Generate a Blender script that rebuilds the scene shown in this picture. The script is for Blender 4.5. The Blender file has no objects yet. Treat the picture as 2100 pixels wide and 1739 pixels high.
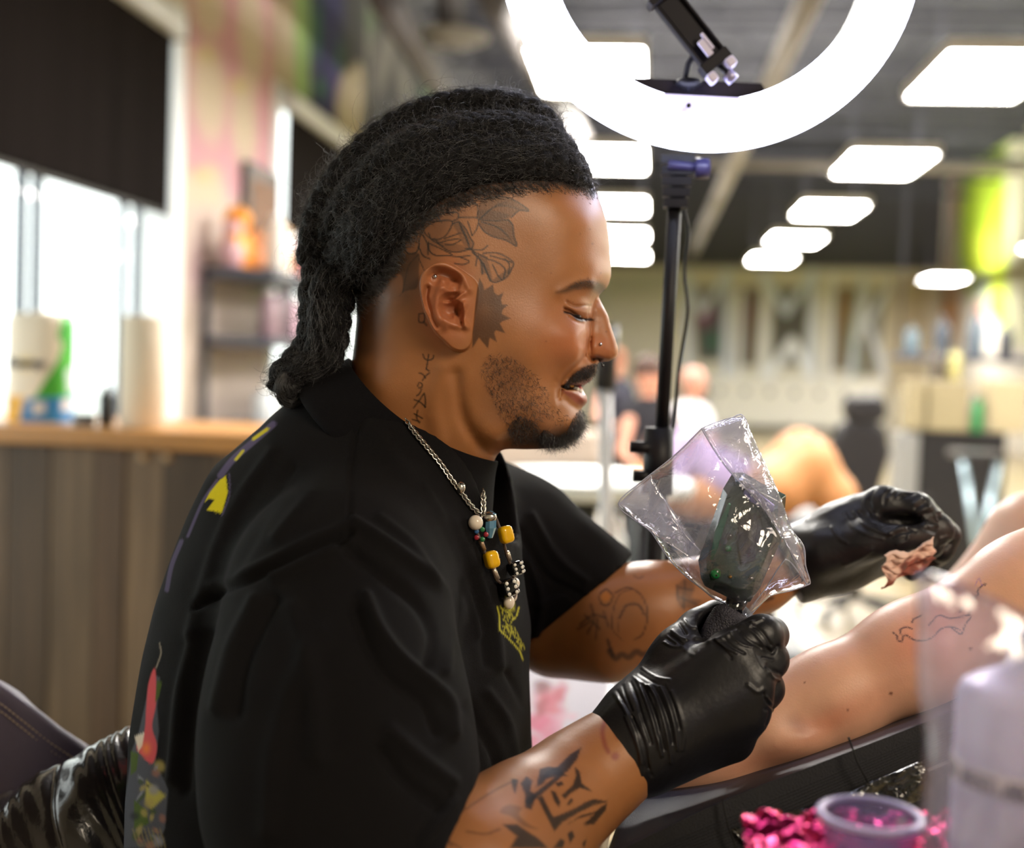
import bpy, math, random
import numpy as np
from mathutils import Vector, Matrix
rnd = random.Random(7)
rng = np.random.default_rng(7)
SC = bpy.context.scene
COL = SC.collection
# ---------------------------------------------------------------- camera, world, light, exposure
FPX, CX, CY = 2625.0, 1050.0, 869.5
ROLL = math.radians(2.3)
CAMZ = 1.2
_a = np.array([(1330-CX)/FPX, 1.0, -(750-CY)/FPX]); _a /= np.linalg.norm(_a)     # room axis seen from the camera (right, forward, up)
_u = np.array([math.sin(ROLL), 0, math.cos(ROLL)])
_u = _u - _a*_u.dot(_a); _u /= np.linalg.norm(_u)
_r = np.cross(_a, _u)
# rows give world axes expressed in camera axes; c2w maps (right, forward, up) to world
C2W = np.stack([_r, _a, _u])
CAM = np.array([0, 0, CAMZ])
def pc(px, py, d): return np.array([(px-CX)/FPX*d, d, -(py-CY)/FPX*d])
def to_world(v): return np.asarray(v) @ C2W.T + CAM
def to_cam(v): return (np.asarray(v)-CAM) @ C2W
def P(px, py, d): return Vector(to_world(pc(px, py, d)))
def proj(vc): return CX+vc[:, 0]/vc[:, 1]*FPX, CY-vc[:, 2]/vc[:, 1]*FPX
def hit(px, py, ax, val):
    d = C2W @ pc(px, py, 1.0)
    t = (val-CAM[ax])/d[ax]
    return Vector(CAM+d*t)
cd = bpy.data.cameras.new('camera'); cam = bpy.data.objects.new('camera', cd); COL.objects.link(cam)
R3 = Matrix([list(C2W[:, 0]), list(C2W[:, 2]), list(-C2W[:, 1])]).transposed()
cam.matrix_world = Matrix.Translation(Vector(CAM)) @ R3.to_4x4()
cd.sensor_width = 36; cd.lens = FPX/2100*36; cd.clip_start = 0.05; cd.clip_end = 200
cd.dof.use_dof = True; cd.dof.focus_distance = 0.89; cd.dof.aperture_fstop = 3.4
SC.camera = cam
W = bpy.data.worlds.new('world'); SC.world = W; W.use_nodes = True
bg = W.node_tree.nodes['Background']; bg.inputs[0].default_value = (.93, 1.0, .97, 1); bg.inputs[1].default_value = 3.0
SC.view_settings.view_transform = 'Standard'; SC.view_settings.look = 'None'
SC.view_settings.gamma = 1; SC.view_settings.use_curve_mapping = False
SC.view_settings.exposure = 0.22
SC.cycles.use_denoising = True
SC.cycles.max_bounces = 7; SC.cycles.transparent_max_bounces = 16; SC.cycles.diffuse_bounces = 3
SC.cycles.sample_clamp_indirect = 4
SC.cycles.caustics_reflective = False; SC.cycles.caustics_refractive = False
PANEL_E, RING_E = 60.0, 15.0
def area(name, loc, target, size, power, color, size_y=None):
    l = bpy.data.lights.new(name, 'AREA'); l.energy = power; l.color = color; l.size = size
    if size_y: l.shape = 'RECTANGLE'; l.size_y = size_y
    o = bpy.data.objects.new(name, l); COL.objects.link(o); o.location = loc
    o.rotation_euler = (Vector(target)-Vector(loc)).to_track_quat('-Z', 'Y').to_euler()
    return o
area('added_key_light', (1.5, -.9, 2.45), P(1150, 900, .9), .8, 40, (1, .84, .64))  # unseen key light, added to brighten the near side of the face
# ---------------------------------------------------------------- materials
def srgb(c):
    if isinstance(c, str): c = [int(c[i:i+2], 16)/255 for i in (0, 2, 4)]
    return tuple((x/12.92 if x <= .04045 else ((x+.055)/1.055)**2.4) for x in c)
MATS = {}
def mat(name, color='808080', rough=.5, metal=0., noise=None, bump=None, col=False, sss=0, emit=None, spec=.5, coat=0, sheen=0, wave=None, alpha=None):
    if name in MATS: return MATS[name]
    m = bpy.data.materials.new(name); m.use_nodes = True; nt = m.node_tree; N = nt.nodes; L = nt.links
    b = N['Principled BSDF']; c = srgb(color)
    b.inputs['Base Color'].default_value = (*c, 1); b.inputs['Roughness'].default_value = rough; b.inputs['Metallic'].default_value = metal
    b.inputs['Specular IOR Level'].default_value = spec; b.inputs['Coat Weight'].default_value = coat
    b.inputs['Sheen Weight'].default_value = sheen
    tc = N.new('ShaderNodeTexCoord')
    src = None
    if col:
        at = N.new('ShaderNodeAttribute'); at.attribute_name = 'Col'; src = at.outputs['Color']; L.new(src, b.inputs['Base Color'])
    if sss:
        b.inputs['Subsurface Weight'].default_value = sss; b.inputs['Subsurface Radius'].default_value = (1, .35, .15); b.inputs['Subsurface Scale'].default_value = .006
    if noise:
        sc_, amt = noise[:2]
        n = N.new('ShaderNodeTexNoise'); n.inputs['Scale'].default_value = sc_; n.inputs['Detail'].default_value = 6
        L.new(tc.outputs['Object'], n.inputs['Vector'])
        if len(noise) > 2:
            mp = N.new('ShaderNodeMapping'); mp.inputs['Scale'].default_value = noise[2]; L.new(tc.outputs['Object'], mp.inputs[0]); L.new(mp.outputs[0], n.inputs['Vector'])
        mr = N.new('ShaderNodeMapRange'); mr.inputs[1].default_value = .3; mr.inputs[2].default_value = .7
        mr.inputs[3].default_value = 1-amt; mr.inputs[4].default_value = 1+amt; L.new(n.outputs[0], mr.inputs[0])
        vm = N.new('ShaderNodeVectorMath'); vm.operation = 'SCALE'
        if src: L.new(src, vm.inputs[0])
        else: vm.inputs[0].default_value = c
        L.new(mr.outputs[0], vm.inputs['Scale']); L.new(vm.outputs[0], b.inputs['Base Color'])
    if bump:
        sc_, st = bump[:2]
        if len(bump) > 2 and bump[2] == 'wave':
            n = N.new('ShaderNodeTexWave'); n.inputs['Scale'].default_value = sc_; n.inputs['Distortion'].default_value = 2
        elif len(bump) > 2 and bump[2] == 'voronoi':
            n = N.new('ShaderNodeTexVoronoi'); n.inputs['Scale'].default_value = sc_
        else:
            n = N.new('ShaderNodeTexNoise'); n.inputs['Scale'].default_value = sc_; n.inputs['Detail'].default_value = 4
        L.new(tc.outputs['Object'], n.inputs['Vector'])
        bp = N.new('ShaderNodeBump'); bp.inputs['Strength'].default_value = st; bp.inputs['Distance'].default_value = .001
        L.new(n.outputs[0] if 'Fac' not in n.outputs else n.outputs['Fac'], bp.inputs['Height']); L.new(bp.outputs[0], b.inputs['Normal'])
    if emit:
        b.inputs['Emission Color'].default_value = (*srgb(emit[0]), 1); b.inputs['Emission Strength'].default_value = emit[1]
    MATS[name] = m; return m
def plastic_film(name, tint=(.93, .93, 1), white=.1, gloss=.12, bscale=40, bstr=.6, rough=.08, wcol=(.8, .8, .92)):
    if name in MATS: return MATS[name]
    m = bpy.data.materials.new(name); m.use_nodes = True; nt = m.node_tree; N = nt.nodes; L = nt.links
    N.remove(N['Principled BSDF']); out = N['Material Output']
    tr = N.new('ShaderNodeBsdfTransparent'); tr.inputs[0].default_value = (*tint, 1)
    gl = N.new('ShaderNodeBsdfGlossy'); gl.inputs['Roughness'].default_value = rough
    df = N.new('ShaderNodeBsdfTranslucent'); df.inputs[0].default_value = (*wcol, 1)
    d2 = N.new('ShaderNodeBsdfDiffuse'); d2.inputs[0].default_value = (*wcol, 1)
    ad = N.new('ShaderNodeMixShader'); ad.inputs[0].default_value = .5; L.new(df.outputs[0], ad.inputs[1]); L.new(d2.outputs[0], ad.inputs[2])
    m1 = N.new('ShaderNodeMixShader'); m1.inputs[0].default_value = white; L.new(tr.outputs[0], m1.inputs[1]); L.new(ad.outputs[0], m1.inputs[2])
    lw = N.new('ShaderNodeLayerWeight'); lw.inputs[0].default_value = .35
    mr = N.new('ShaderNodeMapRange'); mr.inputs[3].default_value = gloss; mr.inputs[4].default_value = .75; L.new(lw.outputs['Facing'], mr.inputs[0])
    m2 = N.new('ShaderNodeMixShader'); L.new(mr.outputs[0], m2.inputs[0]); L.new(m1.outputs[0], m2.inputs[1]); L.new(gl.outputs[0], m2.inputs[2])
    tc = N.new('ShaderNodeTexCoord')
    n = N.new('ShaderNodeTexNoise'); n.inputs['Scale'].default_value = bscale; n.inputs['Detail'].default_value = 3; n.inputs['Distortion'].default_value = 1.5
    L.new(tc.outputs['Object'], n.inputs['Vector'])
    bp = N.new('ShaderNodeBump'); bp.inputs['Strength'].default_value = bstr; bp.inputs['Distance'].default_value = .004
    L.new(n.outputs[0], bp.inputs['Height'])
    for s in (gl, d2, lw): L.new(bp.outputs[0], s.inputs['Normal'])
    L.new(m2.outputs[0], out.inputs[0]); MATS[name] = m; return m
# ---------------------------------------------------------------- object helpers
def tag(o, label=None, cat=None, group=None, kind=None):
    if label: o['label'] = label
    if cat: o['category'] = cat
    if group: o['group'] = group
    if kind: o['kind'] = kind
    return o
def empty(name, label=None, cat=None, group=None, loc=(0, 0, 0)):
    o = bpy.data.objects.new(name, None); COL.objects.link(o); o.location = loc
    o.empty_display_size = .05
    return tag(o, label, cat, group)
def link(name, me, m=None, parent=None, smooth=True):
    o = bpy.data.objects.new(name, me); COL.objects.link(o)
    if m is not None: me.materials.append(m)
    if smooth: me.shade_smooth()
    if parent is not None:
        o.parent = parent
        if parent.parent is None and parent.location.length > 0: o.matrix_parent_inverse = Matrix.Translation(-Vector(parent.location))
    return o
def mesh(name, verts, faces, m=None, parent=None, smooth=True, cols=None, uncrease=None):
    me = bpy.data.meshes.new(name)
    verts = np.asarray(verts, dtype=np.float32)
    if isinstance(faces, np.ndarray) and faces.ndim == 2:
        k = faces.shape[1]
        me.vertices.add(len(verts)); me.vertices.foreach_set('co', verts.ravel())
        me.loops.add(faces.size); me.loops.foreach_set('vertex_index', faces.astype(np.int32).ravel())
        me.polygons.add(len(faces)); me.polygons.foreach_set('loop_start', np.arange(0, faces.size, k, dtype=np.int32))
        me.update(calc_edges=True); me.validate()
    else:
        me.from_pydata([tuple(map(float, v)) for v in verts], [], [tuple(map(int, f)) for f in faces]); me.update()
    if cols is not None:
        a = me.color_attributes.new('Col', 'FLOAT_COLOR', 'POINT')
        c4 = np.ones((len(verts), 4), np.float32); c4[:, :3] = cols; a.data.foreach_set('color', c4.ravel())
    return link(name, me, m, parent, smooth)
class MB:
    def __init__(s): s.v = []; s.f = []
    def add(s, v, f):
        n = len(s.v); s.v += [tuple(x) for x in v]; s.f += [tuple(i+n for i in q) for q in f]; return s
    def box(s, c, size, rz=0, mtx=None):
        hx, hy, hz = [q/2 for q in size]
        v = [Vector((x*hx, y*hy, z*hz)) for x in (-1, 1) for y in (-1, 1) for z in (-1, 1)]
        if mtx is not None: v = [mtx @ q for q in v]
        if rz: v = [Matrix.Rotation(rz, 3, 'Z') @ q for q in v]
        return s.add([q+Vector(c) for q in v], [(0, 1, 3, 2), (4, 6, 7, 5), (0, 4, 5, 1), (2, 3, 7, 6), (0, 2, 6, 4), (1, 5, 7, 3)])
    def tube(s, pts, r, n=12, caps=True):
        pts = [Vector(p) for p in pts]; m = len(pts)
        rr = r if hasattr(r, '__len__') else [r]*m
        up = Vector((0, 0, 1)); t0 = (pts[1]-pts[0]).normalized()
        if abs(t0.dot(up)) > .9: up = Vector((1, 0, 0))
        x = t0.cross(up).normalized(); v = []; f = []
        for i, p in enumerate(pts):
            t = (pts[min(i+1, m-1)]-pts[max(i-1, 0)]).normalized()
            x = (x-t*x.dot(t)).normalized(); y = t.cross(x)
            for k in range(n):
                a = 2*math.pi*k/n; v.append(p+(x*math.cos(a)+y*math.sin(a))*rr[i])
        for i in range(m-1):
            for k in range(n): f.append((i*n+k, i*n+(k+1) % n, (i+1)*n+(k+1) % n, (i+1)*n+k))
        if caps: f.append(tuple(range(n-1, -1, -1))); f.append(tuple(range((m-1)*n, m*n)))
        return s.add(v, f)
    def lathe(s, c, prof, n=32, axis=None):
        axis = Vector(axis or (0, 0, 1)).normalized(); a0 = axis.orthogonal().normalized(); a1 = axis.cross(a0)
        v = []; f = []; m = len(prof)
        for r, z in prof:
            for k in range(n):
                t = 2*math.pi*k/n; v.append(Vector(c)+axis*z+(a0*math.cos(t)+a1*math.sin(t))*r)
        for i in range(m-1):
            for k in range(n): f.append((i*n+k, i*n+(k+1) % n, (i+1)*n+(k+1) % n, (i+1)*n+k))
        return s.add(v, f)
    def ball(s, c, r, n=16, m=10, mtx=None):
        r = r if hasattr(r, '__len__') else (r, r, r); v = []; f = []
        for i in range(m+1):
            ph = math.pi*i/m
            for k in range(n):
                t = 2*math.pi*k/n; q = Vector((r[0]*math.sin(ph)*math.cos(t), r[1]*math.sin(ph)*math.sin(t), r[2]*math.cos(ph)))
                v.append((mtx @ q if mtx is not None else q)+Vector(c))
        for i in range(m):
            for k in range(n): f.append((i*n+k, (i+1)*n+k, (i+1)*n+(k+1) % n, i*n+(k+1) % n))
        return s.add(v, f)
    def prism(s, pts, off):           # polygon of 3-D points extruded by a vector
        n = len(pts); pts = [Vector(p) for p in pts]; off = Vector(off)
        return s.add(pts+[p+off for p in pts], [tuple(range(n-1, -1, -1)), tuple(range(n, 2*n))]+[(i, (i+1) % n, n+(i+1) % n, n+i) for i in range(n)])
    def build(s, name, m, parent=None, smooth=False, bevel=0, seg=2):
        o = mesh(name, s.v, s.f, m, parent, smooth)
        if bevel:
            b = o.modifiers.new('bevel', 'BEVEL'); b.width = bevel; b.segments = seg; b.limit_method = 'ANGLE'
        if smooth: o.data.shade_smooth()
        return o
def auto(o, ang=40):
    me = o.data
    me.shade_smooth()
    try: me.set_sharp_from_angle(angle=math.radians(ang))
    except Exception: pass
    return o
def spline(pts, n=8, closed=False):
    p = np.asarray(pts, float); m = len(p)
    if m < 3 and not closed: return np.array([p[0]+(p[-1]-p[0])*t for t in np.linspace(0, 1, n+1)])
    out = []
    R = range(m if closed else m-1)
    for i in R:
        p1, p2 = p[i], p[(i+1) % m]
        p0 = p[(i-1) % m] if closed or i > 0 else 2*p1-p2
        p3 = p[(i+2) % m] if closed or i+2 < m else 2*p2-p1
        for t in np.linspace(0, 1, n, endpoint=False):
            out.append(.5*((2*p1)+(-p0+p2)*t+(2*p0-5*p1+4*p2-p3)*t*t+(-p0+3*p1-3*p2+p3)*t**3))
    if not closed: out.append(p[-1])
    return np.array(out)
# ---------------------------------------------------------------- colour canvas for painted skin, print and murals
class Canvas:
    def __init__(s, x0, y0, x1, y1, base=None, res=1.0, ch=3):
        s.x0, s.y0, s.res = x0, y0, res
        s.w = int((x1-x0)/res)+1; s.h = int((y1-y0)/res)+1
        s.a = np.zeros((s.h, s.w, ch), np.float32)
        if base is not None: s.a[:] = base
    def win(s, xa, ya, xb, yb):
        i0 = max(0, int((ya-s.y0)/s.res)); i1 = min(s.h, int((yb-s.y0)/s.res)+2); j0 = max(0, int((xa-s.x0)/s.res)); j1 = min(s.w, int((xb-s.x0)/s.res)+2)
        if i1 <= i0 or j1 <= j0: return None
        X, Y = np.meshgrid(s.x0+np.arange(j0, j1)*s.res, s.y0+np.arange(i0, i1)*s.res)
        return i0, i1, j0, j1, X, Y
    def dist(s, pts, pad):
        p = np.asarray(pts, float); q = s.win(p[:, 0].min()-pad, p[:, 1].min()-pad, p[:, 0].max()+pad, p[:, 1].max()+pad)
        if q is None: return None
        X, Y = q[4], q[5]; D = np.full(X.shape, 1e9)
        for a, b in zip(p[:-1], p[1:]):
            v = b-a; L = v.dot(v)+1e-9; t = np.clip(((X-a[0])*v[0]+(Y-a[1])*v[1])/L, 0, 1)
            D = np.minimum(D, (X-a[0]-t*v[0])**2+(Y-a[1]-t*v[1])**2)
        return q, np.sqrt(D)
    def mix(s, q, m, col):
        sl = s.a[q[0]:q[1], q[2]:q[3]]; m = m[..., None]; sl[:] = sl*(1-m)+np.asarray(col, np.float32)*m
    def stroke(s, pts, w, col, a=1., soft=1.2, smooth=True):
        if smooth and len(pts) > 2: pts = spline(pts, 6)
        r = s.dist(pts, w+soft*2)
        if r: s.mix(r[0], np.clip((w/2+soft/2-r[1])/soft, 0, 1)*a, col)
    def poly(s, pts, col, a=1., soft=1.5, smooth=False):
        pts = np.asarray(pts, float)
        if smooth: pts = spline(pts, 6, True)
        cl = np.vstack([pts, pts[:1]]); r = s.dist(cl, soft*2+2)
        if not r: return
        q, D = r; X, Y = q[4], q[5]; ins = np.zeros(X.shape, bool)
        for (xa, ya), (xb, yb) in zip(cl[:-1], cl[1:]):
            if ya == yb: continue
            c = ((ya > Y) != (yb > Y)) & (X < (xb-xa)*(Y-ya)/(yb-ya)+xa); ins ^= c
        sd = np.where(ins, D, -D); s.mix(q, np.clip(sd/soft+.5, 0, 1)*a, col)
    def blob(s, cx, cy, rx, ry, col, a=1., rot=0, p=1.):
        R = max(rx, ry)*2.2; q = s.win(cx-R, cy-R, cx+R, cy+R)
        if q is None: return
        c, n = math.cos(rot), math.sin(rot); dx, dy = q[4]-cx, q[5]-cy
        e = ((dx*c+dy*n)/rx)**2+((-dx*n+dy*c)/ry)**2
        s.mix(q, np.exp(-e**p)*a, col)
    def add(s, cx, cy, rx, ry, amp, rot=0, p=1.):
        R = max(rx, ry)*2.6; q = s.win(cx-R, cy-R, cx+R, cy+R)
        if q is None: return
        c, n = math.cos(rot), math.sin(rot); dx, dy = q[4]-cx, q[5]-cy
        e = ((dx*c+dy*n)/rx)**2+((-dx*n+dy*c)/ry)**2
        s.a[q[0]:q[1], q[2]:q[3], 0] += np.exp(-e**p)*amp
    def ridge(s, pts, w, amp, smooth=True, taper=False):
        if smooth and len(pts) > 2: pts = spline(pts, 6)
        r = s.dist(pts, w*2.6)
        if r: q = r[0]; s.a[q[0]:q[1], q[2]:q[3], 0] += np.exp(-(r[1]/w)**2)*amp
    def sample(s, px, py):
        x = np.clip((px-s.x0)/s.res, 0, s.w-1.001); y = np.clip((py-s.y0)/s.res, 0, s.h-1.001)
        i = y.astype(int); j = x.astype(int); fx = (x-j)[:, None]; fy = (y-i)[:, None]; a = s.a
        return (a[i, j]*(1-fx)*(1-fy)+a[i, j+1]*fx*(1-fy)+a[i+1, j]*(1-fx)*fy+a[i+1, j+1]*fx*fy)
def blur(a, n):
    for _ in range(n):
        a = (np.roll(a, 1, 0)+np.roll(a, -1, 0)+np.roll(a, 1, 1)+np.roll(a, -1, 1)+4*a)/8
    return a
# ---------------------------------------------------------------- sculpting: smooth fields and their surfaces
class Field:
    """a smooth solid in camera axes (right, depth, up); radii in metres"""
    def __init__(s, lo, hi, res):
        s.lo = np.array(lo, float); s.res = res; s.n = ((np.array(hi)-s.lo)/res).astype(int)+1
        s.F = np.full(tuple(s.n), 1.0, np.float32)
    def sub(s, lo, hi):
        i0 = np.clip(((np.array(lo)-s.lo)/s.res).astype(int)-1, 0, s.n); i1 = np.clip(((np.array(hi)-s.lo)/s.res).astype(int)+2, 0, s.n)
        if (i1 <= i0).any(): return None
        ax = [(s.lo[k]+np.arange(i0[k], i1[k])*s.res).astype(np.float32) for k in range(3)]
        return tuple(slice(a, b) for a, b in zip(i0, i1)), ax[0][:, None, None], ax[1][None, :, None], ax[2][None, None, :]
    def comb(s, sl, d, k, op):
        F = s.F[sl]
        if op == 'add':
            h = np.clip(k-np.abs(F-d), 0, None)/k; s.F[sl] = np.minimum(F, d)-h*h*k*.25
        elif op == 'cut':
            h = np.clip(k-np.abs(F+d), 0, None)/k; s.F[sl] = np.maximum(F, -d)+h*h*k*.25
        else:
            h = np.clip(k-np.abs(F-d), 0, None)/k; s.F[sl] = np.maximum(F, d)+h*h*k*.25
    def cone(s, a, b, ra, rb, k=.01, op='add', flat=None, fs=1.0):
        a = np.array(a, float); b = np.array(b, float); m = max(ra, rb)*max(1, fs)+k+s.res*3
        q = s.sub(np.minimum(a, b)-m, np.maximum(a, b)+m)
        if q is None: return
        sl, X, Y, Z = q; v = b-a; L = v.dot(v)+1e-12
        x, y, z = X-a[0], Y-a[1], Z-a[2]
        t = np.clip((x*v[0]+y*v[1]+z*v[2])/L, 0, 1)
        x, y, z = x-t*v[0], y-t*v[1], z-t*v[2]
        if flat is not None:
            n = np.array(flat, float); n /= np.linalg.norm(n); dn = x*n[0]+y*n[1]+z*n[2]; g = (1/fs-1)
            x, y, z = x+dn*g*n[0], y+dn*g*n[1], z+dn*g*n[2]
        d = np.sqrt(x*x+y*y+z*z)-(ra+(rb-ra)*t)
        s.comb(sl, d.astype(np.float32), k, op)
    def chain(s, pts, rr, k=.01, **kw):
        for i in range(len(pts)-1): s.cone(pts[i], pts[i+1], rr[i], rr[i+1], k, **kw)
    def ell(s, c, r, k=.01, op='add', rot=None):
        c = np.array(c, float); r = np.array(r, float); m = r.max()+k+s.res*3; q = s.sub(c-m, c+m)
        if q is None: return
        sl, X, Y, Z = q; x, y, z = X-c[0], Y-c[1], Z-c[2]
        if rot is not None:
            M = np.array(rot); x, y, z = x*M[0][0]+y*M[1][0]+z*M[2][0], x*M[0][1]+y*M[1][1]+z*M[2][1], x*M[0][2]+y*M[1][2]+z*M[2][2]
        g = np.sqrt((x/r[0])**2+(y/r[1])**2+(z/r[2])**2)
        d = (g-1)*g/(np.sqrt((x/r[0]**2)**2+(y/r[1]**2)**2+(z/r[2]**2)**2)+1e-9)
        s.comb(sl, np.clip(d, -.2, .5).astype(np.float32), k, op)
    def plane(s, p, n, k=.001):
        n = np.array(n, float); n /= np.linalg.norm(n); sl, X, Y, Z = s.sub(s.lo, s.lo+s.n*s.res)
        d = (X-p[0])*n[0]+(Y-p[1])*n[1]+(Z-p[2])*n[2]
        s.comb(sl, d.astype(np.float32), k, 'and')
    def surf(s):
        F = s.F; F[0] = F[-1] = 1; F[:, 0] = F[:, -1] = 1; F[:, :, 0] = F[:, :, -1] = 1
        S = F < 0; nx, ny, nz = F.shape
        c = np.zeros((nx-1, ny-1, nz-1), np.int8)
        for i in (0, 1):
            for j in (0, 1):
                for k in (0, 1): c += S[i:nx-1+i, j:ny-1+j, k:nz-1+k]
        A = np.argwhere((c > 0) & (c < 8)); idx = -np.ones(c.shape, np.int64); idx[A[:, 0], A[:, 1], A[:, 2]] = np.arange(len(A))
        cor = [(i, j, k) for i in (0, 1) for j in (0, 1) for k in (0, 1)]
        f = {q: F[A[:, 0]+q[0], A[:, 1]+q[1], A[:, 2]+q[2]] for q in cor}
        P_ = np.zeros((len(A), 3)); n = np.zeros(len(A))
        for a in cor:
            for ax in range(3):
                if a[ax]: continue
                b = list(a); b[ax] = 1; b = tuple(b); fa, fb = f[a], f[b]; m = (fa < 0) != (fb < 0)
                t = np.where(m, fa/np.where(m, fa-fb, 1), 0)
                for w_ in range(3): P_[:, w_] += np.where(m, a[w_]+(t if w_ == ax else 0), 0)
                n += m
        V = (A+P_/n[:, None])*s.res+s.lo
        Q = []
        for ax in range(3):
            sh = [slice(1, -1)]*3; sh[ax] = slice(0, -1); s2 = [slice(1, -1)]*3; s2[ax] = slice(1, None)
            a, b = S[tuple(sh)], S[tuple(s2)]
            E = np.argwhere(a != b); 
            if not len(E): continue
            o = np.array([1, 1, 1]); o[ax] = 0; G = E+o; neg = a[E[:, 0], E[:, 1], E[:, 2]]
            u, v = [(1, 2), (2, 0), (0, 1)][ax]; eu = np.zeros(3, int); ev = np.zeros(3, int); eu[u] = 1; ev[v] = 1
            g = lambda H: idx[H[:, 0], H[:, 1], H[:, 2]]
            q = np.stack([g(G-eu-ev), g(G-ev), g(G), g(G-eu)], 1); q[~neg] = q[~neg][:, ::-1]; Q.append(q)
        Q = np.vstack(Q); Q = Q[(Q >= 0).all(1)]
        return V, Q
def vnormals(V, Q):
    n = np.cross(V[Q[:, 2]]-V[Q[:, 0]], V[Q[:, 3]]-V[Q[:, 1]]); N = np.zeros_like(V)
    for k in range(4):
        for a in range(3): N[:, a] += np.bincount(Q[:, k], n[:, a], len(V))
    return N/(np.linalg.norm(N, axis=1)[:, None]+1e-12)
def relax(V, Q, it=2, f=.5):
    E = np.vstack([Q[:, [0, 1]], Q[:, [1, 2]], Q[:, [2, 3]], Q[:, [3, 0]]]); n = np.bincount(E[:, 0], minlength=len(V))+np.bincount(E[:, 1], minlength=len(V))
    for _ in range(it):
        S = np.stack([np.bincount(E[:, 0], V[E[:, 1], a], len(V))+np.bincount(E[:, 1], V[E[:, 0], a], len(V)) for a in range(3)], 1)
        V = V*(1-f)+f*S/np.maximum(n, 1)[:, None]
    return V
def subdiv(V, Q):
    E = np.sort(np.vstack([Q[:, [0, 1]], Q[:, [1, 2]], Q[:, [2, 3]], Q[:, [3, 0]]]), 1); key = E[:, 0]*len(V)+E[:, 1]
    u, inv = np.unique(key, return_inverse=True); ea, eb = u//len(V), u % len(V); n = len(V); m = len(Q)
    VE = (V[ea]+V[eb])/2; VF = V[Q].mean(1); e = inv.reshape(4, m)+n; fc = np.arange(m)+n+len(u)
    Q2 = np.vstack([np.stack([Q[:, k], e[k], fc, e[(k-1) % 4]], 1) for k in range(4)])
    return np.vstack([V, VE, VF]), Q2
def join_vq(parts):
    V = []; Q = []; n = 0
    for v, q in parts: V.append(v); Q.append(q+n); n += len(v)
    return np.vstack(V), np.vstack(Q)
def vnoise(Pn, s, seed=0):
    """cheap smooth value noise from sines"""
    r = np.random.default_rng(seed); o = np.zeros(len(Pn))
    for k in range(7):
        d = r.normal(size=3); d *= s*(.6+.9*r.random())/np.linalg.norm(d); o += np.sin(Pn@d+r.random()*6.28+1.5*np.sin(Pn@(d[[1, 2, 0]]*.7)+r.random()*6))
    return o/7
def hair(name, strands, radius, m, parent, kind='stuff', taper=.3):
    sizes = [len(s) for s in strands]; cu = bpy.data.hair_curves.new(name); cu.add_curves(sizes)
    pos = np.vstack(strands).astype(np.float32); pos = to_world(pos).astype(np.float32)
    cu.attributes['position'].data.foreach_set('vector', pos.ravel())
    ra = cu.attributes.get('radius') or cu.attributes.new('radius', 'FLOAT', 'POINT')
    rv = np.concatenate([np.linspace(1, taper, n) for n in sizes])*radius
    ra.data.foreach_set('value', rv.astype(np.float32)); cu.materials.append(m)
    o = bpy.data.objects.new(name, cu); COL.objects.link(o); o.parent = parent
    if parent.parent is None and parent.location.length > 0: o.matrix_parent_inverse = Matrix.Translation(-Vector(parent.location))
    if kind: o['kind'] = kind
    return o
# ================================================================ the setting
XL, XR, YB, ZC = -2.4, 5.9, 27.0, 5.2
wall_w = mat('painted_wall', 'd9d2c4', .85, noise=(3, .05))
def board(name, x0, y0, z0, x1, y1, z1, m, parent=None, **kw):
    o = MB().box(((x0+x1)/2, (y0+y1)/2, (z0+z1)/2), (abs(x1-x0), abs(y1-y0), abs(z1-z0))).build(name, m, parent); 
    for k, v in kw.items(): o[k] = v
    return o
conc = mat('polished_concrete', '897b5e', .32, noise=(1.5, .12), bump=(30, .1))
board('floor', XL, -3, -.1, XR, YB, 0, conc, kind='structure')
board('ceiling', XL, -3, ZC, XR, YB, ZC+.1, mat('dark_deck', '17171e', .9, noise=(4, .3)), kind='structure')
# left wall with two window openings
hY = lambda px, py: hit(px, py, 0, XL)
w1b = hit(352, 400, 0, XL).y; w2a = hit(566, 300, 0, XL).y; w2b = hit(745, 400, 0, XL).y
zt = 2.9; zs = .35; w1a = .6
wl = [(-3, w1a, 0, ZC), (w1a, w1b, 0, zs), (w1a, w1b, zt, ZC), (w1b, w2a, 0, ZC), (w2a, w2b, 0, zs), (w2a, w2b, zt, ZC), (w2b, YB, 0, ZC)]
mb = MB()
for a, b, c, d in wl: mb.box((XL-.1, (a+b)/2, (c+d)/2), (.2, b-a, d-c))
o = mb.build('wall_left', wall_w); o['kind'] = 'structure'
board('wall_front', XL, -3.2, 0, XR, -3, ZC, wall_w, kind='structure'); board('wall_right', XR, -3, 0, XR+.2, YB, ZC, wall_w, kind='structure'); board('wall_back', XL, YB, 0, XR, YB+.2, ZC, mat('back_wall', 'e0d8c6', .8, noise=(2, .04)), kind='structure')
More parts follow.
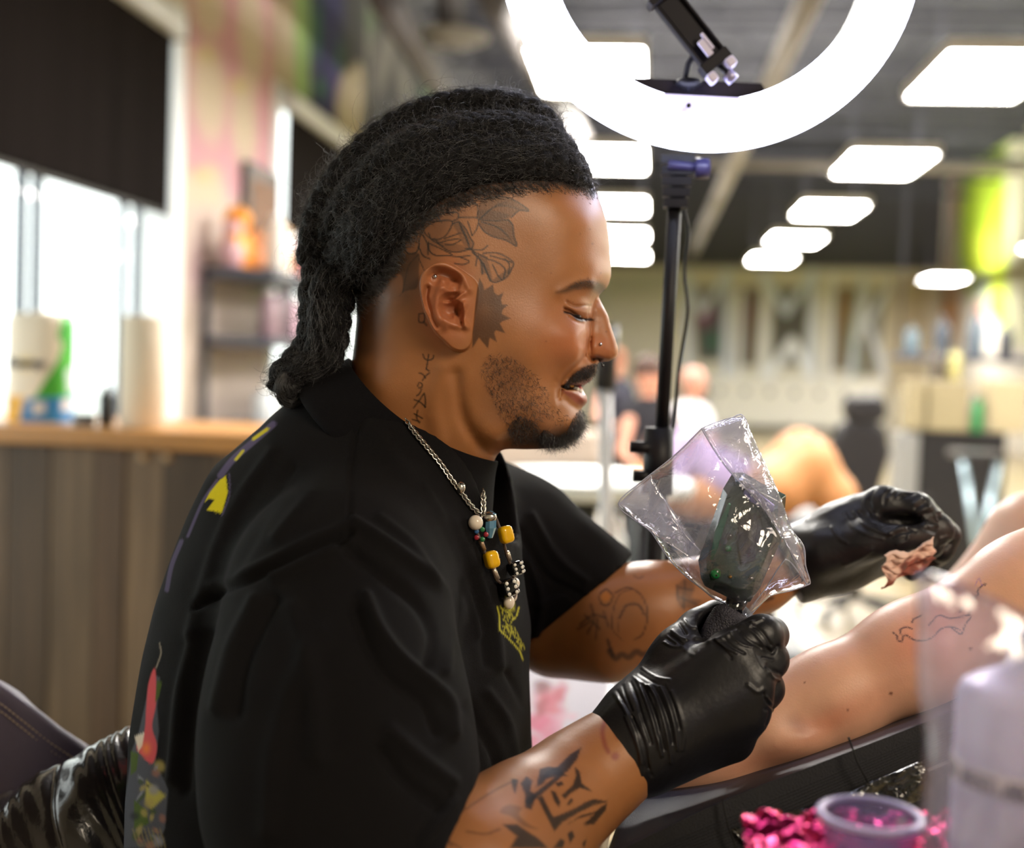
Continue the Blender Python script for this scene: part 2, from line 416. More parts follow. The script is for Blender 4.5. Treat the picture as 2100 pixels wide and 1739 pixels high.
# murals painted on the walls
def mural(name, ax, val, pts, n, canv, parent=None, off=.004, kind=None):
    (a0, z0), (a1, z1) = pts; ns, nz = n; s_ = np.linspace(a0, a1, ns); t_ = np.linspace(z0, z1, nz); S, T = np.meshgrid(s_, t_, indexing='ij')
    V = np.zeros((S.size, 3)); V[:, ax] = val+off; V[:, 1-ax] = S.ravel(); V[:, 2] = T.ravel()
    i = np.arange(S.size).reshape(S.shape); Fq = np.stack([i[:-1, :-1], i[1:, :-1], i[1:, 1:], i[:-1, 1:]], -1).reshape(-1, 4)
    c = canv.sample(*proj(to_cam(V))); o = mesh(name, V, Fq, mat('mural_paint', 'ffffff', .8, col=True), parent, cols=c); o['kind'] = kind or 'structure'; return o
ML = Canvas(340, -400, 1330, 900, np.array(srgb('d2c6ae')), res=2)
c_ = lambda h: np.array(srgb(h))
ML.poly([(395, -400), (560, -400), (575, 100), (560, 200), (560, 420), (500, 400), (470, 420), (380, 350), (385, 60)], c_('d8a2ac'), 1, 20)
for x, y, rx, ry in [(430, 190, 36, 105), (500, 250, 26, 100), (430, 20, 34, 60), (515, 60, 28, 130), (430, 400, 34, 60)]: ML.blob(x, y, rx, ry, c_('d8c8ae'), .95, -.05, 3); ML.blob(x-10, y-ry*.75, 22, 10, c_('d8cc5c'), .7)
ML.poly([(540, -400), (600, -400), (600, 200), (560, 200)], c_('c8b89c'), .8, 14); ML.blob(590, 60, 14, 120, c_('d2c4ac'), .8, 0, 2)
ML.poly([(600, -400), (640, -400), (634, 230), (606, 220)], c_('9cc07a'), 1, 10); ML.poly([(636, -400), (720, -400), (712, 240), (690, 290), (634, 230)], c_('28245e'), 1, 10)
for x, y, rx, ry in [(648, 60, 10, 60), (700, 130, 12, 40), (660, 180, 14, 20)]: ML.blob(x, y, rx, ry, c_('2e7a3a'), .8)
ML.blob(690, 170, 20, 34, c_('4b2e86'), .8)
ML.poly([(712, -400), (900, -400), (1330, 730), (1330, 900), (900, 800), (750, 330), (700, 280)], c_('38363a'), 1, 14)
ML.poly([(700, 160), (745, 140), (735, 300), (715, 300), (690, 250)], c_('bdb09a'), 1, 8, True)
for x, y, rx, ry, a in [(790, 120, 14, 80, .2), (830, 180, 12, 70, -.2), (870, 240, 12, 60, .3), (760, 60, 12, 80, 0), (800, 260, 14, 40, .4)]: ML.blob(x, y, rx, ry, c_('8c8680'), .7, a, 2)
ML.blob(880, 190, 16, 14, c_('3d7a32'), .8); ML.blob(760, 40, 10, 30, c_('2f6a34'), .6)
ML.poly([(380, 420), (570, 420), (600, 900), (380, 900)], c_('d0bcb4'), .8, 24); ML.blob(400, 560, 20, 60, c_('b890a0'), .7); ML.blob(560, 600, 30, 60, c_('9fc98c'), .5)
ML.a *= .74; mural('mural_pink', 0, XL, ((w1b+.12, .4), (w2a-.02, ZC)), (90, 90), ML); mural('mural_over_window', 0, XL, ((w2a, zt+.02), (w2b, ZC)), (60, 40), ML); mural('mural_dark', 0, XL, ((w2b+.02, 0), (YB, ZC)), (160, 60), ML)
MR = Canvas(1700, 100, 2600, 900, c_('d4cdbf'), res=2)
MR.poly([(1975, 320), (2600, -100), (2600, 800), (2075, 700), (1960, 560)], c_('a9c62a'), 1, 12); MR.poly([(2062, 300), (2120, 250), (2120, 720), (2066, 690)], c_('d6d2b4'), .9, 10)
MR.poly([(1990, 480), (2060, 470), (2064, 600), (1994, 620)], c_('c8dc3c'), .9, 14); MR.poly([(2000, 560), (2030, 560), (2026, 700), (1996, 700)], c_('9fa8b4'), .8, 12); MR.blob(2012, 640, 10, 22, c_('d88a6a'), .9); MR.blob(1946, 640, 20, 80, c_('e0964a'), .9); MR.blob(1958, 400, 8, 90, c_('c07a3c'), .8)
MR.poly([(1890, 390), (1940, 350), (1940, 620), (1890, 640)], c_('8f99a4'), .7, 16)
mural('mural_lime', 0, XR, ((9, .6), (YB-.05, ZC)), (160, 70), MR, off=-.004)
MBk = Canvas(1180, 380, 2000, 940, c_('e8e0cc'), res=1.5); MBk.poly([(900, 300), (2300, 300), (2300, 560), (1190, 545), (900, 545)], c_('3c3a3c'), 1, 10)
def letter(L, w, col='ffffff', a=1): MBk.stroke(L, w, c_(col), a, 8, smooth=False)
for P4, cc_ in [([(1418, 590), (1500, 590), (1480, 740), (1430, 740)], '3c2c40'), ([(1510, 590), (1560, 590), (1550, 750), (1500, 750)], '4a3428'), ([(1585, 590), (1660, 590), (1650, 750), (1580, 750)], '2c2a2a'), ([(1700, 590), (1760, 590), (1740, 760), (1700, 760)], '6a5a44'), ([(1760, 590), (1820, 600), (1800, 770), (1750, 770)], '7a7466')]: MBk.poly(P4, c_(cc_), .9, 8)
MBk.blob(1445, 640, 12, 24, c_('b04a86'), .8); MBk.blob(1460, 700, 16, 26, c_('2e6a52'), .9); MBk.blob(1735, 640, 7, 50, c_('b07a3c'), .9); MBk.blob(1750, 700, 8, 60, c_('6aa084'), .9); MBk.blob(1535, 640, 8, 40, c_('7a3c3c'), .7)
letter([(1412, 770), (1408, 565), (1440, 640), (1492, 560), (1488, 770)], 15, 'e8f0ff'); letter([(1520, 600), (1512, 770)], 13); letter([(1570, 560), (1566, 770)], 15); letter([(1566, 565), (1612, 640), (1668, 560), (1664, 770)], 16, 'e8f0ff')
letter([(1580, 765), (1625, 700), (1660, 765)], 20); letter([(1708, 570), (1698, 770)], 13); letter([(1770, 570), (1745, 770)], 12, 'd8e0ea'); letter([(1832, 575), (1780, 660), (1818, 775)], 13, 'eef4ff'); letter([(1780, 590), (1760, 690)], 11)
MBk.poly([(1200, 560), (1400, 560), (1400, 640), (1200, 640)], c_('cccdc6'), .6, 14); MBk.poly([(1250, 600), (1390, 600), (1390, 760), (1250, 760)], c_('e8e0d0'), .8, 14); MBk.poly([(1830, 560), (1900, 560), (1900, 800), (1820, 800)], c_('c8b898'), .9, 14)
mural('mural_letters', 1, YB, ((XL+.05, .2), (XR-.05, ZC)), (330, 150), MBk, off=-.005)
# white cabinet run under the letters
cab = empty('wall_cabinet', 'long white cabinet run under the big painted letters', 'cabinet', loc=(2.2, YB-.6, 0))
wh = mat('white_laminate', 'e6e2d6', .5)
xa, xb = hit(1450, 800, 1, YB-.6).x, hit(1800, 800, 1, YB-.6).x; zt_ = hit(1600, 775, 1, YB-.6).z
board('body', xa, YB-1.1, .1, xb, YB-.02, zt_-.06, wh, cab); board('worktop', xa-.05, YB-1.15, zt_-.06, xb+.05, YB-.02, zt_, mat('white_top', 'f2f0ea', .4), cab)
for i in range(7): 
    x = xa+(xb-xa)*(i+.5)/7; dr_ = board('drawer', x-.17, YB-1.13, zt_-.55, x+.17, YB-1.10, zt_-.1, wh, cab); board('handle', x-.05, YB-1.16, zt_-.34, x+.05, YB-1.13, zt_-.24, mat('dark_grip', '5a5a58', .5), dr_)
# window frames, mullions, blinds
fr = mat('window_frame_metal', '3a4656', .45, metal=.3); frw = mat('window_trim_white', 'e8ecee', .5)
def window(nm, ya, yb, mull, zt=zt):
    root = empty(nm, loc=(XL, ya, 0)); root['kind'] = 'structure'
    for y in mull: board('mullion', XL-.09, y-.024, zs, XL-.06, y+.024, zt, fr, root); 
    board('transom', XL-.12, ya, 1.0, XL-.03, yb, 1.05, fr, root) if nm.endswith('2') else None
    board('head_frame', XL-.12, ya, zt-.06, XL-.02, yb, zt, fr, root); board('sill', XL-.2, ya, zs-.04, XL+.06, yb, zs, frw, root)
    board('side_frame', XL-.2, yb-.02, zs, XL+.02, yb+.10, zt, frw, root); board('side_frame', XL-.2, ya-.1, zs, XL+.02, ya+.02, zt, frw, root)
    g = bpy.data.materials.get('window_glass')
    if g is None:
        g = bpy.data.materials.new('window_glass'); g.use_nodes = True; N = g.node_tree.nodes; L = g.node_tree.links; N.remove(N['Principled BSDF'])
        t = N.new('ShaderNodeBsdfTransparent'); gg = N.new('ShaderNodeBsdfGlossy'); gg.inputs['Roughness'].default_value = .03; mx = N.new('ShaderNodeMixShader'); mx.inputs[0].default_value = .06
        L.new(t.outputs[0], mx.inputs[1]); L.new(gg.outputs[0], mx.inputs[2]); L.new(mx.outputs[0], N['Material Output'].inputs[0])
    ys = [ya]+list(mull)+[yb]
    for a, b in zip(ys[:-1], ys[1:]):
        if b-a > .1: board('pane', XL-.075, a+.03, zs, XL-.07, b-.03, zt-.06, g, root)
    return root
m1 = [hY(x, 480).y for x in (80, 112, 282, 312)]
window('window_1', w1a, w1b, sorted([y for y in m1]+[1.2])); window('window_2', w2a, w2b, [(w2a+w2b)/2])
blk = mat('blind_fabric', '171312', .95, noise=(3, .35, (1, 9, .1)), spec=.03)
def blind(ya, yb, z0, z1, lab):
    r = empty('roller_blind', lab, 'blind', loc=(XL+.06, (ya+yb)/2, z1))
    n = 60; V = []; 
    mbb = MB(); mbb.box((XL+.05, (ya+yb)/2, (z0+z1)/2), (.004, yb-ya, z1-z0)); mbb.build('fabric', blk, r)
    MB().tube([(XL+.05, ya, z0), (XL+.05, yb, z0)], .012, 10).build('bottom_bar', mat('blind_bar', '2a2826', .6), r)
    board('cassette', XL+.005, ya-.04, z1, XL+.11, yb+.04, z1+.1, frw, r); board('end_cap', XL+.003, yb+.04, z1-.01, XL+.115, yb+.06, z1+.11, mat('bracket_brown', '8a7a68', .6), r)
b1e = hY(330, 200).y; zb1 = hit(318, 432, 0, XL+.05).z; zt1 = hit(335, 62, 0, XL+.05).z
blind(1.0, b1e, zb1, zt1, 'large dark roller blind half lowered over the nearest window')
b2a, b2b = hY(572, 300).y, hY(705, 400).y
zt2 = hit(640, 262, 0, XL+.05).z; zb2 = hit(600, 478, 0, XL+.05).z
blind(b2a, b2b, zb2, zt2, 'smaller dark roller blind half lowered over the far window')
# outside: a pale forecourt and kerb
board('ground', -30, -10, -.25, XL-.25, 40, -.12, mat('forecourt', 'c9ccc6', .9), kind='structure')
# ceiling structure: joists, ducts, beams
dk = mat('ceiling_steel', '26262e', .6); gy_ = mat('grey_duct', '4c4848', .7)
for i in range(11):
    y = 4.5+i*2.05; root = empty('roof_joist', loc=(0, y, 4.6)); tag(root, '%s dark open-web steel roof joist counted from the camera' % ('first second third fourth fifth sixth seventh eighth ninth tenth eleventh'.split()[i]), 'joist', 'roof joists across the ceiling')
    board('top_chord', XL+.01, y-.03, 5.0, XR-.01, y+.03, 5.06, dk, root); board('bottom_chord', XL+.01, y-.03, 4.58, XR-.01, y+.03, 4.64, dk, root)
    mb = MB(); x = XL+.1; up = True
    while x < XR-.5: mb.tube([(x, y, 4.63 if up else 5.02), (x+.35, y, 5.02 if up else 4.63)], .012, 6, False); x += .35; up = not up
    mb.build('web', dk, root)['kind'] = 'stuff'
for pa, pb, r, lab in [((1672, -30), (1420, 520), .07, 'long pale conduit pipe running under the ceiling towards the letter wall'), ((1010, -20), (1200, 300), .10, 'thick grey duct running along the ceiling over the braided man')]:
    a, b = hit(*pa, 2, 3.15), hit(*pb, 2, 3.15); b.y = min(b.y, YB-.1)
    tag(MB().tube([a, b], r, 16).build('ceiling_pipe', mat('pale_pipe', '8f8a84', .5) if r < .08 else mat('dull_pipe', '4a4644', .7), None, True), lab, 'pipe')
a, b = hit(1480, 335, 2, 3.2), hit(1990, 365, 2, 3.2)
tag(MB().tube([(a.x-.5, a.y, 3.2), (XR-.02, a.y, 3.2)], .05, 12).build('cross_pipe', mat('pale_pipe'), None, True), 'pale horizontal pipe crossing behind the second right-hand light panel', 'pipe')
a = hit(790, 0, 2, 3.3); b = hit(915, 200, 2, 3.3)
tag(MB().tube([a, b], .10, 16).build('ceiling_duct', gy_, None, True), 'grey duct slanting over the dark mural side', 'duct')
v_ = hit(920, 78, 2, 3.5); dif = empty('air_diffuser', 'round pale air diffuser under the dark ceiling', 'vent', loc=v_)
for k, r in enumerate((.30, .22, .14)): MB().lathe(v_, [(r, -.03*k), (r-.06, -.03*k-.02), (r-.06, -.03*k), (r, -.03*k+.02)], 24).build('ring', mat('diffuser', '9a9898', .5), dif, True)
tag(MB().tube([v_, v_+Vector((0, 0, 1.68))], .1, 16).build('neck', gy_, dif, True))
# ceiling light panels
pe = bpy.data.materials.new('light_panel'); pe.use_nodes = True; e_ = pe.node_tree.nodes['Principled BSDF']; e_.inputs['Base Color'].default_value = (.8, .8, .8, 1); e_.inputs['Emission Color'].default_value = (1, .96, .90, 1); e_.inputs['Emission Strength'].default_value = PANEL_E
ZP = 2.9; fm = mat('panel_frame', 'd8d4cc', .5); n_ = 0
ords = ['nearest', 'second', 'third', 'fourth', 'fifth', 'sixth']
for col_, x0, x1, ys, nm in [('l', -.72, -.10, [3.7, 6.95, 10.1, 13.2, 16.3, 19.4], 'left'), ('r', 1.50, 2.12, [3.7, 6.95, 10.1, 13.2, 16.3, 19.4], 'right'), ('f', 4.75, 5.35, [3.7, 6.95, 10.1, 13.2, 16.3, 22.5], 'far')]:
    for j, y in enumerate(ys):
        lab = {'l': '%s visible white light panel in the column beside the ring light and forehead', 'r': '%s visible white light panel in the right-hand ceiling column', 'f': '%s small light panel close to the lime mural'}[col_] % (ords[max(0, min(j-1, 5))] if col_ != 'f' else 'single')
        if j < 1 and col_ != 'f': lab = '%s white light panel outside the picture, %s column, above the work place' % (ords[j], nm)
        if col_ == 'f' and j < 5: lab = '%s white light panel outside the picture in the column by the lime wall' % ords[j]
        r = empty('ceiling_light', lab, 'ceiling light', 'white square ceiling light panels', loc=((x0+x1)/2, y+.6, ZP))
        pan = board('diffuser', x0, y, ZP-.01, x1, y+1.15, ZP+.02, pe, r); mb = MB()
        for a, b, c, d in [(x0-.02, y-.02, x1+.02, y), (x0-.02, y+1.15, x1+.02, y+1.17), (x0-.02, y, x0, y+1.15), (x1, y, x1+.02, y+1.15)]: mb.box(((a+c)/2, (b+d)/2, ZP+.015), (c-a, d-b, .07))
        mb.build('frame', fm, r)
        for xx in (x0+.05, x1-.05): MB().tube([(xx, y+.5, ZP+.03), (xx, y+.5, ZC)], .004, 5, False).build('hanger_wire', dk, r)
# ================================================================ the tattoo artist: head
D0 = 0.965
def q2(px, py, w=0.):           # photo position of a point standing w (mm) in front of the mid-plane -> mid-plane coordinates
    k = (D0-w/1000)/D0
    return (CX+(px-CX)*k, CY+(py-CY)*k)
def ql(pts, w): return [q2(x, y, w) for x, y in pts]
head_outline = [(1222, 392), (1233, 420), (1244, 458), (1250, 500), (1252, 540), (1252, 568), (1248, 583), (1241, 594), (1232, 602), (1222, 612), (1217, 625), (1215, 645), (1213, 665),
    (1212, 690), (1212, 715), (1217, 735), (1223, 743), (1224, 757), (1219, 770), (1211, 782), (1203, 787), (1197, 791), (1193, 796), (1197, 803), (1203, 812), (1205, 822), (1200, 831),
    (1192, 838), (1194, 847), (1198, 860), (1199, 875), (1194, 889), (1183, 901), (1165, 911), (1140, 917), (1110, 920), (1075, 921), (1045, 920), (1026, 925), (1014, 945), (1005, 975), (995, 1010), (985, 1050), (978, 1100), (960, 1140),
    (820, 1150), (700, 1100), (690, 1000), (700, 900), (712, 820), (722, 745), (728, 700), (732, 650), (728, 610), (710, 580), (690, 545), (678, 500), (680, 450), (698, 395), (730, 340), (775, 292), (830, 258), (890, 236), (950, 226), (1020, 224),
    (1080, 238), (1130, 262), (1170, 298), (1200, 340)]
OL = spline(head_outline, 4, True)
# control points: photo x, y, half-width in mm
ctrl = [(950, 270, 45), (950, 330, 62), (950, 400, 73), (900, 480, 77), (850, 400, 72), (800, 500, 70), (750, 450, 56), (745, 520, 52), (1050, 300, 50), (1050, 360, 64), (1060, 420, 69), (1130, 340, 46), (1140, 420, 60),
    (1150, 480, 61), (1200, 400, 33), (1205, 460, 46), (1210, 520, 44), (1235, 480, 26), (1238, 530, 26), (850, 300, 52), (760, 370, 42), (700, 470, 30), (800, 420, 64), (1000, 480, 74), (1080, 500, 68), (1170, 520, 57),
    (1200, 565, 48), (1232, 570, 33), (1218, 590, 38), (1150, 580, 59), (1100, 570, 65), (1050, 600, 69), (1170, 610, 50), (1200, 612, 38), (1145, 640, 56), (1180, 635, 44), (1204, 634, 33), (1204, 652, 29), (1150, 670, 56),
    (1180, 672, 47), (1201, 680, 34), (1110, 660, 64), (1060, 680, 69), (1140, 710, 56), (1175, 710, 46), (1196, 708, 34), (1180, 735, 42), (1100, 730, 62), (1040, 740, 66), (1000, 700, 70), (1000, 620, 73), (950, 620, 76), (1150, 755, 44),
    (1196, 744, 25), (1210, 752, 18), (1185, 765, 28), (1165, 778, 31), (1200, 776, 19), (1140, 790, 38), (1172, 803, 26), (1190, 812, 17), (1160, 830, 31), (1180, 835, 20), (1185, 865, 19), (1165, 890, 24), (1140, 860, 38), (1120, 900, 33),
    (1100, 780, 54), (1090, 830, 54), (1080, 890, 42), (1030, 800, 61), (1020, 860, 57), (1020, 905, 45), (980, 780, 65), (970, 850, 57), (960, 900, 50), (900, 740, 62), (860, 640, 68), (900, 680, 68), (800, 620, 60), (760, 600, 42), (760, 660, 40),
    (780, 720, 45), (830, 700, 58), (850, 780, 57), (780, 800, 48), (740, 780, 28), (850, 860, 50), (900, 920, 47), (960, 960, 38), (990, 960, 24), (780, 880, 44), (850, 1050, 45), (830, 560, 68), (700, 520, 24), (720, 400, 30)]
cp = np.array([(*q2(x, y, w), w*w) for x, y, w in ctrl])
bo = OL[::2]; 
nrm = np.roll(OL, -1, 0)-np.roll(OL, 1, 0); nrm = np.stack([-nrm[:, 1], nrm[:, 0]], 1); nrm /= np.linalg.norm(nrm, axis=1)[:, None]+1e-9
cen = OL.mean(0); ar = 0.5*np.sum(OL[:, 0]*np.roll(OL[:, 1], -1)-np.roll(OL[:, 0], -1)*OL[:, 1])
if ar > 0: nrm = -nrm          # outward
out = (OL+nrm*16)[::3]
allp = np.vstack([cp, np.c_[bo, np.zeros(len(bo))], np.c_[out, np.full(len(out), -500.)]])
def rbf_fit(p):
    X = p[:, :2]/100; n = len(X); r2 = ((X[:, None]-X[None])**2).sum(-1); K = .5*r2*np.log(r2+1e-12)+np.eye(n)*2e-4
    Pm = np.c_[np.ones(n), X]; A = np.zeros((n+3, n+3)); A[:n, :n] = K; A[:n, n:] = Pm; A[n:, :n] = Pm.T
    s = np.linalg.solve(A, np.r_[p[:, 2], 0, 0, 0]); return X, s
X_, s_ = rbf_fit(allp)
HX0, HY0, HX1, HY1 = 640, 190, 1290, 1190
gx = np.arange(HX0, HX1+1, 4.); gy = np.arange(HY0, HY1+1, 4.)
GX, GY = np.meshgrid(gx, gy); q_ = np.c_[GX.ravel(), GY.ravel()]/100; hv = np.zeros(len(q_))
for i in range(0, len(q_), 8000):
    b = q_[i:i+8000]; r2 = ((b[:, None]-X_[None])**2).sum(-1); hv[i:i+8000] = (.5*r2*np.log(r2+1e-12))@s_[:-3]+s_[-3]+b@s_[-2:]
Hc = Canvas(HX0, HY0, HX1, HY1, res=4., ch=1); Hc.a[:hv.reshape(GX.shape).shape[0], :GX.shape[1], 0] = hv.reshape(GX.shape)
H = Canvas(HX0, HY0, HX1, HY1, res=1., ch=1)
Xf, Yf = np.meshgrid(HX0+np.arange(H.w), HY0+np.arange(H.h))
H.a[..., 0] = Hc.sample(Xf.ravel(), Yf.ravel())[:, 0].reshape(H.h, H.w)
# outside the outline the field must be negative
ins = Canvas(HX0, HY0, HX1, HY1, res=1., ch=1); ins.poly(OL, (1,), soft=1)
cl = np.vstack([OL, OL[:1]]); dq, dD = H.dist(cl, 2000)
sgn = np.where(ins.a[..., 0] > .5, dD, -dD)          # px inside
h = H.a[..., 0]
h = np.where(sgn < 0, np.minimum(h, sgn*14), np.maximum(h, np.minimum(sgn*14, 900*np.clip(sgn, 0, 1)*0+sgn*14)))
# the nose: a narrow body of its own in front of the cheeks
NO = Canvas(HX0, HY0, HX1, HY1, res=1., ch=1)
nose_out = [(1222, 606), (1229, 611), (1234, 621), (1241, 634), (1248, 649), (1253, 668), (1259, 687), (1264, 702), (1267, 716), (1266, 727), (1260, 735), (1250, 740.5), (1237, 741), (1228, 744), (1221, 748), (1205, 742), (1197, 725), (1196, 700), (1198, 660), (1204, 630), (1210, 612)]
no = spline(nose_out, 5, True); insn = Canvas(HX0, HY0, HX1, HY1, res=1., ch=1); insn.poly(no, (1,), soft=1)
nd = H.dist(np.vstack([no, no[:1]]), 90); nq, nD = nd
ns = np.where(insn.a[nq[0]:nq[1], nq[2]:nq[3], 0] > .5, nD, -nD)
wn = Canvas(HX0, HY0, HX1, HY1, res=1., ch=1)
for (x, y, v) in [(1225, 620, 7.5), (1228, 650, 10), (1236, 680, 12), (1244, 706, 13), (1240, 722, 14.5), (1216, 705, 17.5), (1220, 722, 17), (1208, 640, 13), (1208, 670, 15), (1205, 712, 17)]:
    pass
Xn, Yn = nq[4], nq[5]
pts = np.array([(1225, 615, 7.5), (1228, 650, 9.5), (1236, 680, 11.5), (1246, 704, 12.5), (1240, 722, 14), (1216, 705, 18), (1220, 724, 17.5), (1210, 640, 14), (1210, 675, 15), (1205, 715, 18), (1258, 716, 10.5), (1250, 690, 10.5)])
wgt = np.exp(-((Xn[..., None]-pts[:, 0])**2+(Yn[..., None]-pts[:, 1])**2)/(2*13.**2))+1e-9
wcap = (wgt*pts[:, 2]).sum(-1)/wgt.sum(-1)
hn = wcap**2*(1-np.exp(-np.clip(ns, 0, None)/9.)); hn = np.where(ns < 0, ns*14, np.maximum(hn, ns*3))
hb = h[nq[0]:nq[1], nq[2]:nq[3]]; 
kk = 60.; hh = np.clip(kk-np.abs(hb-hn), 0, None)/kk
h[nq[0]:nq[1], nq[2]:nq[3]] = np.maximum(hb, hn)+hh*hh*kk*.25*(ns > 0)
Wd = Canvas(HX0, HY0, HX1, HY1, res=1., ch=1)         # relief on top of the half-width, mm
A = lambda x, y, rx, ry, amp, w=50, rot=0, p=1.: Wd.add(*q2(x, y, w), rx, ry, amp, rot, p)
Rg = lambda pts, wd, amp, w=50: Wd.ridge(ql(pts, w), wd, amp)
# brow, lids, eye
Rg([(1150, 606), (1175, 592), (1205, 586), (1232, 592)], 13, 2.2, 40)
A(1190, 626, 26, 14, 2.4, 38)
Rg([(1160, 622), (1176, 630), (1196, 627), (1213, 624)], 2.6, -1.5, 38)
Rg([(1165, 634), (1182, 639), (1200, 641), (1212, 640)], 5, 1.6, 35)
Rg([(1156, 638), (1170, 643), (1183, 650), (1197, 653), (1213, 651)], 3.4, -3.6, 36)
Rg([(1165, 652), (1180, 661), (1196, 664)], 3, -.8, 38)
Rg([(1165, 647), (1181, 656), (1196, 659)], 3, .9, 38)
# cheek apple, smile folds
A(1165, 702, 36, 34, 4.2, 47)
A(1183, 706, 17, 28, 3.0, 42)
Rg([(1210, 700), (1203, 722), (1190, 742), (1172, 758), (1158, 776), (1150, 794), (1147, 815)], 5, -3.2, 30)
Rg([(1192, 718), (1181, 742), (1162, 758), (1148, 776)], 9, 2.6, 40)
Rg([(1140, 790), (1137, 812), (1138, 830)], 8, 1.5, 38)
# nostril wing
Rg([(1212, 692), (1205, 703), (1203, 718), (1208, 732)], 3, -2.2, 17)
A(1217, 712, 11, 13, 1.8, 17)
Rg([(1216, 737), (1225, 735), (1233, 738)], 4.5, -9, 15)
Rg([(1203, 730), (1212, 737)], 4, -3, 17)
# lips
Rg([(1165, 786), (1182, 783), (1198, 781), (1208, 776)], 6, 1.8, 22)
Rg([(1162, 803), (1178, 807), (1192, 816), (1200, 822)], 7, 2.6, 20)
Rg([(1160, 822), (1176, 834), (1190, 842)], 7, -2, 20)
A(1168, 868, 26, 24, 2, 28)
# jaw line and neck cord
Rg([(930, 760), (960, 840), (1010, 890), (1060, 915)], 26, 1.5, 50)
Rg([(905, 760), (890, 830), (900, 900)], 18, 2.0, 58)
Rg([(935, 770), (950, 860), (990, 925)], 14, -3.0, 58)
# mouth opening
mouth = Canvas(HX0, HY0, HX1, HY1, res=1., ch=1)
mouth.poly(ql([(1150, 793), (1163, 789), (1178, 790), (1192, 789), (1206, 786), (1212, 790), (1204, 802), (1192, 801), (1178, 799), (1162, 799)], 20), (1,), soft=3)
# ear
EW = 78
ear_out = [(858, 581), (865, 558.5), (879, 545), (897, 535.5), (916, 535.5), (936, 545), (959, 560), (975, 574), (980, 592), (976, 627), (971, 662), (966, 700), (950, 717), (927, 715), (909, 699), (890, 680.5), (877, 657), (865, 623)]
er = Canvas(HX0, HY0, HX1, HY1, res=1., ch=1)
eo = spline(ql(ear_out, 88), 5, True); er.poly(eo, (1,), soft=1)
eq, eD = H.dist(np.vstack([eo, eo[:1]]), 60); sl_e = (slice(eq[0], eq[1]), slice(eq[2], eq[3]))
es = np.where(er.a[sl_e][..., 0] > .5, eD, -eD)
exl, _y = q2(862, 620, 88); exr, _y = q2(985, 620, 80)
base_e = 15*np.clip((exr-eq[4])/(exr-exl), 0, 1)**.9+1.0
edge = np.clip(es/5+.15, 0, 1); edge = np.sqrt(edge*(2-edge))
frontf = np.clip((exr-14-eq[4])/30, 0, 1); 
earh = base_e*np.where(es > 0, edge, 0)
Wd.a[sl_e][..., 0] += 0
W_ear = Canvas(HX0, HY0, HX1, HY1, res=1., ch=1)
W_ear.a[sl_e][..., 0] = earh
def E_(pts, wd, amp): W_ear.ridge(ql(pts, 88), wd, amp)
def Ea(x, y, rx, ry, amp, rot=0, p=1.5): W_ear.add(*q2(x, y, 88), rx, ry, amp, rot, p)
E_([(868, 640), (863, 600), (868, 568), (884, 550), (908, 543), (932, 552), (952, 569), (962, 590)], 8, 3.6)
E_([(893, 672), (880, 645), (868, 640)], 8, 2.2)
Ea(914, 562, 26, 9, -6.0, .25, 2)
Ea(930, 582, 13, 13, -5.5, 0, 2)
Ea(890, 570, 10, 13, -4.0, -.6, 2)
E_([(876, 590), (873, 610), (882, 645), (893, 668)], 4.5, -3.6)
E_([(939, 585), (922, 591), (907, 592), (898, 605), (896, 630), (902, 655), (912, 668)], 8, 2.6)
E_([(905, 590), (890, 575)], 8, 1.6)
Ea(922, 607, 17, 7, -6.5, -.35, 2)
Ea(920, 630, 17, 18, -9, 0, 2.2)
Ea(941, 640, 8, 18, -7, -.1, 2)
E_([(912, 618), (928, 616), (942, 606), (952, 600)], 4, 2.4)
E_([(952, 622), (946, 640), (949, 655), (955, 668)], 6, 3.2)
E_([(912, 655), (925, 664), (938, 667), (950, 664)], 6.5, 3.0)
Ea(946, 662, 5, 6, -3.5)
Ea(930, 695, 22, 18, 1.5)
W_ear.a[sl_e][..., 0] *= np.clip(es/3+.3, 0, 1)
_m = np.zeros((H.h, H.w)); _m[sl_e] = (es > -2); W_ear.a[..., 0] *= _m
w0 = np.sqrt(np.clip(h, 0, None))
relief = Wd.a[..., 0]*np.clip(sgn/14, 0, 1)
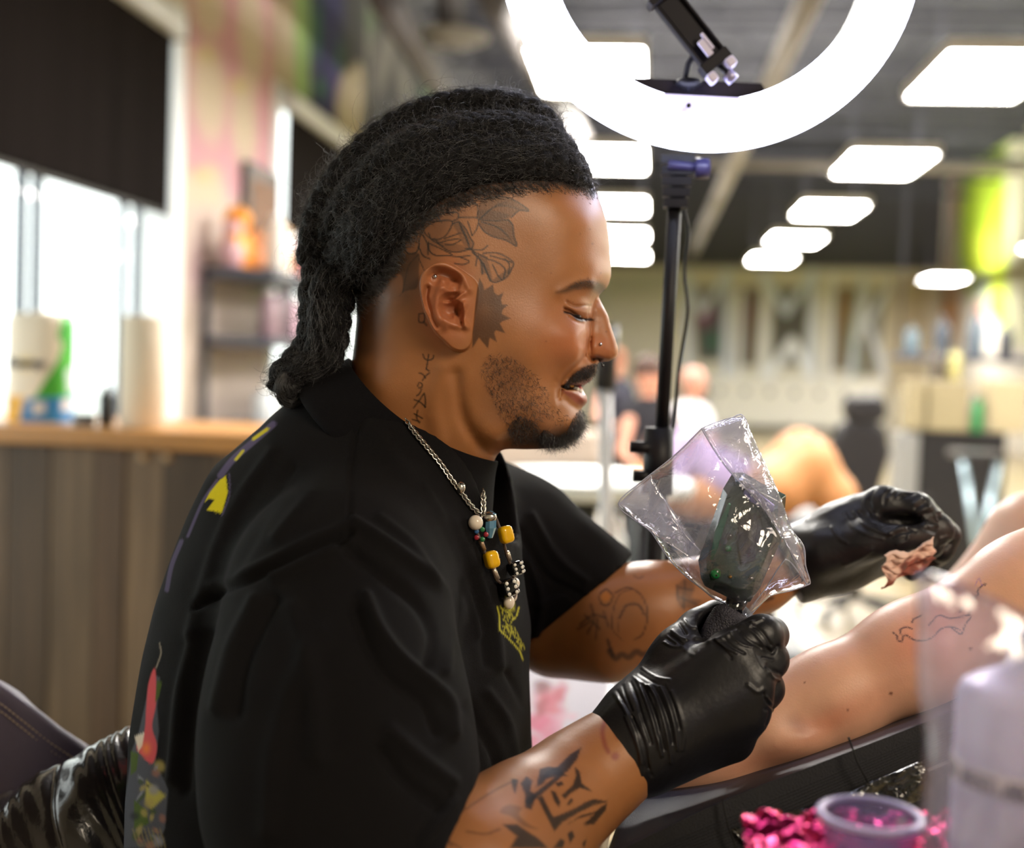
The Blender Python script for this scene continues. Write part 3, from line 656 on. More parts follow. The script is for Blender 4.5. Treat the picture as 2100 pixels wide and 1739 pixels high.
# relief on the nose rim still applies near its own outline
rl = Wd.a[..., 0]; m_n = np.zeros_like(w0); m_n[nq[0]:nq[1], nq[2]:nq[3]] = np.clip(ns/6, 0, 1); relief = np.where(m_n > 0, rl*m_n, relief)
wf = np.clip(w0+relief, 0, None)
mo = mouth.a[..., 0]; wf = wf*(1-mo)+np.minimum(wf, 11.)*mo
SKW = wf.copy()                                   # near side without the ear (used by the far side too)
wf = wf+W_ear.a[..., 0]
wf = blur(wf, 1)
WN = Canvas(HX0, HY0, HX1, HY1, res=1., ch=1); WN.a[..., 0] = wf
hs = np.where(h > 0, np.maximum(wf, .05)**2, h)
HS = Canvas(HX0, HY0, HX1, HY1, res=1., ch=1); HS.a[..., 0] = hs
def head_mesh():
    res = .00165; S = D0/FPX
    lo = ((HX0+10-CX)*S, D0-.104, -(HY1-10-CY)*S); hi = ((HX1-8-CX)*S, D0+.104, -(HY0+10-CY)*S)
    f = Field(lo, hi, res); n = f.n
    xs = CX+(f.lo[0]+np.arange(n[0])*res)/S; zs = CY-(f.lo[2]+np.arange(n[2])*res)/S
    XX, ZZ = np.meshgrid(xs, zs, indexing='ij'); hh = HS.sample(XX.ravel(), ZZ.ravel())[:, 0].reshape(XX.shape)
    dy = (f.lo[1]+np.arange(n[1])*res-D0)*1000
    F = (dy[None, :, None]**2-hh[:, None, :]); F /= 2*np.sqrt(np.abs(hh)[:, None, :]+dy[None, :, None]**2+4)
    f.F = (F/1000).astype(np.float32)
    V, Q = f.surf(); V = relax(V, Q, 2, .4); V, Q = subdiv(V, Q); V = relax(V, Q, 1, .4)
    u = CX+V[:, 0]/S; v = CY-V[:, 2]/S; w = WN.sample(u, v)[:, 0]/1000; side = np.sign(V[:, 1]-D0)
    k = np.clip((w-.004)/.006, 0, 1); V[:, 1] = V[:, 1]*(1-k)+k*(D0+side*w)
    return V, Q, u, v, side
HV, HQ, HU, HVv, HSIDE = head_mesh()
def head_pt(px, py, off=0.):      # point on the near side of the head seen at a photo pixel; off in mm outwards
    w = 50.
    for _ in range(8):
        a, b = q2(px, py, w); w = .5*w+.5*float(WN.sample(np.array([a]), np.array([b]))[0, 0])
    return pc(px, py, D0-(w+off)/1000)
# ---------------------------------------------------------------- what is printed on the skin (photo coordinates)
SKIN = np.array(srgb((.65, .43, .26))); INK = np.array(srgb((.11, .085, .075))); BLK = np.array(srgb((.035, .03, .035)))
K = Canvas(540, 180, 1720, 1760, SKIN)
yy, xx = np.mgrid[0:K.h, 0:K.w]
K.blob(1165, 700, 60, 50, np.array(srgb((.75, .43, .29))), .5)
K.blob(1240, 715, 28, 28, np.array(srgb((.70, .40, .27))), .5)
K.blob(915, 620, 60, 95, np.array(srgb((.68, .40, .28))), .7, 0, 2)
K.blob(1100, 640, 60, 40, np.array(srgb((.66, .41, .27))), .4)
K.blob(1190, 645, 38, 22, np.array(srgb((.58, .35, .24))), .45)
KF = None
# shaved scalp and stubble
SH = np.array(srgb((.30, .20, .15)))
K.poly([(700, 560), (735, 700), (760, 705), (800, 640), (850, 620), (860, 560), (900, 520), (960, 430), (1030, 400), (1150, 392), (1225, 400), (1225, 350), (640, 350)], SH, .62, 46, True)
K.blob(760, 640, 34, 80, SH, .7, .1)
K.blob(748, 715, 24, 22, SH, .6)
K.blob(1040, 770, 52, 52, SH, .38, 0, 1.5)
K.blob(1060, 850, 80, 44, SH, .38, .2, 1.5)
K.blob(1110, 900, 66, 24, SH, .7, 0, 1.5); K.blob(1130, 910, 40, 16, BLK, .6, 0, 1.5)
K.blob(1160, 895, 36, 26, BLK, .7, 0, 1.6)
K.blob(1192, 868, 10, 26, BLK, .85, 0, 1.6)
K.poly([(1165, 776), (1178, 762), (1196, 750), (1222, 742), (1228, 752), (1220, 770), (1204, 780), (1185, 784), (1158, 794), (1150, 800)], BLK, .45, 8)
# scalp under the braids
K.poly([(1224, 396), (1200, 388), (1170, 378), (1120, 370), (1060, 372), (1000, 378), (940, 396), (890, 424), (850, 460), (822, 510), (806, 560), (770, 600), (728, 620), (690, 600), (600, 500), (640, 300), (900, 150), (1200, 250)], BLK, .97, 22, True)
# lips, mouth, eye, brow
LIP = np.array(srgb((.58, .32, .27)))
K.poly([(1152, 801), (1166, 802), (1180, 804), (1196, 802), (1206, 812), (1207, 824), (1198, 832), (1184, 828), (1168, 815)], LIP, .95, 5, True)
K.poly([(1160, 790), (1180, 783), (1198, 781), (1213, 777), (1206, 789), (1190, 792), (1172, 791)], np.array(srgb((.5, .24, .22))), .9, 4)
K.poly([(1151, 794), (1163, 790), (1178, 791), (1192, 790), (1203, 788), (1198, 801), (1180, 799), (1163, 799)], np.array(srgb((.10, .03, .03))), .97, 3)
K.poly([(1182, 796), (1190, 791), (1197, 799), (1194, 804), (1186, 801)], np.array(srgb((.70, .28, .33))), .9, 3)
K.poly([(1140, 600), (1160, 590), (1182, 578), (1206, 574), (1230, 578), (1242, 588), (1240, 600), (1228, 604), (1210, 592), (1185, 593), (1160, 601)], BLK, .72, 9, True)
K.stroke([(1225, 587), (1237, 594), (1232, 602)], 10, BLK, .3, 6)
K.stroke([(1158, 640), (1172, 644), (1185, 651), (1198, 656), (1212, 655)], 5, BLK, .95, 3)
K.poly([(1172, 645), (1186, 652), (1198, 657), (1194, 661), (1182, 657)], np.array(srgb((.12, .08, .07))), .9, 3)
K.stroke([(1216, 737), (1225, 735.5), (1234, 738)], 6, np.array(srgb((.16, .07, .05))), .85, 4)  # shade of the nostril opening, painted into the skin colour
K.stroke([(1162, 620), (1176, 630), (1196, 627), (1213, 624)], 2, SH, .5, 3)
for x, y, r in [(1206, 570, 2), (1130, 560, 1.6), (1215, 500, 2), (1090, 560, 1.5), (1165, 650, 1.5), (1243, 680, 2), (1175, 620, 1.5), (1050, 540, 1.4), (1120, 700, 1.6), (1210, 470, 2), (1232, 560, 2), (1190, 480, 1.5)]:
    K.blob(x, y, r, r, np.array(srgb((.35, .18, .12))), .6)
KB = Canvas(540, 180, 1720, 1760, SKIN); KB.a[:] = K.a                # without tattoos, for the far side
def T1(L): return [(780+x/4.347, 340+y/4.347) for x, y in L]
def ink(L, w=3.4, a=.9, c=INK): K.stroke(T1(L), w, c, a, 1.4)
def fil(L, a=.5, c=INK, s=3): K.poly(T1(L), c, a, s, True)
fil([(880, 380), (920, 300), (1000, 280), (1120, 280), (1220, 320), (1325, 400), (1240, 400), (1170, 460), (1080, 480), (960, 490), (880, 480)], .5)
fil([(870, 400), (1000, 400), (1150, 440), (1080, 480), (960, 490), (880, 480)], .4)
fil([(880, 500), (1000, 490), (1140, 480), (1180, 530), (1190, 620), (1215, 715), (1120, 665), (1000, 630), (920, 580)], .55)
for t in range(7): ink([(890, 470), (960+t*22, 400-t*12), (1060+t*34, 330+t*12)], 1.5, .5); ink([(900, 500), (980+t*18, 520+t*8), (1080+t*16, 560+t*20)], 1.5, .5)
ink([(920, 300), (1000, 280), (1120, 280), (1220, 320), (1325, 400), (1240, 400), (1170, 460)], 2.4)
ink([(1140, 480), (1180, 530), (1190, 620), (1215, 715), (1120, 665), (1000, 630), (920, 580), (880, 520)], 2.8)
ink([(880, 480), (1000, 492), (1140, 480)], 2.2)
ink([(940, 290), (1000, 240), (1090, 210), (1200, 203), (1300, 205), (1390, 235)], 2)
ink([(820, 320), (830, 250), (870, 225), (885, 300)], 3.5, .5); ink([(930, 290), (960, 220), (990, 180)], 4, .4)
fil([(385, 540), (400, 470), (470, 390), (580, 345), (700, 325), (700, 380), (560, 420), (430, 500)], .45)
fil([(650, 520), (700, 500), (760, 560), (800, 640), (830, 690), (810, 740), (740, 700), (700, 620)], .45)
fil([(480, 650), (560, 730), (650, 770), (740, 760), (800, 740), (700, 700), (580, 690)], .4)
for L in ([(385, 540), (400, 480), (470, 400), (560, 350), (660, 325), (760, 320), (850, 335), (870, 380), (865, 460)],
          [(385, 570), (450, 510), (540, 490), (630, 490), (640, 520), (600, 600), (540, 650), (470, 655), (410, 620), (385, 570)],
          [(430, 500), (520, 440), (620, 415), (690, 420), (690, 470), (640, 495)], [(700, 400), (720, 350), (850, 340)],
          [(690, 460), (780, 460), (870, 470), (860, 560), (820, 620)], [(640, 520), (700, 500), (760, 560), (800, 640), (830, 690), (810, 740), (760, 740)],
          [(700, 500), (730, 580), (760, 640), (800, 740)], [(480, 650), (560, 730), (650, 770), (740, 760), (800, 740)], [(570, 650), (640, 625), (710, 600)],
          [(580, 700), (650, 700), (720, 660)], [(520, 690), (600, 665), (700, 650)], [(430, 680), (440, 760), (500, 800), (600, 800), (700, 810), (800, 800)],
          [(700, 810), (790, 850), (740, 880), (660, 870)], [(350, 740), (380, 800), (440, 830)], [(380, 620), (420, 700), (425, 790)], [(385, 580), (350, 640), (345, 740)],
          [(370, 450), (375, 540), (350, 600), (220, 600)], [(240, 490), (215, 600), (210, 720), (250, 780), (320, 770), (345, 700)], [(430, 690), (520, 730), (640, 790)],
          [(780, 500), (800, 560), (815, 620)], [(720, 540), (760, 620), (790, 700)], [(430, 600), (460, 660), (560, 720)]): ink(L, 2.8)
for L in ([(800, 745), (880, 790), (950, 820)], [(920, 780), (1020, 775), (1100, 800), (1185, 860), (1170, 920), (1130, 990), (1060, 1030), (1000, 1035), (960, 970), (920, 870)],
          [(950, 830), (1040, 860), (1110, 920), (1100, 1000)], [(1000, 880), (1050, 980), (1080, 1010)], [(980, 800), (1080, 830), (1170, 860)], [(1110, 830), (1150, 880), (1140, 960)],
          [(820, 770), (860, 810), (850, 890)], [(780, 740), (900, 750), (960, 710)], [(870, 800), (900, 870), (910, 960)], [(830, 780), (900, 850), (980, 1030)]): ink(L, 3.2, .85)
fil([(890, 790), (950, 830), (1000, 1020), (950, 960), (900, 970), (890, 880)], .5)
fil([(1120, 930), (1170, 900), (1130, 990), (1040, 1030), (1000, 1020)], .5)
fil([(100, 830), (200, 790), (340, 780), (345, 900), (330, 1080), (250, 1110), (200, 1130), (170, 1165), (200, 1100), (190, 980), (110, 960), (80, 900)], .62)
ink([(340, 790), (250, 900), (200, 1130)], 2, .6); ink([(345, 830), (390, 930)], 2)
K.poly(T1([(885, 1000), (915, 1060), (925, 1110), (985, 1070), (1005, 1055), (1015, 1130), (1050, 1155), (1100, 1125), (1075, 1195), (1085, 1235), (1140, 1240), (1090, 1285), (1080, 1320), (1165, 1362), (1090, 1385), (1065, 1405), (1115, 1495),
    (1030, 1465), (1015, 1490), (1040, 1575), (975, 1530), (960, 1630), (910, 1570), (880, 1530), (820, 1625), (822, 1480), (835, 1400), (845, 1250), (862, 1100)]), INK, .72, 2)
K.blob(*T1([(930, 1290)])[0], 16, 16, SKIN*.5, .5); K.blob(*T1([(940, 1150)])[0], 10, 12, SKIN*.5, .35)
ink([(345, 1320), (390, 1320), (390, 1390), (345, 1390), (345, 1320)], 3.5, .7); ink([(385, 1390), (410, 1420)], 5, .6)
def T2(L): return [(520+x/2.095, 130+y/2.095) for x, y in L]
for L in ([(728, 1250), (735, 1268), (752, 1275), (770, 1268), (774, 1255)], [(752, 1250), (748, 1280), (742, 1314)], [(712, 1330), (728, 1336), (738, 1352)], [(755, 1330), (738, 1345), (725, 1362)],
          [(705, 1385), (712, 1372), (724, 1378), (722, 1392), (708, 1394)], [(722, 1400), (712, 1420), (700, 1428)], [(732, 1418), (712, 1448), (688, 1480)], [(690, 1445), (715, 1455), (738, 1476)],
          [(735, 1420), (738, 1446), (737, 1478)], [(705, 1490), (700, 1520), (712, 1545)], [(690, 1505), (725, 1525)], [(682, 1530), (715, 1540)], [(742, 1312), (755, 1322)]):
    K.stroke(T2(L), 3, INK*.7, .85, 1.5)
# forearm tattoos (zoom of the near forearm, 650,880 + x/2.024)
def T3(L): return [(650+x/2.024, 880+y/2.024) for x, y in L]
I3 = np.array(srgb((.11, .09, .085)))
for L in ([(930, 1460), (950, 1420), (1000, 1400), (1050, 1350), (1098, 1320), (1080, 1370), (1040, 1420), (1000, 1440), (960, 1450)],
          [(910, 1490), (925, 1410), (960, 1400), (1000, 1405), (1040, 1440), (1010, 1440), (970, 1430), (940, 1470)],
          [(1010, 1425), (1020, 1440), (880, 1560), (860, 1545)],
          [(845, 1470), (870, 1440), (895, 1460), (885, 1500), (910, 1520), (890, 1580), (862, 1570), (865, 1520)],
          [(915, 1530), (935, 1520), (975, 1600), (985, 1610), (1080, 1570), (1110, 1550), (1150, 1535), (1210, 1545), (1150, 1560), (1090, 1590), (1020, 1630), (985, 1670)],
          [(970, 1500), (990, 1505), (1012, 1550), (1005, 1570), (985, 1545)],
          [(1015, 1520), (1060, 1480), (1075, 1440), (1070, 1400), (1090, 1420), (1100, 1470), (1145, 1505), (1090, 1490), (1055, 1510), (1030, 1535)],
          [(1035, 1560), (1055, 1530), (1065, 1540), (1050, 1560)], [(990, 1470), (1015, 1460), (1025, 1475), (1000, 1485)],
          [(1040, 1640), (1100, 1600), (1150, 1590), (1205, 1550), (1200, 1580), (1150, 1640), (1100, 1645), (1150, 1600), (1090, 1615)],
          [(805, 1450), (835, 1455), (825, 1515), (815, 1500)], [(770, 1640), (830, 1640), (920, 1700), (960, 1739), (800, 1739), (830, 1690)],
          [(1040, 1680), (1060, 1665), (1070, 1690), (1050, 1720)], [(980, 1739), (1010, 1700), (1030, 1710), (1020, 1739)], [(1100, 1720), (1120, 1700), (1110, 1739)]):
    K.poly(T3(L), I3, .92, 3)
K.poly(T3([(760, 1590), (790, 1560), (850, 1570), (840, 1600), (880, 1640), (920, 1660), (860, 1650), (810, 1610)]), I3, .45, 4, True)
for L in ([(825, 1455), (720, 1510), (600, 1590), (520, 1660), (480, 1739)], [(520, 1700), (600, 1739)], [(620, 1670), (700, 1680), (760, 1660)], [(560, 1600), (540, 1680), (560, 1739)]): K.stroke(T3(L), 4, I3, .6, 3)
RED = np.array(srgb((.50, .19, .17)))
K.stroke(T3([(1200, 1200), (1185, 1250), (1195, 1310), (1210, 1340)]), 9, RED, .7, 6); K.stroke(T3([(1230, 1230), (1245, 1290)]), 6, RED, .35, 6); K.blob(*T3([(1238, 1358)])[0], 9, 9, RED, .8, 0, 2)
# far forearm
I4 = np.array(srgb((.15, .13, .14)))
K.stroke([(1295, 1208), (1272, 1218), (1258, 1250), (1256, 1290), (1275, 1312)], 3, I4, .6, 2); K.stroke([(1262, 1215), (1290, 1205), (1318, 1225), (1328, 1262), (1318, 1300), (1300, 1312)], 3.5, I4, .7, 2)
K.stroke([(1270, 1268), (1285, 1242), (1308, 1240), (1322, 1260)], 5, I4, .7, 2); K.stroke([(1270, 1268), (1266, 1300)], 3, I4, .4, 2)
K.blob(1242, 1223, 11, 13, np.array(srgb((.80, .5, .2))), .8, .3, 2); K.stroke([(1242, 1208), (1230, 1220), (1234, 1238), (1248, 1240), (1256, 1222), (1244, 1208)], 3.5, I4, .8, 2)
K.stroke([(1300, 1180), (1310, 1186), (1318, 1182)], 4, I4, .5, 3)
for L in ([(1190, 1280), (1215, 1262), (1240, 1266)], [(1205, 1298), (1218, 1270), (1212, 1240)], [(1185, 1290), (1210, 1275)], [(1225, 1270), (1222, 1310)], [(1238, 1255), (1248, 1285)], [(1200, 1262), (1230, 1290)]): K.stroke(L, 5, I4, .6, 4)
K.poly([(1388, 1200), (1404, 1185), (1420, 1190), (1426, 1205), (1418, 1225), (1440, 1232), (1425, 1250), (1400, 1246), (1386, 1222)], I4, .45, 4)
for L in ([(1392, 1205), (1420, 1210)], [(1395, 1225), (1430, 1240)], [(1405, 1190), (1402, 1245)], [(1388, 1200), (1390, 1230), (1404, 1250)]): K.stroke(L, 4, I4, .6, 3)
K.stroke([(1250, 1335), (1262, 1350), (1275, 1342), (1290, 1348), (1305, 1336), (1320, 1342), (1345, 1330)], 12, I4, .7, 5); K.stroke([(1246, 1312), (1256, 1345)], 7, I4, .7, 3)
K.stroke([(1330, 1346), (1310, 1372)], 12, RED, .4, 10); K.stroke([(1568, 1232), (1585, 1226)], 7, I4, .8, 4)
# ================================================================ body
pcr = lambda px, py, d, r: (pc(px, py, d), r*d/FPX)
def chain(f, L, k, **kw):
    q = [pcr(*x) for x in L]; f.chain([a for a, b in q], [b for a, b in q], k, **kw)
def bounds(L, pad=.03):
    q = [pcr(*x) for x in L]; c = np.array([a for a, b in q]); r = np.array([b for a, b in q])[:, None]; return (c-r-pad).min(0), (c+r+pad).max(0)
near_arm = [(690, 1340, .81, 110), (700, 1560, .775, 135), (815, 1930, .735, 165), (960, 1800, .765, 168), (1080, 1700, .80, 128), (1190, 1606, .83, 98), (1268, 1548, .845, 83), (1360, 1490, .845, 70)]
far_arm = [(950, 1060, 1.14, 100), (1140, 1290, 1.115, 88), (1240, 1280, 1.10, 108), (1340, 1256, 1.095, 95), (1450, 1222, 1.09, 72), (1560, 1194, 1.085, 54), (1660, 1140, 1.08, 46)]
def arm_mesh(L, res):
    lo, hi = bounds(L); f = Field(lo, hi, res); chain(f, L, .02); V, Q = f.surf(); V = relax(V, Q, 3); V, Q = subdiv(V, Q); return relax(V, Q, 1, .4), Q
NAV, NAQ = arm_mesh(near_arm, .0026); FAV, FAQ = arm_mesh(far_arm, .0034)
tor = [(840, 1060, .965, 80), (760, 1160, .98, 190), (720, 1400, .98, 280), (690, 1850, .98, 300)]
lo, hi = bounds(tor, .08); f = Field(lo, hi, .008); chain(f, tor, .03, flat=(0, 1, 0), fs=1.35); TV, TQ = f.surf()
def paint(V, near=None):
    px, py, = proj(V)[:2]; c = K.sample(px, py)
    return c
hc = paint(HV); m = HSIDE > 0
Vm = HV.copy(); Vm[:, 1] = 2*D0-Vm[:, 1]; px, py = proj(Vm); hc[m] = KB.sample(px[m], py[m])
nN = vnormals(NAV, NAQ); nf = vnormals(FAV, FAQ)
def armcol(V, N, flatc):
    c = paint(V); back = N[:, 1] > .1; c[back] = flatc; return c
BV, BQ = join_vq([(HV, HQ), (NAV, NAQ), (FAV, FAQ), (TV, TQ)])
AS = np.array(srgb((.70, .45, .29)))
BC = np.vstack([hc, armcol(NAV, nN, SKIN), armcol(FAV, nf, SKIN), np.tile(SKIN, (len(TV), 1))])
BC *= (1+.07*vnoise(BV, 220, 3)+.06*vnoise(BV, 60, 4))[:, None]
artist = empty('person', 'man with braided dark hair and face tattoos, in black t-shirt and gloves, seated in profile', 'person', loc=P(700, 2600, .98))
skin_m = mat('tattooed_skin', 'b07a50', .42, col=True, bump=(900, .12), sss=.15, spec=.5)
mesh('body', to_world(BV), BQ, skin_m, artist, cols=BC)
from mathutils.bvhtree import BVHTree
def bvh(V, Q): return BVHTree.FromPolygons([tuple(v) for v in V], [tuple(int(i) for i in q) for q in Q])
def surf_at(tree, px, py, off=0., default=.9):
    d = Vector(pc(px, py, 1)).normalized(); h_ = tree.ray_cast(Vector((0, 0, 0)), d)
    if h_[0] is None: return np.array(pc(px, py, default)), np.array((0, -1, 0))
    n = h_[1]; 
    if n.dot(d) > 0: n = -n
    return np.array(h_[0]+n*off), np.array(n)
# ---------------------------------------------------------------- t-shirt
sh_up = [(815, 880, .965, 115), (640, 1040, .985, 235)]
f = Field(pc(180, 2150, .55)*0+np.array((-.36, .62, -.56)), np.array((.16, 1.25, .10)), .0036)
tors = [(752, 1105, .985, 296), (706, 1300, .985, 326), (687, 1500, .985, 340), (692, 1700, .985, 362), (700, 1950, .985, 375), (708, 2130, .985, 378)]
chain(f, [(850, 960, .965, 120), (803, 1010, .975, 185), tors[0]], .05)
chain(f, tors, .06, flat=(0, 1, 0), fs=1.22)
chain(f, [(690, 1230, .815, 205), (690, 1450, .785, 238), (700, 1640, .765, 240), (790, 1860, .74, 245)], .045)
chain(f, [(820, 1030, .93, 70), (710, 1190, .83, 150)], .05)
chain(f, [(900, 980, 1.0, 90), (950, 1060, 1.12, 115), (1060, 1130, 1.125, 128), (1190, 1235, 1.12, 122), (1300, 1320, 1.12, 120)], .04)
far_cut = (pc(1164, 1243, 1.12), np.array((.62, -.05, -.78)))
sl_, X, Y, Z = f.sub(f.lo, f.lo+f.n*f.res)
n_ = far_cut[1]/np.linalg.norm(far_cut[1]); p_ = far_cut[0]
dcut = (X-p_[0])*n_[0]+(Y-p_[1])*n_[1]+(Z-p_[2])*n_[2]
msk = (X > p_[0]-.04) & (Y > 1.045)
f.F[sl_] = np.where(msk, np.maximum(f.F[sl_], dcut), f.F[sl_])
# near hem: the sleeve ends across the elbow
p2 = pc(905, 1700, .76); n2 = np.array((.80, 0, -.60)); n2 /= np.linalg.norm(n2)
dc2 = (X-p2[0])*n2[0]+(Y-p2[1])*n2[1]+(Z-p2[2])*n2[2]
m2 = (Y < .845) & (X > -.12)
f.F[sl_] = np.where(m2, np.maximum(f.F[sl_], dc2), f.F[sl_])
ca = pc(1014, 960, .965); cb = pc(716, 756, .965); cv = cb-ca; cn = np.array((cv[2], 0, -cv[0])); cn = -cn/np.linalg.norm(cn)
if cn[2] < 0: cn = -cn
dc3 = -((X-ca[0])*cn[0]+(Z-ca[2])*cn[2])+np.clip(np.abs(Y-.965)-.03, 0, 1)*.55
f.F[sl_] = np.where((X > cb[0]-.03) & (X < ca[0]+.02) & (np.abs(Y-.965) < .12), np.maximum(f.F[sl_], -dc3), f.F[sl_])
f.chain([pc(930, 1010, .965), pc(870, 850, .965), pc(800, 720, .965)], [.056, .056, .05], .012, op='cut', flat=(0, 1, 0), fs=1.1)
SV, SQ = f.surf(); SV = relax(SV, SQ, 3); SV, SQ = subdiv(SV, SQ); SV = relax(SV, SQ, 2)
Rl = Canvas(200, 700, 1300, 1760, res=2., ch=1)
def fold(L, w, a): Rl.ridge(L, w, a)
fold([(735, 850), (722, 950), (714, 1085)], 5, -1.4); fold([(728, 850), (714, 950), (705, 1085)], 4, .7)
fold([(716, 1090), (634, 1122), (511, 1184), (445, 1215), (404, 1245)], 8, -4.5); fold([(710, 1076), (634, 1106), (511, 1166), (440, 1200)], 11, 2.2)
fold([(716, 1112), (640, 1146), (560, 1180)], 14, 3)
fold([(724, 1068), (798, 1117), (857, 1157), (907, 1196), (940, 1240), (935, 1300), (917, 1374)], 12, 3.8)
fold([(700, 1110), (790, 1180), (860, 1240), (890, 1300), (880, 1360)], 14, -4)
fold([(749, 1226), (778, 1295), (823, 1354), (882, 1399), (927, 1440), (935, 1500)], 14, 4.5)
fold([(730, 1250), (760, 1330), (800, 1390), (870, 1440), (900, 1500)], 12, -3.5)
fold([(927, 1068), (960, 1130), (986, 1196), (1015, 1285), (1025, 1364)], 10, 2.5); fold([(905, 1080), (950, 1170), (985, 1260), (1000, 1360)], 10, -2.5)
fold([(870, 1010), (920, 1100), (960, 1200), (985, 1300)], 9, 2.0); fold([(760, 880), (820, 960), (900, 1060)], 18, 2)
fold([(780, 1060), (850, 1120), (900, 1200)], 9, 2); fold([(800, 1500), (870, 1560), (930, 1600)], 16, 3); fold([(780, 1540), (840, 1610), (900, 1650)], 14, -3)
fold([(560, 930), (480, 1050), (420, 1200), (390, 1300)], 14, 2.2); fold([(600, 960), (520, 1090), (440, 1230)], 12, -2.2); fold([(640, 1000), (560, 1100)], 12, 1.8)
fold([(520, 1230), (470, 1330), (440, 1450)], 16, 3); fold([(560, 1230), (500, 1340), (480, 1460)], 14, -3); fold([(600, 1250), (640, 1400), (650, 1550)], 22, 3)
fold([(1000, 1420), (1040, 1480), (1060, 1560)], 10, 2.5); fold([(960, 1450), (1010, 1540), (1020, 1600)], 12, -3); fold([(1040, 1380), (1075, 1450)], 8, -2.5)
fold([(1090, 1060), (1140, 1140), (1200, 1190)], 10, 3); fold([(1070, 1090), (1120, 1180), (1190, 1220)], 9, -3); fold([(1100, 1240), (1160, 1225)], 9, 2.5); fold([(1080, 1150), (1110, 1230), (1100, 1300)], 9, 3)
fold([(940, 1640), (900, 1690), (860, 1740)], 5, 1.5); fold([(925, 1630), (885, 1680), (850, 1725)], 4, -1.5)
fold([(660, 1300), (600, 1400), (560, 1540), (550, 1700)], 22, 2.5); fold([(400, 1300), (370, 1420), (350, 1600)], 12, 2.5); fold([(430, 1300), (395, 1450), (380, 1620)], 12, -2.5)
N_ = vnormals(SV, SQ); px, py = proj(SV); fac = np.clip(-N_[:, 1]*1.6, 0, 1)
dsp = Rl.sample(px, py)[:, 0]*fac*1.35/1000
dsp += vnoise(SV*np.array((1, 1, .45)), 34, 11)*.0028+vnoise(SV, 90, 12)*.0009
SV = SV+N_*dsp[:, None]
TS = Canvas(200, 700, 1300, 1760, np.array(srgb((.075, .07, .075))), res=1.)
YEL = np.array(srgb((.92, .86, .12))); LAV = np.array(srgb((.4, .36, .5)))
TS.poly([(463, 975), (467, 1010), (455, 1052), (424, 1046), (440, 1025), (428, 1022), (420, 1030), (430, 1008), (450, 985)], YEL, .95, 3)
TS.stroke([(470, 972), (470, 1015), (456, 1056)], 3, LAV, .7, 3)
TS.stroke([(560, 870), (520, 905), (480, 940), (452, 975)], 13, LAV, .8, 4); TS.stroke([(548, 880), (520, 900)], 7, YEL, .9, 3); TS.stroke([(498, 925), (484, 942)], 6, YEL, .8, 3); TS.stroke([(445, 985), (415, 1030), (385, 1100)], 6, LAV, .7, 3)
TS.stroke([(372, 1110), (352, 1160), (342, 1210)], 9, LAV, .6, 3)
# printed flowers low on the back
PK = np.array(srgb((.85, .35, .38))); GR = np.array(srgb((.30, .38, .12))); GY = np.array(srgb((.33, .34, .38))); YG = np.array(srgb((.72, .68, .32)))
TS.poly([(312, 1380), (328, 1390), (322, 1450), (326, 1500), (318, 1560), (345, 1620), (338, 1700), (320, 1740), (240, 1740), (262, 1600), (270, 1540), (285, 1500)], GY, .9, 4)
TS.poly([(305, 1400), (318, 1372), (320, 1440), (312, 1490), (322, 1530), (312, 1566), (290, 1548), (280, 1530), (296, 1500), (300, 1450)], PK, .95, 4, True)
TS.poly([(276, 1510), (296, 1502), (292, 1530), (284, 1540)], np.array(srgb((.9, .85, .78))), .95, 4); TS.blob(300, 1535, 9, 12, np.array(srgb((.95, .55, .25))), .8)
TS.poly([(268, 1540), (284, 1545), (280, 1580), (268, 1590)], GR, .9, 3); TS.poly([(300, 1600), (340, 1632), (310, 1660), (298, 1640)], YG, .9, 6); TS.poly([(275, 1640), (300, 1660), (305, 1690), (275, 1700)], GR, .9, 3)
TS.poly([(322, 1395), (332, 1400), (326, 1430), (318, 1440)], GR, .9, 3); TS.stroke([(320, 1370), (330, 1340), (327, 1320)], 3, np.array(srgb((.6, .56, .5))), .8, 2)
for i in range(26):
    a_ = rng.random(5); TS.blob(275+a_[0]*60, 1570+a_[1]*165, 3+a_[2]*9, 3+a_[3]*12, np.array(srgb([(.55, .55, .6), (.25, .32, .14), (.66, .60, .35), (.16, .16, .2), (.6, .42, .36)][int(a_[4]*5)])), .75, a_[0]*3, 2)
for i in range(8): TS.stroke([(272+i*8, 1700), (280+i*8, 1725), (290+i*7, 1738)], 3, np.array(srgb((.55, .5, .35))), .6, 3)
# chest print
YD = np.array(srgb((.70, .68, .22)))
TS.stroke([(1020, 1245), (1024, 1262), (1025, 1292), (1046, 1312), (1066, 1335), (1072, 1352)], 3.2, YD, .9, 1.5, smooth=False); TS.stroke([(1064, 1246), (1060, 1262), (1048, 1275)], 3.2, YD, .9, 1.5, smooth=False)
for (x, y, t) in [(1030, 1252, .9), (1038, 1250, 1.4), (1046, 1245, .8), (1034, 1268, 1), (1044, 1262, 1.3), (1040, 1284, .8), (1050, 1290, 1.2), (1056, 1302, 1), (1062, 1314, 1.2), (1034, 1290, 1), (1046, 1300, .9), (1068, 1326, 1)]:
    TS.stroke([(x-3, y-6), (x+3, y-2), (x-2, y+2), (x+3, y+6)], 2.2, YD, .85, 1.2, smooth=False); TS.stroke([(x+5, y-4), (x+8, y+5)], 2.2, YD, .7, 1.2)
TS.poly([(1044, 1222), (1056, 1235), (1056, 1252), (1042, 1256), (1034, 1240)], YD, .5, 5)
cS = TS.sample(*proj(SV)); bk = N_[:, 1] > .55; cS[bk] = srgb((.075, .07, .075))
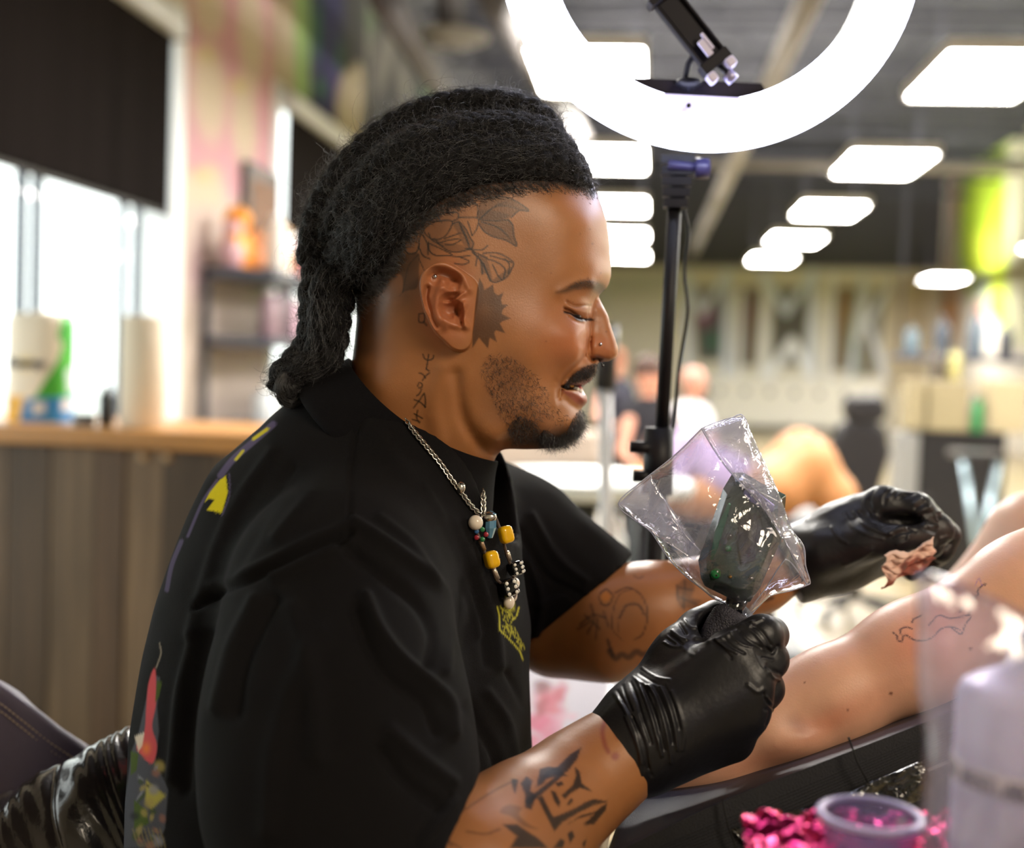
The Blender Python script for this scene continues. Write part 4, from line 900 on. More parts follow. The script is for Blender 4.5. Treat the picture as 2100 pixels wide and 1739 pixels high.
shirt_m = mat('black_cotton', '131214', .95, col=True, bump=(1500, .5), spec=.12)
tsh = mesh('t_shirt', to_world(SV), SQ, shirt_m, artist, cols=cS)
STREE = bvh(SV, SQ)
# collar: a ribbed band round the neck
cen_ = pc(867, 843, .965); a_ = (pc(1014, 946, .965)-pc(720, 742, .965))/2; b_ = np.array((0, .069, 0)); nn = np.cross(a_, b_); nn /= np.linalg.norm(nn)
if nn[2] < 0: nn = -nn
V = []; F_ = []; n = 72
prof = [(1.02, .002), (1.05, .001), (1.08, -.006), (1.20, -.020), (1.36, -.036), (1.30, -.042), (1.0, -.03), (.98, -.01)]
for s_, z_ in prof:
    for k in range(n):
        t = 2*math.pi*k/n; rib = 1+.0*math.sin(k*3)
        V.append(cen_+(a_*math.cos(t)+b_*math.sin(t))*s_*rib+nn*(z_-.012*abs(math.sin(t))**2))
m_ = len(prof)
for i in range(m_):
    for k in range(n): F_.append((i*n+k, i*n+(k+1) % n, ((i+1) % m_)*n+(k+1) % n, ((i+1) % m_)*n+k))
o = mesh('collar', to_world(np.array(V)), F_, shirt_m, tsh, cols=np.tile(srgb((.06, .055, .065)), (len(V), 1)))
sb = o.modifiers.new('s', 'SUBSURF'); sb.levels = sb.render_levels = 2
# trousers under the frame
f = Field((-.5, .6, -1.2), (.5, 1.4, -.3), .012)
for dd in (-.1, .1):
    f.chain([pc(700, 2150, .98+dd), pc(1450, 2350, .98+dd*1.6), pc(1480, 3500, .98+dd*1.6)], [.10, .075, .05], .04)
V, Q = f.surf(); V = relax(V, Q, 2)
mesh('trousers', to_world(V), Q, mat('dark_denim', '20222c', .9), artist)
# ================================================================ gloves
glove_m = mat('black_nitrile', '17161a', .43, bump=(260, .25), spec=.45)
def finger(f, L, k=.004, **kw): chain(f, L, k, **kw)
f = Field(pc(1200, 1690, .80)-np.array((0, .02, 0)), pc(1660, 1180, .80)+np.array((.02, .15, .01)), .0014)
chain(f, [(1215, 1585, .845, 88), (1268, 1548, .845, 90), (1330, 1505, .846, 92)], .012)
for L in ([(1310, 1470, .85, 60), (1500, 1338, .84, 46)], [(1325, 1500, .835, 64), (1538, 1398, .833, 49)], [(1340, 1530, .842, 64), (1532, 1460, .838, 49)], [(1345, 1555, .85, 58), (1500, 1518, .85, 46)]): chain(f, L, .016)
chain(f, [(1300, 1460, .865, 56), (1396, 1345, .872, 50), (1440, 1288, .885, 42)], .016)          # thumb root
finger(f, [(1430, 1292, .888, 40), (1468, 1268, .895, 34), (1508, 1268, .905, 29), (1528, 1282, .905, 25)], .006)
finger(f, [(1492, 1338, .842, 44), (1562, 1304, .848, 43), (1580, 1302, .872, 36), (1530, 1300, .90, 32)], .004)
finger(f, [(1538, 1396, .836, 44), (1577, 1352, .850, 40), (1575, 1352, .880, 34), (1520, 1352, .905, 30)], .003)
finger(f, [(1532, 1458, .842, 44), (1570, 1412, .856, 38), (1566, 1410, .886, 33), (1510, 1402, .91, 29)], .003)
finger(f, [(1500, 1516, .852, 42), (1540, 1470, .866, 35), (1536, 1468, .894, 31), (1490, 1460, .912, 27)], .003)
f.cone(pc(1490, 1245, .872), pc(1450, 1330, .872), 36*.87/FPX, 38*.87/FPX, .004, op='cut')
cn_ = np.array((-.78, 0, -.52)); f.plane(pc(1268, 1545, .845)+cn_*.001, cn_, .001)
GV, GQ = f.surf(); GV = relax(GV, GQ, 2); GV, GQ = subdiv(GV, GQ); GV = relax(GV, GQ, 2)
GR_ = Canvas(1200, 1200, 1660, 1680, res=1., ch=1)
def G1(L): return [(1230+x/3.78, 1180+y/3.78) for x, y in L]
for L, w, a in ([[(180, 860), (210, 960), (250, 1050)], 3, -1], [[(240, 830), (290, 960), (330, 1100), (400, 1300)], 3, -1.1], [[(290, 820), (330, 900), (400, 1100), (440, 1250), (480, 1400)], 3, 1.0],
        [[(330, 850), (390, 980), (450, 1150), (500, 1350)], 3, -1.1], [[(380, 860), (440, 960), (500, 1150), (540, 1350), (550, 1450)], 3, 1.0], [[(420, 860), (480, 980), (540, 1150), (570, 1300)], 3, -1.1],
        [[(470, 860), (530, 1000), (580, 1180), (600, 1350)], 3, .9], [[(510, 870), (570, 1000), (620, 1180)], 3, -.9], [[(560, 900), (610, 1040), (650, 1200), (640, 1350)], 3.5, .6], [[(100, 900), (200, 1050), (290, 1250), (330, 1450)], 4, .8],
        [[(140, 900), (240, 1080), (340, 1300), (380, 1500)], 3, -.9], [[(260, 790), (340, 850), (400, 880)], 3, 1], [[(310, 760), (420, 830), (500, 850)], 3, -.8], [[(330, 720), (440, 790), (540, 810)], 3, .8],
        [[(540, 460), (600, 500), (640, 530)], 2.5, -1.2], [[(560, 430), (620, 480), (670, 500)], 2.5, 1.], [[(620, 375), (650, 420), (670, 450)], 2.5, -1.2], [[(650, 340), (700, 400), (740, 410)], 3, .9], [[(500, 520), (560, 550), (640, 560)], 2.5, .9],
        [[(520, 490), (580, 530)], 2.5, -1.], [[(740, 490), (860, 510), (980, 470), (1080, 400), (1180, 370)], 5, 1.5], [[(880, 510), (940, 560), (1020, 640)], 3, -1], [[(900, 500), (980, 560), (1060, 600)], 2.5, .8], [[(960, 480), (1040, 560), (1120, 600)], 2.5, -.9],
        [[(1010, 450), (1090, 530), (1180, 560)], 2.5, .8], [[(1060, 410), (1150, 500), (1250, 560)], 2.5, -.8], [[(1100, 390), (1200, 450), (1290, 560)], 3, .7], [[(1160, 380), (1240, 420), (1330, 540)], 2.5, -.8],
        [[(1290, 560), (1340, 600), (1380, 550)], 3, -1.4], [[(1300, 690), (1360, 740), (1400, 760)], 3, -1.2], [[(1290, 720), (1340, 790), (1390, 810)], 2.5, 1], [[(1180, 570), (1240, 700), (1300, 760)], 5, .8],
        [[(1150, 850), (1220, 900), (1270, 880)], 4, .8], [[(1270, 920), (1300, 980), (1350, 1030)], 3, -1.2], [[(1290, 940), (1330, 1000)], 2.5, 1], [[(1280, 1040), (1320, 1060), (1290, 1160)], 3, -.8], [[(1260, 640), (1340, 660)], 2.5, .7],
        [[(760, 560), (740, 620), (640, 560)], 4, .5], [[(1260, 340), (1200, 370), (1160, 400)], 3, 1.], [[(440, 1000), (470, 1180), (450, 1350)], 2.5, .5], [[(200, 1100), (300, 1350), (320, 1550)], 3, .7], [[(250, 1100), (340, 1380), (400, 1550)], 3, -.7]):
    GR_.ridge(G1(L), w*1.05, a*1.25)
N_ = vnormals(GV, GQ); px, py = proj(GV); d_ = GR_.sample(px, py)[:, 0]*np.clip(-N_[:, 1]*1.8, 0, 1)
wf_ = np.clip((1440-px)/120, 0, 1)
d_ = d_/1000+vnoise(GV@np.array([[.8, 0, .6], [0, 1, 0], [-.6, 0, .8]])*np.array((1, .5, .3)), 500, 5)*.0005*wf_+vnoise(GV, 160, 6)*.0004
GV = GV+N_*d_[:, None]
g1 = mesh('glove', to_world(GV), GQ, glove_m, artist); g1['label'] = 'black nitrile glove gripping the tattoo machine'
GTREE = bvh(GV, GQ)
# cuff roll of the near glove
u1 = np.cross(cn_, (0, 1, 0)); u1 /= np.linalg.norm(u1)
cc = pc(1268, 1547, .845)+cn_*.0005
ring = [Vector(to_world(cc+(u1*math.cos(t)+np.array((0, 1, 0))*math.sin(t))*(.0292+.0006*math.sin(5*t)))) for t in np.linspace(0, 2*math.pi, 60)]
MB().tube(ring, .0012, 8, False).build('glove_cuff', glove_m, g1, True)
# far glove
f = Field(pc(1560, 1290, 1.08)-np.array((0, .06, 0)), pc(2010, 950, 1.08)+np.array((.01, .11, .01)), .0016)
chain(f, [(1560, 1200, 1.08, 62), (1640, 1150, 1.085, 70), (1735, 1108, 1.08, 76), (1780, 1085, 1.08, 74)], .012)
chain(f, [(1640, 1172, 1.09, 58), (1720, 1155, 1.09, 54), (1795, 1140, 1.09, 44)], .014)
finger(f, [(1790, 1062, 1.07, 58), (1812, 1040, 1.065, 42), (1880, 1046, 1.055, 34), (1925, 1086, 1.055, 28), (1908, 1118, 1.055, 24), (1898, 1126, 1.056, 20)], .006)
finger(f, [(1800, 1075, 1.09, 52), (1895, 1062, 1.095, 33), (1938, 1098, 1.095, 28), (1932, 1130, 1.09, 24)], .005)
finger(f, [(1790, 1100, 1.105, 46), (1890, 1090, 1.125, 30), (1925, 1130, 1.12, 26), (1905, 1152, 1.11, 23)], .005)
finger(f, [(1780, 1120, 1.115, 44), (1860, 1130, 1.14, 27), (1890, 1158, 1.135, 24), (1870, 1172, 1.12, 21)], .005)
finger(f, [(1690, 1130, 1.06, 52), (1780, 1108, 1.045, 38), (1842, 1104, 1.035, 29), (1882, 1098, 1.04, 26), (1893, 1102, 1.042, 20)], .010)
f.ell(pc(1848, 1068, 1.045), (.015, .012, .0045), .008, op='cut')
fcn = np.array((-.88, 0, -.40)); f.plane(pc(1612, 1165, 1.08), fcn, .001)
FV, FQ = f.surf(); FV = relax(FV, FQ, 2); FV, FQ = subdiv(FV, FQ); FV = relax(FV, FQ, 1)
Fr = Canvas(1560, 950, 2000, 1280, res=1., ch=1)
def G2(L): return [(1600+x/5.25, 960+y/5.25) for x, y in L]
for L, w, a in ([[(800, 480), (900, 600), (1050, 680), (1200, 720)], 4, 1.4], [[(860, 470), (960, 560), (1100, 620)], 3, -1.2], [[(700, 500), (800, 640), (950, 720), (1100, 760)], 4, .9], [[(940, 250), (900, 400), (960, 520)], 4, 1.], [[(1020, 210), (960, 350), (1000, 480)], 3.5, -1], [[(1200, 230), (1130, 300), (1120, 380)], 3, -1.2],
        [[(1230, 240), (1170, 330)], 3, 1], [[(1420, 240), (1320, 260), (1260, 310)], 3, 1.1], [[(1440, 270), (1340, 300)], 3, -1], [[(1520, 330), (1440, 380)], 3, 1.2], [[(1560, 370), (1460, 430)], 3, -1.2], [[(1600, 420), (1500, 470), (1480, 520)], 3, 1.2], [[(1640, 480), (1560, 500)], 3, -1.2],
        [[(1720, 470), (1660, 480), (1680, 560)], 3, 1.2], [[(1760, 520), (1700, 540)], 3, -1], [[(1180, 700), (1260, 660), (1340, 640)], 3, 1.4], [[(1200, 740), (1280, 700), (1400, 680)], 3, -1.2], [[(1260, 820), (1360, 780), (1380, 720)], 3, 1.2], [[(1380, 640), (1460, 680)], 3, -1], [[(1540, 580), (1600, 620), (1680, 620)], 3, 1.3],
        [[(1560, 650), (1660, 680)], 3, -1.2], [[(560, 640), (640, 760), (720, 800)], 4, .8], [[(700, 1040), (900, 940), (980, 880)], 5, 1.], [[(1720, 760), (1800, 740), (1860, 760)], 4, 1.], [[(1740, 850), (1820, 820)], 4, -1], [[(300, 560), (500, 480), (700, 380)], 6, .7]):
    Fr.ridge(G2(L), w, a)
N_ = vnormals(FV, FQ); px, py = proj(FV); FV = FV+N_*(Fr.sample(px, py)[:, 0]*np.clip(-N_[:, 1]*1.8, 0, 1)/1000+vnoise(FV, 170, 8)*.0007)[:, None]
g2 = mesh('glove', to_world(FV), FQ, glove_m, artist); g2['label'] = 'black nitrile glove pinching a stained wipe'
# ================================================================ wipe held in the far hand
def sheet(name, fn, nu, nv, m, parent=None, cols=None, thick=0):
    U, Vv = np.meshgrid(np.linspace(0, 1, nu), np.linspace(0, 1, nv), indexing='ij'); P_ = fn(U.ravel(), Vv.ravel())
    i = np.arange(nu*nv).reshape(nu, nv); Fq = np.stack([i[:-1, :-1], i[1:, :-1], i[1:, 1:], i[:-1, 1:]], -1).reshape(-1, 4)
    c = cols(U.ravel(), Vv.ravel()) if cols is not None else None
    o = mesh(name, to_world(P_), Fq, m, parent, cols=c)
    if thick: s_ = o.modifiers.new('t', 'SOLIDIFY'); s_.thickness = thick; s_.offset = 0
    return o
def bil(q, u, v): return (q[0]*((1-u)*(1-v))[:, None]+q[1]*(u*(1-v))[:, None]+q[2]*(u*v)[:, None]+q[3]*((1-u)*v)[:, None])
def wipefn(u, v):
    q = [np.array(pc(*p)) for p in [(1812, 1138, 1.012), (1916, 1104, 1.015), (1914, 1150, 1.03), (1814, 1206, 1.02)]]
    p = bil(q, u, v); w_ = vnoise(np.c_[u*1.0, v*1.6, 0*u], 9, 21); w2 = vnoise(np.c_[u*1.0, v*1.2, 0*u], 24, 27); p[:, 1] += .007*w_+.0025*w2; p[:, 2] += .002*np.sin(u*9+v*5)+.002*w2-.003*np.sin(u*3.1)*(1-v); p[:, 0] += .002*np.sin(v*11+u*3); return p
def wipec(u, v):
    n1 = vnoise(np.c_[u, v, 0*u], 11, 22); n2 = vnoise(np.c_[u, v, 0*u], 26, 23); t = np.clip((v-.28)*3+n1*1.6+n2*1.2, 0, 1)[:, None]*.9; c0 = np.array(srgb((.92, .80, .74))); c1 = np.array(srgb((.55, .22, .16))); c2 = np.array(srgb((.3, .1, .09)))
    k = np.clip(n2*2, 0, 1)[:, None]; return c0*(1-t)+(c1*(1-k)+c2*k)*t
w = sheet('paper_wipe', wipefn, 50, 50, mat('wipe_paper', 'e0c8b8', .9, col=True), cols=wipec, thick=.0012)
sb = w.modifiers.new('s', 'SUBSURF'); sb.levels = 1
tag(w, 'crumpled paper wipe stained red, pinched in the black-gloved far hand', 'wipe')
# ================================================================ client: arm on the rest and bent leg behind
CLc = Canvas(1300, 980, 2140, 1680, np.array(srgb((.91, .70, .58))))
CLc.blob(1640, 1490, 34, 18, np.array(srgb((.60, .37, .28))), .75, .6); CLc.blob(1700, 1480, 60, 26, np.array(srgb((.84, .52, .38))), .6, -.4); CLc.blob(1780, 1440, 90, 40, np.array(srgb((.83, .55, .43))), .4, -.4)
CLc.blob(1900, 1310, 90, 50, np.array(srgb((.88, .52, .45))), .6, -.5); CLc.blob(1560, 1560, 120, 30, np.array(srgb((.66, .40, .30))), .6, -.3)
PUR = np.array(srgb((.20, .12, .22)))
for L in ([(1832, 1297), (1840, 1305), (1842, 1314), (1850, 1314), (1852, 1305), (1860, 1303), (1870, 1310), (1880, 1313), (1900, 1312), (1915, 1305), (1930, 1290), (1950, 1285), (1970, 1292)],
          [(1846, 1300), (1848, 1290), (1860, 1286), (1872, 1290)], [(1870, 1278), (1874, 1270), (1890, 1262)], [(1905, 1282), (1925, 1262), (1950, 1268), (1990, 1262), (1980, 1280), (1972, 1300), (1962, 1296), (1950, 1285)],
          [(1990, 1230), (2004, 1222), (2006, 1210), (2018, 1198), (2020, 1200)], [(1968, 1256), (1972, 1248), (1984, 1238)], [(1995, 1240), (1985, 1262)]): CLc.stroke(L, 3.2, PUR, .85, 1.5)
CLc.stroke([(2000, 1200), (2008, 1186), (2014, 1200)], 2, np.array(srgb((.6, .4, .7))), .6, 1.5)
for x, y, r in [(1827, 1422, 4), (1739, 1457, 2.5), (1545, 1500, 2), (1990, 1330, 4), (1650, 1400, 2)]: CLc.blob(x, y, r, r*.9, np.array(srgb((.42, .20, .14))), .85, 0, 2)
ca_ = [(1340, 1592, .915, 42), (1480, 1545, .925, 62), (1585, 1480, .93, 82), (1700, 1432, .93, 92), (1870, 1346, .93, 101), (2110, 1218, .935, 112), (2400, 1060, .96, 128)]
lo, hi = bounds(ca_, .02); f = Field(lo, hi, .0026); chain(f, ca_, .02)
f.ell(pc(1620, 1508, .905), (.016, .010, .008), .022, rot=None)
f.ell(pc(1650, 1484, .886), (.013, .006, .004), .016, op='cut')
CV, CQ = f.surf(); CV = relax(CV, CQ, 3); CV, CQ = subdiv(CV, CQ); CV = relax(CV, CQ, 1)
lg = [(1900, 1520, 1.42, 78), (1990, 1280, 1.40, 92), (2125, 1105, 1.38, 92), (2300, 1160, 1.36, 130), (2700, 1300, 1.3, 150)]
lo, hi = bounds(lg, .03); f = Field(lo, hi, .006); chain(f, lg, .018)
f.chain([pc(2008, 1110, 1.34), pc(2016, 1150, 1.335), pc(2004, 1200, 1.34)], [.003, .006, .004], .014, op='cut')
LV, LQ = f.surf(); LV = relax(LV, LQ, 2); LV, LQ = subdiv(LV, LQ)
tc_ = [(2300, 1140, 1.34, 140), (2500, 1080, 1.1, 180), (2450, 1040, .98, 135)]
lo, hi = bounds(tc_, .03); f = Field(lo, hi, .01); chain(f, tc_, .03); XV, XQ = f.surf()
V, Q = join_vq([(CV, CQ), (LV, LQ), (XV, XQ)])
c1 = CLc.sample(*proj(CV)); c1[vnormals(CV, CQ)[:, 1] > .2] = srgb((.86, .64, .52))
cols = np.vstack([c1, np.tile(srgb((.93, .76, .68)), (len(LV), 1)), np.tile(srgb((.9, .72, .62)), (len(XV), 1))]); cols *= (1+.05*vnoise(V, 120, 31)+.04*vnoise(V, 400, 32))[:, None]
client = empty('person', 'tattoo client with bare outstretched forearm on the armrest and bare bent knee', 'person', loc=P(2300, 1800, 1.3))
mesh('body', to_world(V), Q, mat('client_skin', 'dba385', .45, col=True, bump=(700, .10), sss=.2), client, cols=cols)
CTREE = bvh(CV, CQ)
0 and MB().lathe(P(2105, 1150, 1.345), [(.060, -.006), (.064, -.006), (.064, .006), (.060, .006)], 32, (.5, .2, .6)).build('sock_band', mat('white_knit', 'f2f0ee', .9), client, True)
# ================================================================ braids and beard
hair_m = mat('black_hair', '070608', .75, spec=.25, bump=(500, 1.0))
hm = bpy.data.materials.new('hair_strand'); hm.use_nodes = True
b_ = hm.node_tree.nodes['Principled BSDF']; b_.inputs['Base Color'].default_value = (.010, .008, .010, 1); b_.inputs['Roughness'].default_value = .33; b_.inputs['Specular IOR Level'].default_value = .9
def along(L, step):
    p = spline(L, 12); d = np.r_[0, np.cumsum(np.linalg.norm(np.diff(p, axis=0), axis=1))]; n = max(2, int(d[-1]/step)); s = np.linspace(0, d[-1], n)
    return np.stack([np.interp(s, d, p[:, k]) for k in range(3)], 1), s
def hp(px, py, off=6): return head_pt(px, py, off)
rows = [[(1206, 356, 3), (1150, 330, 5), (1060, 324, 7), (970, 332, 8), (888, 362, 9), (816, 412, 9), (760, 476, 10), (724, 548, 11)],
        [(1200, 338, 3), (1130, 308, 5), (1040, 302, 7), (950, 308, 8), (868, 340, 9), (790, 396, 9), (735, 460, 10), (690, 535, 12)],
        [(1176, 300, 3), (1110, 268, 5), (1030, 258, 7), (940, 264, 8), (850, 292, 9), (770, 346, 9), (705, 420, 10), (664, 500, 10)],
        [(1212, 380, 1), (1180, 360, 2), (1120, 348, 3), (1050, 346, 4), (980, 354, 5), (905, 382, 6), (838, 430, 7), (790, 492, 8), (750, 556, 8)]]
ropes = []
for L in rows: ropes.append((np.array([hp(*p) for p in L]), .0125 if L is not rows[3] else .0085))
# top and far side rows, mirrored about the crown
def crown(px, py, yy): 
    v = pc(px, py, D0); v[1] = D0+yy; return v
ropes.append((np.array([crown(x, y, yy) for x, y, yy in [(1150, 268, -.012), (1100, 238, -.012), (1030, 220, -.014), (950, 218, -.014), (860, 240, -.014), (775, 288, -.012), (700, 362, -.012), (652, 450, -.012), (636, 540, -.012)]]), .0125))
ropes.append((np.array([crown(x, y, yy) for x, y, yy in [(1160, 276, .014), (1100, 242, .014), (1030, 222, .014), (950, 220, .014), (860, 244, .014), (775, 294, .014), (700, 368, .014), (656, 455, .012), (640, 545, .01)]]), .0125))
for L in rows[:3]: 
    a = np.array([hp(*p) for p in L]); a[:, 1] = 2*D0-a[:, 1]; ropes.append((a, .0125))
D_ = D0-.012
def dp(px, py, off=0.): return pc(px, py, D_-off)
hang = [([dp(728, 560, .03), dp(698, 590, .02), dp(688, 640, .012), dp(678, 700, .01), dp(662, 750, .012), dp(640, 795, .012), dp(622, 815, .01)], .0125),
        ([dp(690, 535, .02), dp(676, 570, .02), dp(672, 620, .018), dp(668, 680, .018), dp(658, 735, .018), dp(620, 772, .02), dp(590, 795, .018)], .0135),
        ([dp(670, 500, .0), dp(658, 545, .006), dp(652, 600, .006), dp(650, 660, .006), dp(642, 710, .006), dp(606, 755, .01), dp(582, 772, .01), dp(560, 800, .01)], .0135),
        ([dp(650, 540, -.012), dp(654, 600, -.02), dp(656, 660, -.02), dp(652, 720, -.02), dp(640, 780, -.018), dp(612, 812, -.018)], .0135),
        ([dp(680, 560, -.03), dp(672, 620, -.02), dp(672, 680, -.015), dp(662, 740, -.01), dp(640, 790, -.01)], .0125),
        ([dp(600, 770, .02), dp(585, 785, .025), dp(600, 815, .02), dp(622, 800, .02)], .0105)]
pieces = ropes+[(np.array(a), r) for a, r in hang]
strands = []; fz = np.random.default_rng(3)
base_strands = []
for ri, (L, R) in enumerate(pieces):
    c, s = along(L, .0022); T = np.gradient(c, axis=0); T /= np.linalg.norm(T, axis=1)[:, None]
    if ri < len(ropes):
        ctr = pc(900, 520, D0); up = c-ctr; 
    else: up = np.tile((0, -1., 0), (len(c), 1))
    up = up-T*(up*T).sum(1)[:, None]; up /= np.linalg.norm(up, axis=1)[:, None]; sd = np.cross(T, up)
    mb = MB(); fade = np.clip(np.minimum(s/.03+.35, 1), 0, 1)*(np.clip((s[-1]-s)/.03+.45, 0, 1) if ri >= len(ropes) else 1)
    for k in range(3):
        ph = s/(R*3.2)*2*math.pi/1.0+k*2*math.pi/3
        jit = vnoise(c, 260, ri*7+k)*.0016; q = c+sd*((np.sin(ph)*R*.56+jit)*fade)[:, None]+up*(np.sin(2*ph)*R*.22*fade)[:, None]
        mb.tube([Vector(to_world(v)) for v in q[::1]], list((R*.54*fade)), 9, True)
        # frizz and fine hair following the strand
        n = int(len(q)*11)
        for _ in range(n):
            i = fz.integers(0, len(q)-1); a = fz.random()*6.283; L_ = fz.integers(5, 10); r0 = R*.55*fade[i]
            x = q[i]+(up[i]*math.cos(a)+sd[i]*math.sin(a))*r0; out_ = (up[i]*math.cos(a)+sd[i]*math.sin(a)); dd = T[i]*1.0+out_*fz.uniform(-.1, .5)+fz.normal(size=3)*.35; dd /= np.linalg.norm(dd)
            cur = fz.normal(size=3); cur -= dd*cur.dot(dd); cur /= np.linalg.norm(cur)+1e-9; st = fz.uniform(.0012, .0026); pts_ = [x]
            w_ = fz.uniform(.2, .55)
            for j in range(L_):
                x = x+dd*st; pts_.append(x); nd_ = dd+cur*w_; dd = nd_/np.linalg.norm(nd_); cur = cur-dd*cur.dot(dd); cur = cur/(np.linalg.norm(cur)+1e-9)+fz.normal(size=3)*.25
            strands.append(np.array(pts_))
    o = mb.build('braid', hair_m, artist, True)
for ri, (L, R) in enumerate(pieces):
    c, s = along(L, .004); T = np.gradient(c, axis=0); T /= np.linalg.norm(T, axis=1)[:, None]; m_ = len(c)
    up = (c-pc(900, 520, D0)) if ri < len(ropes) else np.tile((0, -1., 0), (m_, 1)); up = up-T*(up*T).sum(1)[:, None]; up /= np.linalg.norm(up, axis=1)[:, None]; sd = np.cross(T, up)
    for _ in range(230):
        n_s = int(fz.integers(6, min(16, m_))); i0 = int(fz.integers(0, m_-n_s+1)); a0 = fz.random()*6.283; tw = fz.choice([-1, 1])*fz.uniform(.06, .16); rr = R*fz.uniform(.85, 1.08); k_ = np.arange(n_s); a = a0+tw*k_+fz.normal(size=n_s).cumsum()*.05
        fd = np.clip(np.minimum(s[i0:i0+n_s]/.03+.4, 1), 0, 1)*(np.clip((s[-1]-s[i0:i0+n_s])/.03+.5, 0, 1) if ri >= len(ropes) else 1)
        lift = rr*fd+.0016*np.clip(k_/n_s-.6, 0, 1)*fz.uniform(0, 4)
        strands.append(c[i0:i0+n_s]+up[i0:i0+n_s]*(np.cos(a)*lift*.9)[:, None]+sd[i0:i0+n_s]*(np.sin(a)*lift)[:, None]+fz.normal(size=(n_s, 3)).cumsum(0)*.00025)
# cap of hair under and between the rows
f = Field(pc(600, 700, D0)-np.array((0, .11, 0)), pc(1280, 170, D0)+np.array((0, .11, 0)), .003)
for i_, (L, R) in enumerate(ropes):
    if i_ == 3: continue
    f.chain([v+(pc(880, 470, D0)-v)*.085 for v in L], [R*.85]*len(L), .012)
V, Q = f.surf(); V = relax(V, Q, 3)
N_ = vnormals(V, Q); V = V+N_*(vnoise(V, 500, 9)*.0012)[:, None]
hcap = mesh('hair_cap', to_world(V), Q, hair_m, artist)
# curls standing off the crown
sel = fz.choice(len(V), 9000); 
for i in sel:
    n = N_[i]
    if n[2] < -.5: continue
    x = V[i].copy(); hi_ = fz.random() < .2
    dd = n*fz.uniform(.3, 1)+np.array((-.9, 0, .1))*fz.uniform(-.2, 1)+fz.normal(size=3)*.4; dd /= np.linalg.norm(dd); cur = fz.normal(size=3); cur -= dd*cur.dot(dd); cur /= np.linalg.norm(cur)
    st = fz.uniform(.0020, .0040) if hi_ else fz.uniform(.0012, .0022); w_ = fz.uniform(.15, .4) if hi_ else fz.uniform(.3, .7); pts_ = [x]
    for j in range(fz.integers(7, 13) if hi_ else fz.integers(5, 9)):
        x = x+dd*st; pts_.append(x); nd_ = dd+cur*w_; dd = nd_/np.linalg.norm(nd_); cur = cur-dd*cur.dot(dd); cur = cur/(np.linalg.norm(cur)+1e-9)+fz.normal(size=3)*.15
    strands.append(np.array(pts_))
# short hairs along the front hairline, over the skin
for _ in range(2600):
    t = fz.random(); L = [(1224, 398), (1200, 392), (1165, 385), (1110, 384), (1050, 392), (990, 402), (930, 424), (870, 458), (830, 505), (808, 556), (775, 600), (735, 640)]
    k = t*(len(L)-1); i = int(k); fr = k-i; px = L[i][0]*(1-fr)+L[i+1][0]*fr; py = L[i][1]*(1-fr)+L[i+1][1]*fr
    px += fz.normal()*7; py += fz.normal()*8-2
    x = head_pt(px, py, .2); dd = np.array((-.7+fz.normal()*.4, -.25, .5+fz.normal()*.35)); dd /= np.linalg.norm(dd); pts_ = [x]; cur = fz.normal(size=3)*.15
    for j in range(6): x = x+dd*.0013; pts_.append(x); dd = dd+cur; dd /= np.linalg.norm(dd)
    strands.append(np.array(pts_))
hair('frizz', strands, .00011, hm, artist)
# facial hair
fac = []
def grow(poly, n, dirn, ln, curl=.12, spread=.35, off=.1, seg=6):
    poly = np.array(poly, float); x0, y0 = poly.min(0); x1, y1 = poly.max(0); c = 0; tries = 0
    while c < n and tries < n*12:
        tries += 1; px, py = fz.uniform(x0, x1), fz.uniform(y0, y1); ins_ = False; j = len(poly)-1
        for i in range(len(poly)):
            xi, yi = poly[i]; xj, yj = poly[j]
            if (yi > py) != (yj > py) and px < (xj-xi)*(py-yi)/(yj-yi)+xi: ins_ = not ins_
            j = i
        if not ins_: continue
        c += 1; x = head_pt(px, py, off); 
        if c % 3 == 0 and px > 1100: x = x.copy(); x[1] = 2*D0-x[1]; sy = 1
        else: sy = -1
        d3 = dirn(px, py) if callable(dirn) else dirn
        dd = np.array((d3[0], sy*abs(d3[1]), d3[2]))+fz.normal(size=3)*spread; dd /= np.linalg.norm(dd); cur = fz.normal(size=3)*curl; l_ = ln*fz.uniform(.6, 1.2); p_ = [x]
        for k in range(seg): x = x+dd*l_/seg; p_.append(x); dd = dd+cur; dd /= np.linalg.norm(dd)
        fac.append(np.array(p_))
grow([(1150, 800), (1162, 780), (1178, 764), (1196, 752), (1222, 743), (1225, 750), (1220, 764), (1206, 776), (1186, 780), (1168, 786), (1156, 795)], 1100, (.45, .35, -.8), .0050, .12, .3)
grow([(1196, 842), (1200, 870), (1194, 890), (1180, 903), (1160, 914), (1135, 918), (1110, 915), (1100, 900), (1115, 880), (1145, 895), (1165, 880), (1178, 850), (1190, 838)], 2100, (.25, .35, -.85), .0080, .14, .4)
grow([(1100, 905), (1050, 912), (1040, 880), (1060, 850), (1090, 860), (1120, 890)], 700, (.3, .5, -.8), .0045, .2, .4)
grow([(1000, 725), (1050, 730), (1100, 770), (1125, 800), (1130, 840), (1100, 880), (1060, 890), (1020, 850), (1000, 800), (985, 760)], 1300, (.35, .4, -.8), .0036, .22, .5)
grow([(1140, 830), (1165, 850), (1160, 880), (1130, 870), (1110, 840)], 120, (.3, .4, -.8), .003, .25, .4)
grow([(1162, 592), (1185, 580), (1208, 575), (1232, 580), (1243, 586), (1243, 595), (1234, 601), (1212, 592), (1186, 594)], 900, (-.75, .35, .25), .0040, .05, .2)
